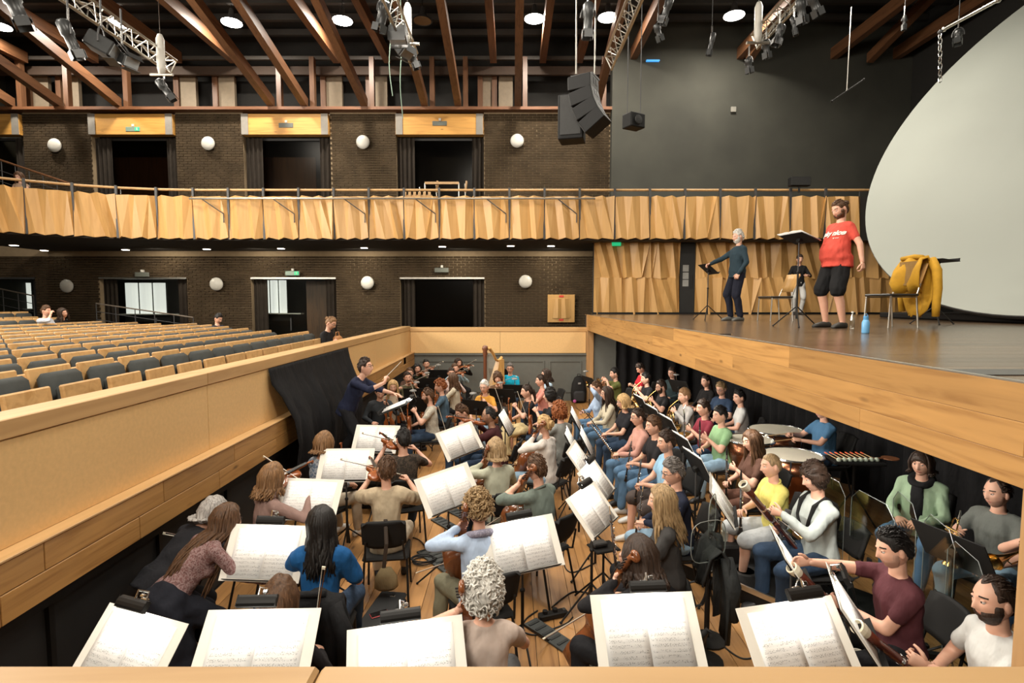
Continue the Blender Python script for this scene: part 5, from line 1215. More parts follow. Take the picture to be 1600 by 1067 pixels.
# ------------------------------------------------------------------ orchestra chair
def mk_chair():
    r = thing('orchestra_chair', '', 'chair'); o = []
    o.append(MB().rbox((0, .02, .455), (.44, .43, .045), .02).build('seat', BLACKMATT, r)); U = np.linspace(-1, 1, 9); Z = np.array([.60, .64, .72, .80, .86, .885])
    P = [[(.205*u*(1-.10*abs(u)**6*(1 if z in (.60, .885) else 0)), -.235-.035*(1-u*u)-.10*(z-.6)/.3, z-(.03*abs(u)**4 if z > .87 else 0)+(.03*abs(u)**4 if z < .61 else 0)) for u in U] for z in Z]
    o.append(MB().grid(P, thick=.028).build('backrest', BLACKMATT, r, True))
    for sx in (-1, 1):
        o.append(MB().tube([(sx*.20, .21, .43), (sx*.215, .24, .0)], .0115, 7).build('leg', BLACK, r)); o.append(MB().tube([(sx*.20, -.17, .43), (sx*.215, -.27, .0)], .0115, 7).build('leg', BLACK, r))
        o.append(MB().tube([(sx*.19, -.14, .44), (sx*.185, -.24, .47), (sx*.17, -.29, .68)], .010, 7).build('back_upright', BLACK, r)); o.append(MB().cyl((sx*.20, -.18, .42), (sx*.20, .21, .42), .010, 6).build('side_rail', BLACK, r))
    o.append(MB().cyl((-.2, .2, .42), (.2, .2, .42), .010, 6).build('front_rail', BLACK, r)); return Proto(r, o)
CHAIR = mk_chair()
# ------------------------------------------------------------------ orchestra
TARGET = V3(-1.7, 8.0, 0); FOLK = []
def C(name, col, **k): return {'m': cloth(name, col, **k)}
JEANS = cloth('blue_denim', (.10, .19, .31)); DJEANS = cloth('dark_denim', (.028, .05, .09)); LJEANS = cloth('pale_denim', (.27, .40, .52)); BLK = cloth('black_trousers', (.013, .013, .015)); GRY = cloth('grey_trousers', (.10, .10, .10))
BEIGE = cloth('beige_trousers', (.48, .41, .31)); OLIVE = cloth('olive_trousers', (.19, .18, .12)); BRN = cloth('brown_trousers', (.10, .045, .03)); TAN = cloth('tan_trousers', (.34, .18, .05)); WHT = cloth('white_trousers', (.6, .6, .58))
SWHITE = plain('white_trainers', (.65, .65, .62), .5); SGREY = plain('grey_trainers', (.12, .12, .11), .6); SBROWN = plain('brown_shoes', (.10, .05, .025), .5)
def mat3(y, zh):
    y = unit(y); z = np.asarray(zh, float); z = unit(z-y*np.dot(z, y)); return np.stack([np.cross(y, z), y, z], 1)
PRE = {
 'lap': dict(),
 'lap2': dict(RH=(.06, .36, .70), LH=(-.05, .37, .72)),
 'knees': dict(RH=(.16, .40, .67), LH=(-.16, .40, .67)),
 'phone': dict(RH=(.06, .30, .84), LH=(-.06, .30, .82), nod=25),
 'violin_lap': dict(LH=(-.13, .30, .98), RH=(.17, .36, .68), curl=(.6, .8), ldir=V3(.3, .5, .6), lnrm=V3(1, .2, 0)),
 'violin_play': dict(LH=(-.19, .42, 1.08), RH=(.20, .36, 1.03), curl=(.6, .8), tilt=8, turn=12, ldir=V3(.1, .4, .8), lnrm=V3(.6, -.6, 0)),
 'cello': dict(LH=(-.15, .16, 1.07), RH=(.27, .44, .72), curl=(.6, .75), ldir=V3(.7, .4, .35), lnrm=V3(.3, -.9, -.2), feet=[(.26, .42), (-.26, .40)]),
 'clarinet': dict(LH=(-.07, .30, .92), RH=(.06, .33, .74), curl=(.5, .75), ldir=V3(.6, .5, .2), lnrm=V3(.6, -.6, 0)),
 'clarinet_lap': dict(RH=(.10, .34, .72), LH=(.0, .34, .74), curl=(.6, .6)),
 'clarinet_play': dict(LH=(-.06, .30, .98), RH=(.06, .37, .80), curl=(.75, .75), ldir=V3(.6, .5, .2), rdir=V3(-.6, .5, .2), lnrm=V3(.6, -.6, 0), rnrm=V3(-.6, -.6, 0)),
 'horn': dict(LH=(-.16, .30, 1.0), RH=(.16, .26, .80), curl=(.4, .8), ldir=V3(.5, .5, .3), lnrm=V3(.8, -.4, 0)),
 'trumpet_play': dict(LH=(-.08, .28, 1.10), RH=(.10, .28, 1.12), curl=(.7, .8), ldir=V3(.4, .8, .2), rdir=V3(-.4, .8, .2), lnrm=V3(.8, 0, -.3), rnrm=V3(-.8, 0, -.3)),
 'trumpet_lap': dict(RH=(.14, .34, .84), LH=(-.14, .38, .68), curl=(.8, .5), rdir=V3(-.3, .6, .5), rnrm=V3(-.8, .1, 0)),
 'bassoon': dict(LH=(-.10, .42, 1.02), RH=(.14, .30, .78), curl=(.75, .75), ldir=V3(.4, .8, .2), rdir=V3(-.3, .8, .1), lnrm=V3(.8, -.3, 0), rnrm=V3(-.8, -.3, 0)),
 'flute': dict(RH=(.30, .26, 1.10), LH=(.04, .30, 1.12), curl=(.7, .7), turn=-18, rdir=V3(-.1, .3, .5), ldir=V3(.5, .3, .4)),
 'stick': dict(RH=(.14, .44, .86), LH=(-.14, .46, .84), curl=(.75, .75)),
}
def folk(px, py, label, pre='lap', Y=None, base=0.0, rz=None, off=0, chair=True, feetpx=None, inst=None, **k):
    kw = dict(PRE[pre]); kw.update(k)
    p = Person((0, 0, 0), 0, label, **kw).prep(); q = aty(px, py, Y) if Y is not None else atz(px, py, base+p.hd[2])
    if feetpx is not None: q = atz(*feetpx, base)
    if rz is None:
        d = TARGET-q; p.rz = math.atan2(-d[0], d[1])+R_(off)
    else: p.rz = R_(rz)
    h = rotz(p.rz) @ p.hd
    p.pos = (q[0]-h[0], q[1]-h[1], base) if feetpx is None else (q[0], q[1], base)
    if Y is not None and base == 0: p.pos = (p.pos[0], p.pos[1], q[2]-p.hd[2])
    p.chair = chair and kw.get('pose', 'sit') == 'sit'; p.inst = inst; FOLK.append(p); p.pxy = (px, py); return p
# -- left: conductor and violins
COND = folk(571, 574, 'conductor in dark navy t-shirt and glasses bending over the score with a baton', rz=-97, pose='stand', base=.42, lean=24, hips=(-.08, .90), nod=-8, glasses=True, hair='dark', style='quiff', shirt=C('navy_tee', (.016, .02, .045)), sleeve='elbow', pants=BLK,
            RH=(.20, .58, 1.33), LH=(-.14, .72, 1.06), rpole=V3(.5, -.2, -.8), lpole=V3(-.5, 0, -.8), rdir=V3(-.3, .1, .9), rnrm=V3(-.7, .5, 0), ldir=V3(.1, 1, -.1), lnrm=V3(.2, 0, -1), curl=(.75, .25), feet=[(.12, .18), (-.12, -.28)], inst=['baton'])
folk(666, 569, 'violinist with tied black hair and flowered sleeves standing out in the far corner', 'violin_play', inst=['violin', 'bow'], fem=True, hair='black', style='tied', shirt=C('flower_top', (.10, .07, .06), pat=(.5, .38, .3)), sleeve='long', pants=BLK)
folk(652, 576, 'violinist with long dark wavy hair and dark green top in the far corner', 'violin_play', inst=['violin', 'bow'], fem=True, hair='black', style='long', long=.28, shirt=C('dgreen_top', (.05, .06, .03)), sleeve='long', pants=BLK)
folk(640, 583, 'violinist with brown hair mostly hidden behind the green topped player', 'violin_lap', inst=['violin', 'bow'], fem=True, hair='brown', style='tied', shirt=C('brown_top', (.12, .07, .05)), sleeve='long', pants=DJEANS)
folk(637, 590, 'violinist with tied back hair and olive top beside the blonde player', 'violin_play', inst=['violin', 'bow'], fem=True, hair='dark', style='tied', shirt=C('olive_vest', (.12, .11, .06)), pants=BLK)
folk(614, 604, 'violinist with straight pale blond hair behind the score', 'violin_lap', inst=['violin'], fem=True, hair='blond', style='long', long=.22, shirt=C('cream_top', (.45, .35, .25)), pants=BLK, nod=15)
folk(594, 613, 'dark haired violinist bowed low behind the conductor stand', 'violin_lap', inst=['violin'], hair='dark', style='short', shirt=C('dgrey_top', (.04, .045, .05)), sleeve='long', pants=BLK, nod=30, lean=16)
folk(716, 567, 'violinist in black with long dark hair in the last row of the inner section', 'violin_play', inst=['violin', 'bow'], off=25, fem=True, hair='dark', style='long', long=.25, shirt=C('black_top', (.012, .012, .014)), sleeve='long', pants=BLK)
folk(711, 576, 'violinist with a pale hairband and light blue collar near the far wall', 'violin_play', inst=['violin', 'bow'], off=10, fem=True, hair='brown', style='tied', shirt=C('ltblue_top', (.30, .42, .48)), sleeve='long', pants=BLK)
folk(705, 583, 'violinist in pale pink shirt with dark fringe near the far wall', 'violin_lap', inst=['violin'], off=15, fem=True, hair='dark', style='tied', shirt=C('pink_pale', (.55, .42, .38)), sleeve='long', pants=BLK)
folk(707, 592, 'violinist in cream cardigan with straight brown hair seated in profile', 'violin_lap', inst=['violin'], off=-5, rz=85, fem=True, hair='brown', style='long', long=.2, shirt=C('cream_cardigan', (.56, .50, .38)), sleeve='long', pants=BLK)
folk(688, 604, 'violinist with short red hair and blue denim waistcoat', 'violin_lap', inst=['violin', 'bow'], rz=95, fem=True, hair='auburn', style='curlyshort', shirt=C('denim_vest', (.07, .12, .17)), pants=BLK, fat=1.1)
folk(669, 619, 'bearded viola player in speckled white t-shirt with instrument upright on his knee', 'violin_lap', inst=['violin', 'bow'], rz=100, hair='brown', style='quiff', beard=.012, shirt=C('white_speckle', (.60, .57, .48), pat=(.4, .35, .28), patscale=60), pants=DJEANS, shoe=SWHITE)
folk(722, 645, 'man in grey sweater and glasses leaning down over his instrument', 'violin_lap', inst=['violin', 'bow'], rz=120, hair='brown', style='quiff', glasses=True, shirt=C('grey_sweater', (.17, .175, .17)), sleeve='long', pants=DJEANS, lean=22, nod=22)
folk(764, 650, 'viola player in maroon sweater with cropped dark hair and glasses', 'violin_play', inst=['viola'], rz=75, skin='brown', hair='black', style='reced', glasses=True, beard=.006, shirt=C('maroon_sweater', (.055, .016, .018)), sleeve='long', pants=DJEANS, lean=10)
folk(757, 605, 'woman in orange t-shirt with cropped white hair and glasses', 'violin_lap', inst=['violin'], rz=160, fem=True, hair='white', style='short', glasses=True, shirt=C('orange_tee', (.62, .30, .05)), pants=LJEANS)
folk(778, 591, 'young violinist with tousled brown hair playing beside the harp', 'violin_play', inst=['violin', 'bow'], rz=165, hair='brown', style='mop', shirt=C('brown_shirt', (.16, .09, .05)), sleeve='long', pants=GRY)
folk(797, 576, 'man in bright turquoise polo shirt and glasses by the far wall', 'lap', rz=172, hair='pepper', style='short', glasses=True, shirt=C('turquoise_polo', (.01, .36, .55)), pants=DJEANS)
folk(823, 612, 'viola player in black top and long cream skirt seated in profile', 'violin_lap', inst=['viola', 'bow'], rz=100, fem=True, hair='dark', style='pony', long=.22, shirt=C('black_tee2', (.014, .014, .016)), pants=cloth('cream_skirt', (.62, .50, .27)), skirt=.8)
folk(845, 595, 'flute player in salmon pink t-shirt with dark tied hair', 'clarinet_play', inst=['clarinet'], rz=95, fem=True, hair='dark', style='tied', shirt=C('salmon_tee', (.62, .25, .20)), pants=DJEANS)
folk(853, 585, 'woman in pale blue blouse with dark hair and glasses at the far wall', 'lap', rz=105, fem=True, hair='dark', style='long', long=.12, glasses=True, shirt=C('paleblue_blouse', (.42, .55, .66)), pants=DJEANS)
folk(859, 619, 'young man in black v-neck shirt with tousled dark hair holding a viola', 'violin_lap', inst=['viola', 'bow'], rz=85, hair='black', style='mop', shirt=C('black_vneck', (.016, .016, .018)), pants=DJEANS, nod=-4)
folk(874, 643, 'cellist with frizzy red hair and loose grey shirt seen from behind', 'violin_lap', rz=35, fem=True, hair='auburn', style='curly', hairvol=1.25, shirt=C('grey_shirt2', (.24, .25, .235)), sleeve='elbow', pants=DJEANS)
folk(850, 664, 'cellist in white sweater with pinned up blond hair', 'cello', inst=['cello'], rz=55, fem=True, hair='blond', style='updo', shirt=C('white_sweater', (.66, .61, .56)), sleeve='long', pants=LJEANS)
folk(775, 703, 'cellist in pale green shirt with fair bobbed hair seen from behind', 'cello', inst=['cello'], rz=22, fem=True, hair='dblond', style='bob', shirt=C('palegreen_shirt', (.42, .43, .33)), sleeve='long', pants=DJEANS)
# -- front left violins, seen from behind
folk(506, 692, 'woman with short fair hair and glasses in blue patterned blouse by the black cloth', 'violin_lap', inst=['violin'], rz=-28, fem=True, hair='light', style='bob', glasses=True, shirt=C('blue_print', (.16, .22, .30), pat=(.5, .52, .55), patscale=22), sleeve='elbow', pants=BEIGE, shoe=SWHITE)
folk(424, 746, 'violinist in mauve blouse with shoulder length fair brown hair playing', 'violin_play', inst=['violin', 'bow'], rz=-38, near=True, fem=True, hair='light', style='long', long=.10, hairvol=1.5, shirt=C('mauve_blouse', (.27, .175, .15)), sleeve='long', pants=JEANS)
folk(630, 688, 'violinist in dark leaf print t-shirt with cropped black hair seen from behind', 'violin_play', inst=['violin', 'bow'], rz=18, hair='black', style='short', shirt=C('leaf_tee', (.035, .028, .022), pat=(.075, .055, .04), patscale=18), pants=DJEANS)
folk(604, 735, 'violinist in beige knitted top with short brown hair seen from behind', 'violin_play', inst=['violin', 'bow'], rz=8, near=True, fem=True, hair='brown', style='short', shirt=C('beige_knit', (.46, .37, .25), fold=.8), sleeve='loose', pants=BEIGE, hairvol=.8)
folk(502, 818, 'woman in royal blue top with long straight black hair seen from behind', 'violin_lap', inst=['violin'], rz=5, near=True, fem=True, hair='black', style='long', long=.28, shirt=C('royal_top', (.012, .085, .24)), sleeve='loose', pants=DJEANS, turn=18)
STANDLADY = folk(354, 812, 'woman with very long brown hair bending over a stand in lace blouse and black skirt', rz=-38, pose='stand', near=True, fem=True, hair='brown', style='long', long=.45, lean=44, nod=12, glasses=True, tall=.93, hips=(-.26, .74), shirt=C('lace_blouse', (.17, .085, .08), pat=(.30, .21, .20), patscale=45), sleeve='long', pants=cloth('black_skirt', (.012, .013, .019)), skirt=.72,
                 RH=(.30, .34, .72), LH=(-.22, .40, .80), turn=-10, hairvol=.9, inst=['bow_low'])
folk(333, 800, 'grey haired player almost hidden behind the bending woman', 'lap', rz=-30, pose='stand', lean=50, hips=(-.3, .72), tall=.92, RH=(.2, .4, .8), LH=(-.2, .4, .8), nod=10, fem=True, hair='grey', style='bob', shirt=C('black_top3', (.015, .015, .018)), sleeve='long', pants=BLK)
folk(437, 938, 'player with loose long brown hair seen from behind under a front stand', 'violin_lap', inst=['bow_up'], rz=2, near=True, fem=True, hair='brown', style='long', long=.30, hairvol=1.6, shirt=C('black_top4', (.015, .013, .014)), sleeve='long', pants=BLK, tall=.93, lean=14)
folk(747, 796, 'cellist in pale blue cardigan and lace scarf with curly fair hair', 'cello', inst=['cello'], rz=22, near=True, fem=True, hair='dblond', style='curlyshort', hairvol=1.25, shirt=C('blue_cardigan', (.44, .55, .72)), sleeve='long', pants=OLIVE, fat=1.15)
folk(755, 920, 'cellist with curly white hair and pale pink top seen from behind', 'cello', inst=['cello'], rz=8, near=True, fem=True, hair='white', style='curly', hairvol=1.15, shirt=C('pink_top', (.52, .42, .36)), sleeve='short', pants=GRY)
folk(838, 733, 'cellist in sage green shirt with short brown hair in profile', 'cello', inst=['cello'], rz=48, near=True, hair='brown', style='short', shirt=C('sage_shirt', (.14, .17, .145)), sleeve='elbow', pants=OLIVE, fat=1.1, LH=(-.15, .18, 1.10))
folk(1000, 868, 'cellist in black with long dark hair beside the double music sheet', 'cello', inst=['cello'], rz=35, near=True, fem=True, hair='dark', style='long', long=.12, shirt=C('black_top5', (.014, .013, .014)), sleeve='long', pants=BLK, nod=12)
# -- woodwind
folk(933, 606, 'woman in pale blue sweatshirt with a hand at her brow', 'lap', rz=100, fem=True, hair='brown', style='tied', shirt=C('paleblue_sweat', (.36, .46, .62)), sleeve='long', pants=JEANS, LH=(-.03, .20, 1.24), ldir=V3(.5, -.3, .6), lpole=V3(-1, .3, .1), RH=(.02, .36, .78), nod=20, inst=['phone'])
folk(948, 615, 'woman in oatmeal sweater with long brown hair and glasses', 'lap2', rz=100, fem=True, hair='dark', style='long', long=.28, glasses=True, shirt=C('oatmeal', (.50, .45, .34)), sleeve='long', pants=JEANS)
folk(974, 628, 'flautist in black t-shirt with blond bob and glasses', 'lap2', inst=['flute_lap'], rz=100, fem=True, hair='blond', style='bob', glasses=True, shirt=C('black_tee_f', (.016, .016, .02)), pants=DJEANS, shoe=SWHITE)
folk(997, 652, 'woman in dusty pink cardigan and glasses with dark ponytail', 'lap2', inst=['flute_lap'], rz=98, fem=True, hair='dark', style='pony', long=.25, glasses=True, shirt=C('dusty_pink', (.50, .27, .22)), sleeve='long', pants=JEANS)
folk(1021, 666, 'oboist in black t-shirt with reddish brown hair beside the pink cardigan', 'clarinet_lap', inst=['oboe_lap'], rz=98, hair='brown', style='short', shirt=C('black_tee_g', (.017, .016, .018)), pants=JEANS, shoe=SWHITE)
folk(1041, 691, 'man in sky blue t-shirt and dark shorts with short dark hair', 'clarinet_lap', inst=['oboe_lap'], rz=98, hair='dark', style='short', beard=.004, shirt=C('sky_tee', (.26, .45, .62)), pants=cloth('brown_shorts', (.07, .055, .05)), legs='shorts', shoe=SWHITE, fat=1.15)
folk(1052, 738, 'grey haired man in navy jacket and glasses holding an oboe', 'clarinet_lap', inst=['oboe_lap'], rz=92, near=True, hair='pepper', style='short', glasses=True, shirt=C('navy_jacket', (.016, .02, .038)), sleeve='long', pants=LJEANS, shoe=SBROWN, nod=12)
folk(1034, 782, 'oboist in charcoal t-shirt with long straight blond hair', 'clarinet_lap', inst=['oboe_up'], rz=80, near=True, fem=True, hair='dblond', style='long', long=.30, shirt=C('charcoal_tee', (.045, .043, .042)), pants=BLK)
folk(960, 584, 'trumpet player in olive t-shirt with dark hair', 'trumpet_play', inst=['trumpet'], rz=98, hair='black', style='short', beard=.004, shirt=C('olive_tee', (.11, .12, .035)), pants=BLK)
folk(1001, 576, 'trombone player in bright red shirt looking down', 'phone', rz=95, hair='dark', style='short', shirt=C('red_shirt', (.45, .02, .03)), pants=BLK, nod=32)
folk(1009, 592, 'horn player in black t-shirt with short dark hair', 'horn', inst=['horn'], rz=98, hair='black', style='short', shirt=C('black_tee_h', (.016, .016, .018)), pants=BLK)
folk(1033, 605, 'horn player with dark beard and glasses in black t-shirt', 'horn', inst=['horn'], rz=98, hair='dark', style='short', beard=.008, glasses=True, shirt=C('black_tee_i', (.018, .017, .018)), pants=BLK)
folk(1069, 619, 'horn player in light grey shirt and tan trousers with ginger brown hair', 'horn', inst=['horn'], rz=98, hair='light', style='short', beard=.004, shirt=C('grey_shirt3', (.42, .40, .38)), sleeve='long', pants=TAN)
folk(1050, 583, 'smiling man in dark teal shirt and glasses under the stage', 'lap', rz=135, hair='dark', style='short', glasses=True, shirt=C('teal_shirt', (.03, .05, .055)), sleeve='long', pants=BLK)
folk(1103, 596, 'player in black hoodie seated against the black drape', 'lap', rz=110, hair='dark', style='tied', fem=True, shirt=C('black_hoodie', (.014, .013, .013)), sleeve='long', pants=BLK)
folk(1127, 608, 'man in navy t-shirt with fair hair and glasses looking down', 'lap', rz=125, hair='dblond', style='quiff', glasses=True, beard=.005, shirt=C('navy_tee2', (.035, .06, .11)), pants=DJEANS, nod=15)
folk(1155, 621, 'man in white t-shirt turned toward the black drape', 'lap', rz=75, hair='black', style='quiff', shirt=C('white_tee', (.62, .62, .60)), pants=DJEANS, turn=25)
folk(1099, 638, 'bass clarinet player in maroon t-shirt with short dark hair', 'clarinet', inst=['bassclar'], rz=98, hair='dark', style='short', shirt=C('maroon_tee', (.17, .022, .035)), pants=DJEANS)
folk(1125, 649, 'clarinettist in light green t-shirt with black hair', 'clarinet', inst=['clarinet'], rz=98, hair='black', style='short', shirt=C('green_tee', (.25, .42, .22)), pants=LJEANS, fat=1.12)
folk(1175, 689, 'clarinettist with very long wavy brown hair in brown trousers', 'clarinet', inst=['clarinet'], rz=95, fem=True, hair='brown', style='long', long=.40, hairvol=1.3, shirt=C('brown_tee', (.10, .05, .035)), pants=BRN, nod=12)
folk(1205, 728, 'clarinettist in yellow polo shirt and pale shorts', 'clarinet', inst=['clarinet'], rz=92, near=True, hair='dblond', style='buzz', shirt=C('yellow_polo', (.66, .58, .16)), pants=cloth('pale_shorts', (.45, .47, .48)), legs='shorts', shoe=SBROWN, tall=.98)
folk(1273, 746, 'bassoonist in pale grey sweatshirt with black harness', 'bassoon', inst=['bassoon', 'harness'], rz=92, near=True, hair='dark', style='mop', hairvol=.75, shirt=C('palegrey_sweat', (.42, .46, .44)), sleeve='long', pants=DJEANS, nod=14, tall=1.06)
folk(1396, 858, 'bassoonist in maroon t-shirt reaching out to turn a page', 'bassoon', inst=['bassoon2'], rz=84, near=True, hair='black', style='quiff', beard=.005, shirt=C('plum_tee', (.085, .026, .032)), pants=BLK, RH=(.12, .66, 1.08), rdir=V3(0, 1, 0), curl=(.3, .7), rpole=V3(1, 0, -.3), LH=(.04, .34, .80), nod=12)
folk(1553, 938, 'bearded bassoonist in white t-shirt beside the wooden post', 'bassoon', inst=['bassoon3'], rz=86, near=True, hair='dark', style='reced', beard=.012, shirt=C('white_tee2', (.62, .62, .60)), pants=BLK, nod=4, LH=(.0, .40, .84), RH=(.16, .26, .72))
folk(1285, 640, 'timpanist in blue t-shirt partly hidden by the stage edge', 'stick', inst=['mallets'], rz=92, base=.14, hair='brown', style='short', shirt=C('blue_tee', (.07, .17, .30)), pants=DJEANS, fat=1.15)
folk(1440, 724, 'person in mint green jacket over a black hood under the stage', 'lap', rz=125, near=True, hair='dark', style='bob', shirt=C('mint_jacket', (.33, .45, .30)), sleeve='long', pants=JEANS, fat=1.15, hairvol=.7)
folk(1558, 770, 'trumpet player in grey polo shirt with receding dark hair', 'trumpet_lap', inst=['trumpet_up'], rz=110, near=True, hair='dark', style='reced', beard=.003, shirt=C('grey_polo', (.15, .16, .145)), pants=LJEANS, turn=-15)
folk(1672, 822, 'player holding a gold trumpet mostly hidden behind the wooden post', 'trumpet_play', inst=['trumpet'], rz=100, hair='dark', style='short', shirt=C('dark_tee9', (.05, .05, .06)), pants=JEANS)
# -- stage
RED = folk(1310, 328, 'heavily built man in coral red t-shirt and black shorts with tied back hair on stage', rz=100, pose='stand', base=ZS, feetpx=(1304, 512), near=True, fat=1.42, hair='brown', style='bun', beard=.018, shirt=C('coral_tee', (.62, .085, .06)), pants=cloth('black_shorts', (.012, .012, .013)), legs='shorts', shoe=plain('shoe_dark', (.03, .028, .024), .6), nod=24, lean=-3,
           RH=(.30, -.05, .84), LH=(-.34, -.10, .86), feet=[(.14, .03), (-.12, -.02)], tall=1.01)
TEAL = folk(1147, 366, 'man in dark teal zip sweater and navy trousers with white hair and beard on stage', rz=98, pose='stand', base=ZS, feetpx=(1150, 501), near=True, fat=1.1, hair='white', style='short', beard=.012, shirt=C('teal_zip', (.025, .045, .06)), sleeve='long', pants=cloth('navy_trousers', (.014, .016, .028)), shoe=SGREY, nod=8, lean=-2,
            RH=(.26, .46, 1.10), rdir=V3(0, .9, -.3), LH=(-.22, .10, .90), feet=[(.12, .04), (-.10, -.03)], tall=1.0)
PANTS = folk(1250, 395, 'person in black top and white trousers standing by the folded stage panels', rz=170, pose='stand', Y=16.1, base=ZS, hair='dark', style='short', shirt=C('black_top7', (.015, .015, .016)), sleeve='elbow', pants=WHT, RH=(.15, .3, 1.15), LH=(-.15, .3, 1.15), nod=10)
# -- audience
folk(72, 486, 'man in pale blue shirt sitting in the stalls with a hand at his face', 'lap', Y=13.6, rz=-88, hair='brown', style='short', shirt=C('paleblue_shirt', (.50, .55, .62)), sleeve='elbow', pants=DJEANS, RH=(.05, .22, 1.15), rdir=V3(-.2, .1, .8), chair=False)
folk(98, 489, 'woman in black with long dark hair leaning close to the man in the stalls', 'lap', Y=14.1, rz=-100, fem=True, hair='dark', style='long', long=.2, shirt=C('black_top6', (.014, .013, .014)), sleeve='long', pants=BLK, tilt=20, chair=False)
folk(341, 498, 'man in navy jacket alone in the stalls looking down', 'phone', Y=14.2, rz=-110, hair='black', style='short', shirt=C('navy_jacket2', (.018, .024, .045)), sleeve='long', pants=DJEANS, fat=1.1, chair=False)
folk(517, 505, 'woman in black with hair bun writing at the end of the pit rail', 'phone', Y=10.9, rz=-100, fem=True, hair='light', style='bun', shirt=C('black_top8', (.015, .014, .015)), sleeve='long', pants=BLK, lean=18, nod=28, chair=False, glasses=True)
folk(30, 276, 'woman in beige top with long brown hair reading on the balcony', 'phone', Y=15.4, rz=-175, fem=True, hair='brown', style='long', long=.2, shirt=C('beige_top', (.45, .30, .2)), sleeve='none', pants=WHT, chair=False)
# -- chairs, build people, hand out instruments
STOPW = {'with', 'and', 'in', 'of', 'the', 'a', 'by', 'on', 'at', 'to', 'under', 'beside', 'from', 'behind', 'near', 'is', 'bright', 'dark', 'pale', 'long', 'light', 'short', 'his', 'over', 'hair'}
def short(lab, n=10):
    w = lab.split()[:n]
    while w and w[-1] in STOPW and len(w) > 3: w.pop()
    return ' '.join(w)
for p in FOLK:
    if p.chair and p.pos[2] < .5: CHAIR.put((p.pos[0], p.pos[1], p.pos[2]), p.rz, 'black chair under the '+short(p.label, 11), 'chair', None) if 0 else CHAIR.put((p.pos[0], p.pos[1], p.pos[2]), p.rz, 'black chair under the '+short(p.label, 11), 'orchestra chairs in the pit', 'chair')
flush()
for p in FOLK: p.finish()
def give(pr, p, M, loc, lab, cat, group=None): return pr.put(p.world(loc), 0, lab, group, cat, rot=rotz(p.rz) @ M)
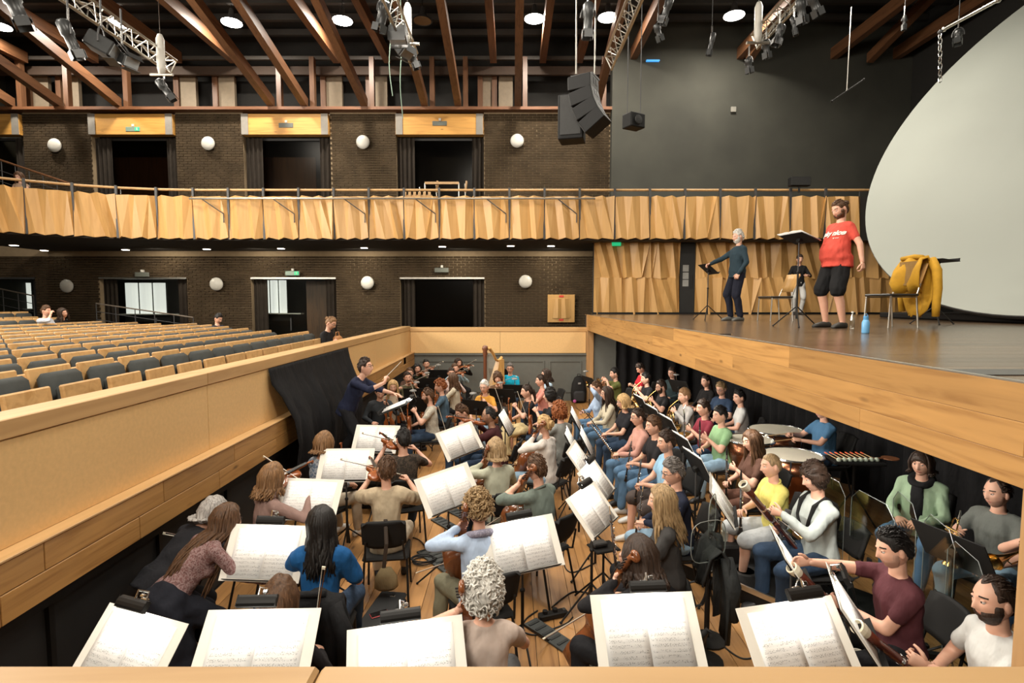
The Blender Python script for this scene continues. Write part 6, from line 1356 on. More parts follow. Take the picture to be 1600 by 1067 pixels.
for p in FOLK:
    sl = short(p.label, 10)
    for it in (p.inst or []):
        if it in ('violin', 'viola'):
            if p.LH[2] > 1.05 and abs(p.LH[0]) > .17:
                b = p.hd+p.hM @ V3(-.055, .055, -.125); y = unit(p.hL+V3(0, 0, .015)-b); M = mat3(y, V3(.25, -.1, 1))
            else:
                y = unit(V3(.10, .02, 1)); b = p.hL+V3(.0, .05, .0)-y*.47; M = mat3(y, V3(.25, 1, 0))
            give(VIOLIN, p, M, b, '%s held by the %s' % (it, sl), it); p.vio = (b, M)
        elif it == 'cello':
            b = V3(.0, .54, .22); y = unit(V3(-.135, -.09, 1.26)-b); M = mat3(y, V3(.1, 1, .3)); give(CELLO, p, M, b, 'cello between the knees of the %s' % sl, 'cello', None)
            y2 = unit(V3(-1, .12, -.22)); give(BOW, p, mat3(y2, V3(0, -1, .3)), p.hR-y2*.05+V3(0, .0, .0), 'cello bow of the %s' % sl, 'bow')
        elif it == 'bow':
            if hasattr(p, 'vio') and p.LH[2] > 1.05: y = unit(p.vio[0]+p.vio[1] @ V3(0, .24, .05)-p.hR); M = mat3(y, p.vio[1] @ V3(0, 0, -1))
            else: y = unit(V3(-.12, .35, 1)); M = mat3(y, V3(1, 0, 0))
            give(BOW, p, M, p.hR-y*.05, 'bow in the hand of the %s' % sl, 'bow')
        elif it == 'bow_low': y = unit(V3(-.55, -.72, .28)); give(BOW, p, mat3(y, V3(0, 0, 1)), p.hL-y*.04, 'bow held out behind by the bending woman', 'bow')
        elif it == 'bow_up': y = unit(V3(.16, -.05, 1)); give(BOW, p, mat3(y, V3(1, 0, 0)), V3(.15, .18, .62), 'upright bow of the player with loose long brown hair', 'bow')
        elif it == 'baton':
            r = thing('baton', 'thin white baton in the raised hand of the conductor', 'baton'); d = unit(rotz(p.rz) @ V3(-.25, .62, .66)); MB().tube([(0, 0, -.05), (0, 0, .32)], [.004, .0025], 6).build('shaft', WHITEP, r); MB().ball((0, 0, -.05), (.011, .011, .025), 8, 6).build('grip', plain('cork', (.4, .24, .1), .7), r)
            x, y = basis(d); setrot(r, np.stack([x, y, d], 1), p.world(p.hR))
        elif it in ('clarinet', 'oboe_lap', 'oboe_up', 'bassclar'):
            pr = CLARINET if it in ('clarinet', 'bassclar') else OBOE
            if it == 'oboe_lap': d = unit(V3(-.05, -.12, 1)); top = p.hR+d*.33
            elif it == 'oboe_up': d = unit(V3(.05, .12, 1)); top = V3(-.02, .50, 1.10)
            else: d = unit(V3(0, -.25, 1)) if p.LH[2] > .95 else unit(V3(-.04, .04, 1)); top = p.hL+d*.14+V3(.02, .03, 0)
            x, y = basis(d, V3(1, 0, 0)); M = np.stack([-y, x, d], 1); M = M if np.linalg.det(M) > 0 else np.stack([y, x, d], 1)
            nm = {'oboe_lap': 'oboe', 'oboe_up': 'oboe'}.get(it, 'clarinet'); give(pr, p, M, top, '%s held by the %s' % (nm, sl), nm)
            if it == 'bassclar':
                t = thing('neck_crook', 'silver curved crook above the bass clarinet player', 'crook', p.world(top+V3(0, 0, .06)), p.rz); MB().tube([(0, 0, 0), (0, .02, .1), (0, -.02, .16), (0, -.12, .15)], .009, 7).build('tube', SILVER, t)
        elif it == 'flute_lap': y = unit(V3(.15, .45, .6)); give(FLUTE, p, mat3(y, V3(0, -1, 1)), p.hL-y*.12, 'silver flute held by the %s' % sl, 'flute')
        elif it == 'horn':
            M = rotz(PI); mth = p.hd+p.hM @ V3(0, .112, -.062); give(HORN, p, M, mth-M @ V3(-.05, .17, .29), 'brass horn played by the %s' % sl, 'horn')
        elif it == 'trumpet':
            mth = p.hd+p.hM @ V3(0, .115, -.062); y = unit(V3(0, .95, -.25)); give(TRUMPET, p, mat3(y, V3(0, .2, 1)), mth+y*.07, 'brass trumpet played by the %s' % sl, 'trumpet')
        elif it == 'trumpet_up': y = unit(V3(.05, .12, -1)); give(TRUMPET, p, mat3(y, V3(-1, .5, 0)), p.hR-y*.20, 'brass trumpet standing on the knee of the grey polo player', 'trumpet')
        elif it in ('bassoon', 'bassoon2', 'bassoon3'):
            d = unit({'bassoon': V3(-.22, .62, .70), 'bassoon2': V3(-.14, .66, .60), 'bassoon3': V3(-.12, .72, .58)}[it]); b = (V3(.20, -.10, .30) if it == 'bassoon' else V3(.26, -.30, .14) if it == 'bassoon2' else V3(.24, -.30, .16)); x = unit(np.cross(V3(0, 1, .0), d)); x = unit(V3(1, 0, 0)-d*d[0]); M = np.stack([x, np.cross(d, x), d], 1)
            give(BASSOON, p, M, b, 'dark red bassoon held by the %s' % sl, 'bassoon')
        elif it == 'harness':
            H = p.hip; m = MB()
            for sg in (-1, 1):
                e = lambda k: p.shR*(.5+k*sg)+p.shL*(.5-k*sg)
                pts = [e(.1)+p.fw*.150-p.up*.27, e(.26)+p.fw*.138-p.up*.10, e(.30)+p.fw*.10+p.up*.03, e(.30)+p.up*.092, e(.28)-p.fw*.10+p.up*.02, e(.24)-p.fw*.135-p.up*.10, e(.05)-p.fw*.145-p.up*.26]
                m.tube(pts, .026, 6, flat=.4, hint=p.rt)
            m.rbox((p.shR+p.shL)/2-p.fw*.15-p.up*.26, (.10, .02, .06), .008); m.build('harness', BLACKMATT, p.root)
        elif it == 'phone':
            t = thing('phone', 'phone in the hand of the woman in the pale blue sweatshirt', 'phone', p.world(p.hR+V3(0, .02, .03)), p.rz); MB().rbox((0, 0, 0), (.075, .15, .009), .003, rotx(.6)).build('case', BLACK, t)
        elif it == 'mallets':
            for hnd, nm in ((p.hR, 'nearer'), (p.hL, 'farther')):
                t = thing('timpani_mallet', 'white felt timpani mallet in the %s hand of the timpanist' % nm, 'mallet'); d = unit(rotz(p.rz) @ V3(0, .97, -.1)); x, y = basis(d); setrot(t, np.stack([x, y, d], 1), p.world(hnd)); MB().cyl((0, 0, -.1), (0, 0, .3), .006, 6).build('handle', plain('mallet_handle', (.55, .35, .16), .5), t); MB().ball((0, 0, .31), .026, 10, 7).build('head', WHITEP, t)
# ------------------------------------------------------------------ red shirt print
def text_mesh(txt, size, mat, parent, name, loc, M, shear=0, bold=False):
    cu = bpy.data.curves.new('t', 'FONT'); cu.body = txt; cu.size = size; cu.shear = shear; cu.align_x = 'CENTER'; cu.extrude = .001; cu.offset = .004*size/.1 if bold else 0; cu.resolution_u = 2
    o = bpy.data.objects.new('t', cu); COL.objects.link(o); bpy.context.view_layer.update(); me = bpy.data.meshes.new_from_object(o.evaluated_get(bpy.context.evaluated_depsgraph_get())); bpy.data.objects.remove(o); me.name = name
    me.materials.clear(); me.materials.append(mat); r = link(name, me, parent); m = Matrix([list(map(float, q)) for q in np.asarray(M)]).to_4x4(); m.translation = Vector(loc); r.matrix_local = m; return r
def chest_text(p, txt, size, up, side, bold=True, back=.0):
    """lettering that follows the shirt surface"""
    o = text_mesh(txt, size, plain('print_white', (.75, .72, .66), .8), p.root, 'lettering', (0, 0, 0), np.eye(3), .25, bold)
    me = o.data; n = len(me.vertices); v = np.empty(n*3, np.float32); me.vertices.foreach_get('co', v); v = v.reshape(-1, 3); sv = p.es['v']; out = np.empty_like(v)
    for i, (x, y, z) in enumerate(v):
        # text x runs to the wearer's left as seen from the front
        px_, pz_ = -x+side, p.hip[2]+up+y
        d = np.hypot(sv[:, 0]-px_, sv[:, 2]-pz_)+np.where(sv[:, 1] < 0, 9, 0); k = np.argsort(d)[:4]; out[i] = (px_, sv[k, 1].max()+.006+max(0, z)*2, pz_)
    me.vertices.foreach_set('co', out.ravel()); me.update()
chest_text(RED, 'play nice', .092, .335, -.03); chest_text(RED, 'o ----', .034, .285, -.11, True)
# ------------------------------------------------------------------ stage furniture
def stage_stand(px, py, yaw, tilt, h, lab, sheet=False, w=.5):
    p = atz(px, py, ZS); return music_stand(p, R_(yaw), tilt, h, lab, None, 'double' if sheet else None, None, w, .34, False, 'open white score lying on the tall stand before the red shirted man')
stage_stand(1105, 500, 95, 40, 1.03, 'black music stand under the hand of the man in teal sweater')
stage_stand(1243, 511, 100, 22, 1.27, 'tall black music stand holding an open score before the red shirted man', True, .52)
stage_stand(1458, 507, 95, 8, 1.02, 'black music stand with flat empty desk beside the yellow jacket', w=.58)
def guest_chair(px, py, rz, lab, back=True):
    p = atz(px, py, ZS); t = thing('guest_chair', lab, 'chair', p, R_(rz), None)
    MB().rbox((0, 0, .46), (.48, .46, .035), .015).build('seat', plain('leather_seat', (.022, .022, .02), .4), t)
    if back: MB().grid([[(.21*u, -.25-.05*(1-u*u)-.12*k, .56+.34*k) for u in np.linspace(-1, 1, 7)] for k in np.linspace(0, 1, 4)], thick=.014).build('backrest', BIRCH, t, True)
    for sx in (-1, 1):
        MB().tube([(sx*.22, .2, .45), (sx*.225, .22, 0)], .012, 7).build('leg', ALU, t); MB().tube([(sx*.2, -.27, .62), (sx*.215, -.2, .45), (sx*.225, -.24, 0)], .012, 7).build('leg', ALU, t); MB().cyl((sx*.215, -.2, .43), (sx*.215, .2, .43), .009, 6).build('side_rail', ALU, t)
    return t
guest_chair(1210, 501, 96, 'empty wooden backed chair behind the man in teal sweater'); JC = guest_chair(1390, 511, 97, 'chair with black seat under the yellow jacket on stage')
jp = np.array(JC.location); jr = R_(97)
JK = plain('yellow_jacket', (.56, .30, .018), .8, var=.12, bump=.25)
t = thing('yellow_jacket', 'mustard yellow jacket thrown over the back of a stage chair', 'jacket', jp, jr)
P = []
for k, (y, z, hw) in enumerate(((-.30, .50, .25), (-.25, .62, .27), (-.27, .80, .27), (-.335, .965, .24), (-.40, .985, .23), (-.43, .90, .26), (-.45, .70, .28), (-.45, .45, .28), (-.42, .26, .22), (-.40, .16, .12))):
    P.append([(.86*hw*u+.02*math.sin(k*1.3), y-.03*math.sin(u*5+k)+.04*u*u, z+.02*math.sin(u*7)) for u in np.linspace(-1, 1, 15)])
MB().grid(P, thick=.02).build('body', JK, t, True)
MB().tube([(-.20, -.42, .96), (-.30, -.41, .80), (-.32, -.42, .55), (-.31, -.42, .30), (-.30, -.43, .16)], [.055, .062, .055, .05, .045], 10).build('sleeve', JK, t, True); MB().tube([(.20, -.40, .96), (.31, -.44, .76), (.33, -.46, .5), (.30, -.46, .22)], [.055, .06, .052, .045], 10).build('sleeve', JK, t, True)
MB().tube([(-.18, -.30, .99), (0, -.335, 1.01), (.18, -.30, .99)], [.03, .035, .03], 8).build('collar', JK, t, True); MB().grid([[(.16*u, -.262, .60+.34*k) for u in (-1, 0, 1)] for k in (0, .5, 1)], thick=.006).build('lining', cloth('jacket_lining', (.33, .20, .07)), t)
p = atz(1352, 521, ZS); t = thing('water_bottle', 'light blue water bottle standing on the stage floor', 'bottle', p)
MB().lathe([(.036, 0), (.040, .012), (.040, .125), (.030, .15), (.024, .158)], n=18).build('body', plain('blue_bottle', (.16, .42, .72), .35), t, True); MB().lathe([(.026, .157), (.027, .195), (.022, .20)], n=14).build('cap', plain('blue_cap', (.10, .33, .62), .4), t); tt = np.linspace(0, PI, 7); MB().tube(np.stack([.018*np.cos(tt), 0*tt, .198+.026*np.sin(tt)], 1), .004, 6).build('carry_loop', plain('blue_cap', (1, 1, 1)), t)
p = atz(1331, 514, ZS); t = thing('plastic_bottle', 'clear plastic bottle on stage behind the blue bottle', 'bottle', p); MB().lathe([(.030, 0), (.034, .02), (.033, .07), (.031, .09), (.033, .14), (.012, .2), (.012, .215)], n=14).build('body', clear('clear_plastic', (.85, .88, .86), .22), t, True); MB().lathe([(.014, .215), (.014, .235)], n=10).build('cap', WHITEP, t)
p = atz(1133, 523, ZS); t = thing('pencil', 'small dark pencil lying on the stage near its edge', 'pencil', p); MB().cyl((-.07, 0, .006), (.07, .01, .006), .005, 6).build('shaft', BLACK, t); MB().cyl((.07, .01, .006), (.085, .011, .006), .005, 6, r2=.001).build('point', PLY, t)
p = atz(1560, 583, ZS); tag(MB().box((p[0]+.6, p[1]+.02, ZS+.003), (1.5, .22, .004)).build('floor_patch', plain('grey_dance_floor', (.07, .07, .066), .4)), 'grey mat strip lying on the stage boards', 'mat')
# ------------------------------------------------------------------ stands with sheets, near part of the pit
S0 = 'open white sheet music on '
def st(px, py, h, yaw, tilt, lab, slab, lamp=None, Y=None, **k):
    q = aty(px, py, Y) if Y else atz(px, py, h); return music_stand((q[0], q[1], 0), R_(yaw), tilt, q[2] if Y else h, lab, None, 'double', lamp, .60, .41, True, slab, **k)
N1 = 1.5
st(196, 1025, 1.0, -20, 50, 'front row music stand nearest the stalls rail', 'tilted white sheet music nearest the stalls rail behind the near rail', N1, lampx=-.04, llab='black reading lamp clipped to the stand nearest the stalls rail')
st(398, 1020, 1.04, 2, 46, 'front row music stand before the loose brown haired player', 'wide white sheet music before the loose brown haired player', N1, lampx=-.02, llab='black reading lamp clipped above the loose brown haired player')
st(637, 1042, .99, 14, 48, 'front row music stand behind the white curly cellist seat', 'white sheet music partly cut off by the near rail', N1, lampx=-.03, llab='black reading lamp on the sheet cut off by the near rail')
st(1012, 990, 1.0, 4, 50, 'front row music stand behind the dark haired cellist', 'big white sheet music with green tab behind the dark haired cellist', N1, lampx=.02, llab='black reading lamp on the sheet with the green tab')
st(1250, 1008, 1.06, 13, 52, 'front row music stand next to the bassoons', 'white sheet music on the front stand next to the bassoons', N1, lampx=.08, llab='black reading lamp on the stand next to the bassoons')
st(414, 866, .99, -4, 58, 'music stand beside the bending long haired woman', 'white sheet music read by the bending long haired woman', 1.8, lampx=.03, llab='black reading lamp beside the bending long haired woman')
st(482, 782, 1.0, -6, 52, 'music stand before the woman with black hair', 'white sheet music before the mauve bloused violinist', None)
st(540, 728, 1.03, 2, 50, 'music stand before the woman in blue patterned blouse', 'closely printed white sheet music on the middle violin stand', None)
st(587, 687, 1.04, -5, 52, 'music stand at the front of the first violins', 'white sheet music with green edge strip nearest the conductor', None)
st(719, 690, 1.05, 40, 58, 'music stand turned toward the maroon sweater player', 'blank looking white sheet music turned toward the viola players', None, roll=8)
st(701, 766, 1.0, 30, 56, 'music stand between beige knit violinist and the curly cellist', 'printed white sheet music between violins and cellos', None, roll=9)
st(817, 855, .95, 16, 55, 'music stand over the white curly haired cellist', 'large printed white sheet music over the curly white head', 1.5, lampx=.0, roll=4, llab='black reading lamp above the large cello sheet')
st(927, 797, 1.0, 58, 50, 'music stand with a small tray beside the sage shirt cellist', 'white sheet music with yellow strip behind the sage shirt cellist', 1.4, llab='reading lamp on the sheet with yellow strip')
st(933, 754, 1.0, 66, 52, 'music stand between oboe and cello rows', 'white sheet music just above the sheet with yellow strip', 1.2, llab='reading lamp between oboe and cello rows')
st(907, 720, 1.0, 74, 54, 'music stand standing behind the last cello desk', 'steeply turned white sheet music behind the last cello desk', None)
st(1128, 782, .98, 70, 56, 'music stand of the yellow polo clarinettist', 'curled white sheet music before the yellow polo clarinettist', None)
st(1240, 884, .95, 74, 55, 'music stand of the grey sweatshirt bassoonist', 'white sheet music held by the reaching hand', None)
st(1333, 962, .98, 67, 56, 'music stand between the two near bassoons', 'white sheet music seen edge on between the two near bassoons', 1.2, llab='reading lamp on the edge-on bassoon sheet')
# conductor's stand, podium, score
q = atz(620, 634, 1.42); cs = music_stand((q[0], q[1], 0), R_(-90), 22, 1.42, 'broad conductor stand on two posts', None, None, None, .66, .46)
cq = q; s = thing('score', 'open conductor score lit white on the broad stand', 'score'); T = R_(22); M = np.stack([V3(1, 0, 0), V3(0, math.cos(T), math.sin(T)), V3(0, -math.sin(T), math.cos(T))], 1); setrot(s, rotz(R_(-90)) @ M, cq+V3(0, 0, .01))
for sg in (-1, 1):
    U = np.linspace(0, 1, 7); MB().grid(np.array([[(sg*u*.23, y, .01+.02*math.sin(PI*min(1, u*1.4))*(1-u)) for u in (U if sg > 0 else U[::-1])] for y in (.17, -.17)])[::-1], thick=.012).build('page_block', PAPER, s, True)
MB().rbox((0, 0, -.004), (.5, .36, .006), .002).build('cover', BLACKMATT, s)
pd = thing('podium', 'low black podium under the conductor', 'podium', (COND.pos[0]+.15, COND.pos[1], 0)); MB().rbox((0, 0, .39), (1.3, 1.25, .06), .01).build('platform', plain('podium_carpet', (.02, .022, .024), .85), pd); MB().rbox((0, 0, .18), (1.22, 1.17, .36), .01).build('base', BLACKMATT, pd)
MB().cyl((.62, -.6, .42), (.62, -.6, 1.02), .014).build('rail_post', BRASS, pd)
L_ = thing('stand_lamp', 'black gooseneck lamp over the conductor score', 'lamp', cq+V3(.2, .12, .12)); MB().rbox((0, 0, 0), (.07, .14, .03), .008).build('shade', BLACK, L_); MB().tube([(.03, 0, 0), (.06, 0, -.08), (.0, .04, -.15)], .006, 6).build('arm', BLACK, L_)
area_light('stand_bulb', cq+V3(.19, .12, .10), cq, 3, .12, (1, .97, .9), .04)
# black desks seen from behind
def bk(px, py, lab, off=0, h=1.05, lamp=True, rz=None, sheet=None, tilt=60, w=.58):
    q = atz(px, py, h); d = TARGET-q; yw = math.atan2(-d[0], d[1])+R_(off) if rz is None else R_(rz)
    music_stand((q[0], q[1], 0), yw, tilt, h, lab, None, sheet, None, w, .38, False, 'white sheet music on the '+short(lab, 9))
    if lamp:
        Tm = R_(tilt); M = np.stack([V3(1, 0, 0), V3(0, math.cos(Tm), math.sin(Tm)), V3(0, -math.sin(Tm), math.cos(Tm))], 1); l = thing('stand_lamp', 'small round clip lamp on the '+short(lab, 9), 'lamp'); Rz = rotz(yw); setrot(l, Rz, Rz @ (M @ V3(0, .22, .03))+V3(q[0], q[1], h)); MB().lathe([(.065, 0), (.06, .018), (.02, .03)], (0, .03, .06), 14).build('shade', plain('lamp_grey', (.2, .2, .19), .35), l); MB().tube([(0, .03, .06), (0, .03, -.02), (0, 0, -.06)], .006, 6).build('arm', CHROME, l)
bk(686, 586, 'black desk of the last violin pair at the far wall'); bk(668, 600, 'black desk of the violin pair before the last'); bk(652, 617, 'black desk beside the bearded viola player'); bk(647, 632, 'black desk just behind the conductor score')
bk(745, 637, 'black desk before the orange t-shirt woman', rz=150); bk(785, 618, 'black desk before the young violinist at the harp', rz=160); bk(806, 611, 'black desk before the turquoise polo man', rz=168); bk(780, 584, 'black desk low beside the harp', rz=165)
bk(922, 598, 'tilted black desk by the backpack', rz=110)
for (px, py, lab) in ((1003, 632, 'black wind desk behind the blond flautist'), (1024, 650, 'black wind desk behind the pink cardigan'), (1047, 667, 'black wind desk before the bass clarinet'), (1070, 698, 'black wind desk before the green t-shirt clarinettist'), (1090, 728, 'black wind desk behind the navy jacket')): bk(px, py, lab, rz=95, lamp=False, sheet='double', tilt=62)
bk(1490, 858, 'black desk before the grey polo trumpeter', rz=105, lamp=False, tilt=60); bk(1062, 604, 'black desk before the smiling man', rz=120, lamp=True); pass
for (px, py, lab) in ((791, 660, 'low desk with white sheet by the cream skirt'), (900, 655, 'flute desk with long white sheet'), (916, 690, 'oboe desk with white sheet before the sky blue t-shirt'), (893, 690, 'desk beside the frizzy haired cellist')): bk(px, py, lab, rz=82, lamp=False, sheet='double', tilt=62)
# yellow strip, green tab, pencils
q = atz(937, 800, 1.0)
# ------------------------------------------------------------------ harp
q = atz(775, 650, .12); hp = thing('harp', 'tall golden concert harp at the far wall', 'harp', (q[0]-.08, min(q[1], 14.6), 0), R_(52)); HG = wood('harp_gold', (.62, .36, .12), (.5, .26, .08), axis=2, rough=.3); HD = wood('harp_dark', (.16, .06, .03), (.10, .035, .018), axis=2, rough=.3)
MB().lathe([(.07, .1), (.06, .2), (.042, .3), (.042, 1.62), (.06, 1.68), (.05, 1.74), (.075, 1.80), (.06, 1.86), (.03, 1.88)], (-.28, 0, 0), 14).build('column', HD, hp, True); MB().tube([(-.28, 0, 1.78), (-.12, 0, 1.80), (.0, 0, 1.68), (.12, 0, 1.50), (.24, 0, 1.46), (.34, 0, 1.54), (.36, 0, 1.44)], [.045, .05, .045, .04, .045, .05, .03], 8, flat=.7).build('neck', HG, hp, True)
MB().add([[.20, -.05, 1.5], [.34, -.09, 1.5], [.34, .09, 1.5], [.20, .05, 1.5], [-.30, -.22, .12], [.18, -.24, .12], [.18, .24, .12], [-.30, .22, .12]], [[0, 1, 2, 3], [4, 7, 6, 5], [0, 4, 5, 1], [1, 5, 6, 2], [2, 6, 7, 3], [3, 7, 4, 0]]).build('soundbox', HG, hp)
m = MB()
for i in range(30): u = i/29; m.cyl((-.22+.48*u, 0, .2+1.2*u*.98), (-.22+.48*u, 0, np.interp(-.22+.48*u, [-.28, -.12, 0, .12, .26], [1.76, 1.78, 1.66, 1.48, 1.45])), .0022, 4)
m.build('strings', plain('harp_string', (.6, .55, .45), .4), hp); MB().rbox((-.05, 0, .06), (.62, .52, .12), .03).build('pedal_base', HD, hp)
# ------------------------------------------------------------------ timpani, mallets, shields
COP = plain('copper_bowl', (.30, .12, .06), .25, .9); SKINH = plain('drum_head', (.66, .60, .48), .6, var=.04)
def timp(px, py, r, lab):
    q = atz(px, py, .93); t = thing('timpani', lab, 'drum', (q[0], q[1], 0)); MB().lathe([(.06, .28), (.35*r, .33), (.72*r, .48), (.95*r, .70), (r, .90)], n=28).build('bowl', COP, t, True); MB().lathe([(r*.97, .925), (r*.97, .93)], n=28).build('drum_head', SKINH, t); a = np.linspace(0, 2*PI, 28, endpoint=False); MB().tube(np.stack([r*1.01*np.cos(a), r*1.01*np.sin(a), np.full(28, .925)], 1), .016, 6, closed=True).build('hoop', CHROME, t)
    for i in range(6): b = i*PI/3; MB().cyl((1.03*r*math.cos(b), 1.03*r*math.sin(b), .93), (1.0*r*math.cos(b), 1.0*r*math.sin(b), .62), .009, 6).build('tension_rod', CHROME, t)
    for i in range(4): b = i*PI/2+.4; MB().tube([(.7*r*math.cos(b), .7*r*math.sin(b), .46), (1.05*r*math.cos(b), 1.05*r*math.sin(b), .03)], .016, 6).build('leg', BLACK, t)
timp(1213, 671, .40, 'timpani drum farthest under the stage with wide pale head'); timp(1238, 710, .36, 'timpani drum between timpanist and yellow polo clarinettist'); timp(1172, 686, .32, 'small timpani drum behind the long haired clarinettist')
q = atz(1335, 716, .92); t = thing('mallet_table', 'black tray table for mallets beside the timpani', 'table', (q[0], q[1], 0), R_(-8)); MB().rbox((0, 0, .89), (.62, .34, .04), .01).build('tray', BLACKMATT, t)
for i in range(3): a = i*2.1; MB().tube([(0, 0, .5), (.3*math.cos(a), .3*math.sin(a), .01)], .011, 6).build('leg', BLACK, t)
MB().cyl((0, 0, .45), (0, 0, .88), .016).build('post', BLACK, t)
for i in range(8):
    b = thing('timpani_mallet', 'white headed mallet with orange grip, %s from the timpanist, in the black tray' % ORD[i], 'mallet', (q[0]-.24+.068*i, q[1]+.02, .925), R_(-8), 'mallets lying in the black tray'); MB().cyl((-.02, .2, .0), (0, -.1, .0), .006, 6).build('handle', plain('mallet_handle', (1, 1, 1)), b); MB().ball((0, -.12, .006), .030, 10, 7).build('head', plain('mint_felt', (.55, .62, .50), .8), b); MB().cyl((-.024, .24, 0), (-.02, .17, 0), .009, 6).build('grip', plain('orange_grip', (.7, .12, .04), .5), b)
t = thing('wooden_paddle', 'flat brown wooden paddle at the end of the mallet tray', 'paddle', (q[0]+.42, q[1]-.05, .93)); MB().lathe([(.1, 0), (.1, .012)], n=16).build('blade', plain('paddle_wood', (.26, .10, .04), .5), t); MB().rbox((-.16, 0, .006), (.16, .035, .012), .004).build('handle', plain('paddle_wood', (1, 1, 1)), t)
PLEX = clear('acrylic_sheet', (.90, .92, .90), .10)
def shield(px0, py0, px1, py1, z0, z1, lab, h):
    a = atz(px0, py0, h); b = atz(px1, py1, h); d = unit((b-a)*V3(1, 1, 0)); L = vlen((b-a)*V3(1, 1, 0)); n = max(1, round(L/.6)); t = thing('acrylic_shield', lab, 'screen', (a[0], a[1], 0), math.atan2(d[1], d[0]))
    for i in range(n):
        x0, x1 = L*i/n+.008, L*(i+1)/n-.008; c = .10; m = MB(); y = .05*(i % 2)
        m.poly([(x0, z0), (x1, z0), (x1, z1-c), (x1-c, z1), (x0+c, z1), (x0, z1-c)], .008, rot=np.array([[1, 0, 0], [0, 0, -1], [0, 1, 0.]]), c=(0, y, 0)); m.build('panel', PLEX, t)
        e = np.array([(x0, y, z0), (x1, y, z0), (x1, y, z1-c), (x1-c, y, z1), (x0+c, y, z1), (x0, y, z1-c)]); MB().tube(e, .003, 4, closed=True).build('edge', plain('acrylic_edge', (.20, .22, .21), .25), t)
        for x in (x0+.05, x1-.05): MB().rbox((x, y, .03), (.05, .3, .05), .005).build('foot', BLACKMATT, t)
        MB().rbox(((x0+x1)/2, y, (z0+z1)*.5), (.05, .02, .08), .004).build('hinge', BLACK, t)
shield(1268, 733, 1390, 800, .05, 1.22, 'clear folding acrylic shield before the person in mint jacket', 1.2); shield(1395, 790, 1540, 930, .05, 1.22, 'clear folding acrylic shield before the trumpeters', 1.05)
def headscreen(px, py, h, rz, lab):
    q = atz(px, py, h); t = thing('acrylic_head_screen', lab, 'screen', (q[0], q[1], 0), R_(rz)); P = []
    a = np.linspace(0, 2*PI, 20, endpoint=False); pts = [(.17*np.sign(math.cos(x))*abs(math.cos(x))**.6, .17*np.sign(math.sin(x))*abs(math.sin(x))**.6) for x in a]; MB().poly(pts, .006, rot=np.array([[1, 0, 0], [0, 0, -1], [0, 1, 0.]]), c=(0, 0, h)).build('panel', PLEX, t)
    MB().tube([(x, 0, z+h) for x, z in pts], .004, 5, closed=True).build('edge', plain('acrylic_edge', (1, 1, 1)), t); MB().cyl((0, .01, .0), (0, .01, h-.15), .011).build('pole', BLACK, t); MB().lathe([(.14, 0), (.14, .015), (.02, .03)], n=16).build('base', BLACK, t)
headscreen(1107, 866-20, 1.0, 20, 'small rounded acrylic screen behind the blond oboist'); headscreen(1113, 806, 1.1, 60, 'small rounded acrylic screen behind the navy jacket')
# ------------------------------------------------------------------ floor things
def onfloor(px, py, z=0): return atz(px, py, z)
p = aty(905, 607, 15.6); bp = thing('backpack', 'black backpack propped against the grey end wall', 'bag', (p[0], 15.72, 0)); P = [(V3(0, 0, z), V3(w_, 0, 0), V3(0, d_, 0)) for z, w_, d_ in ((.0, .18, .12), (.05, .22, .15), (.3, .23, .16), (.55, .20, .13), (.72, .13, .09), (.78, .05, .04))]
MB().loft(P, 16, power=3).build('body', BLACKMATT, bp, True); MB().loft([(V3(0, -.15, z), V3(w_, 0, 0), V3(0, .05, 0)) for z, w_ in ((.06, .14), (.1, .17), (.3, .17), (.36, .12))], 12, power=3).build('front_pocket', plain('bag_fabric', (.02, .02, .022), .7), bp, True); MB().rbox((0, -.165, .58), (.08, .01, .05), .004).build('badge', plain('badge_grey', (.3, .3, .3), .5), bp); MB().tube([(-.04, 0, .76), (-.04, 0, .83), (.04, 0, .83), (.04, 0, .76)], .012, 6).build('loop', BLACK, bp)
t = thing('pink_pompom', 'small pink keyring ball beside the backpack', 'keyring', (p[0]-.15, 15.4, .09)); MB().ball((0, 0, 0), .05, 10, 7).build('ball', plain('pink_fluff', (.5, .1, .3), .9), t); MB().cyl((0, 0, .04), (0.02, 0.05, .09), .006).build('ring', CHROME, t)
q = atz(591, 968, .14); cz_ = thing('violin_case', 'black oblong violin case lying on the floor with a phone on it', 'case', (q[0], q[1], 0), R_(-8)); MB().rbox((0, 0, .10), (.26, .80, .10), .03).build('lower_shell', plain('case_fabric', (.018, .019, .02), .75), cz_); MB().rbox((0, 0, .165), (.26, .80, .04), .018).build('lid', plain('case_fabric', (1, 1, 1)), cz_)
for y in (-.3, .3): MB().rbox((.02, y, .19), (.05, .03, .012), .004).build('clasp', CHROME, cz_)
MB().tube([(.13, -.08, .12), (.17, -.06, .12), (.17, .06, .12), (.13, .08, .12)], .010, 6).build('handle', BLACK, cz_)
for x in (-.1, .1): MB().rbox((x, 0, .025), (.03, .6, .05), .005).build('foot', BLACK, cz_)
t = thing('phone', 'phone with red edge lying on the violin case', 'phone', (q[0]+.01, q[1]+.0, .192), R_(-60)); MB().rbox((0, 0, 0), (.078, .155, .010), .004).build('case', plain('pink_case', (.5, .07, .07), .5), t); MB().rbox((0, 0, .006), (.070, .147, .002), .0008).build('screen', plain('phone_glass', (.01, .01, .012), .08), t)
t = thing('spectacles', 'folded spectacles lying at the end of the violin case', 'glasses', (q[0]-.05, q[1]-.26, .2)); 
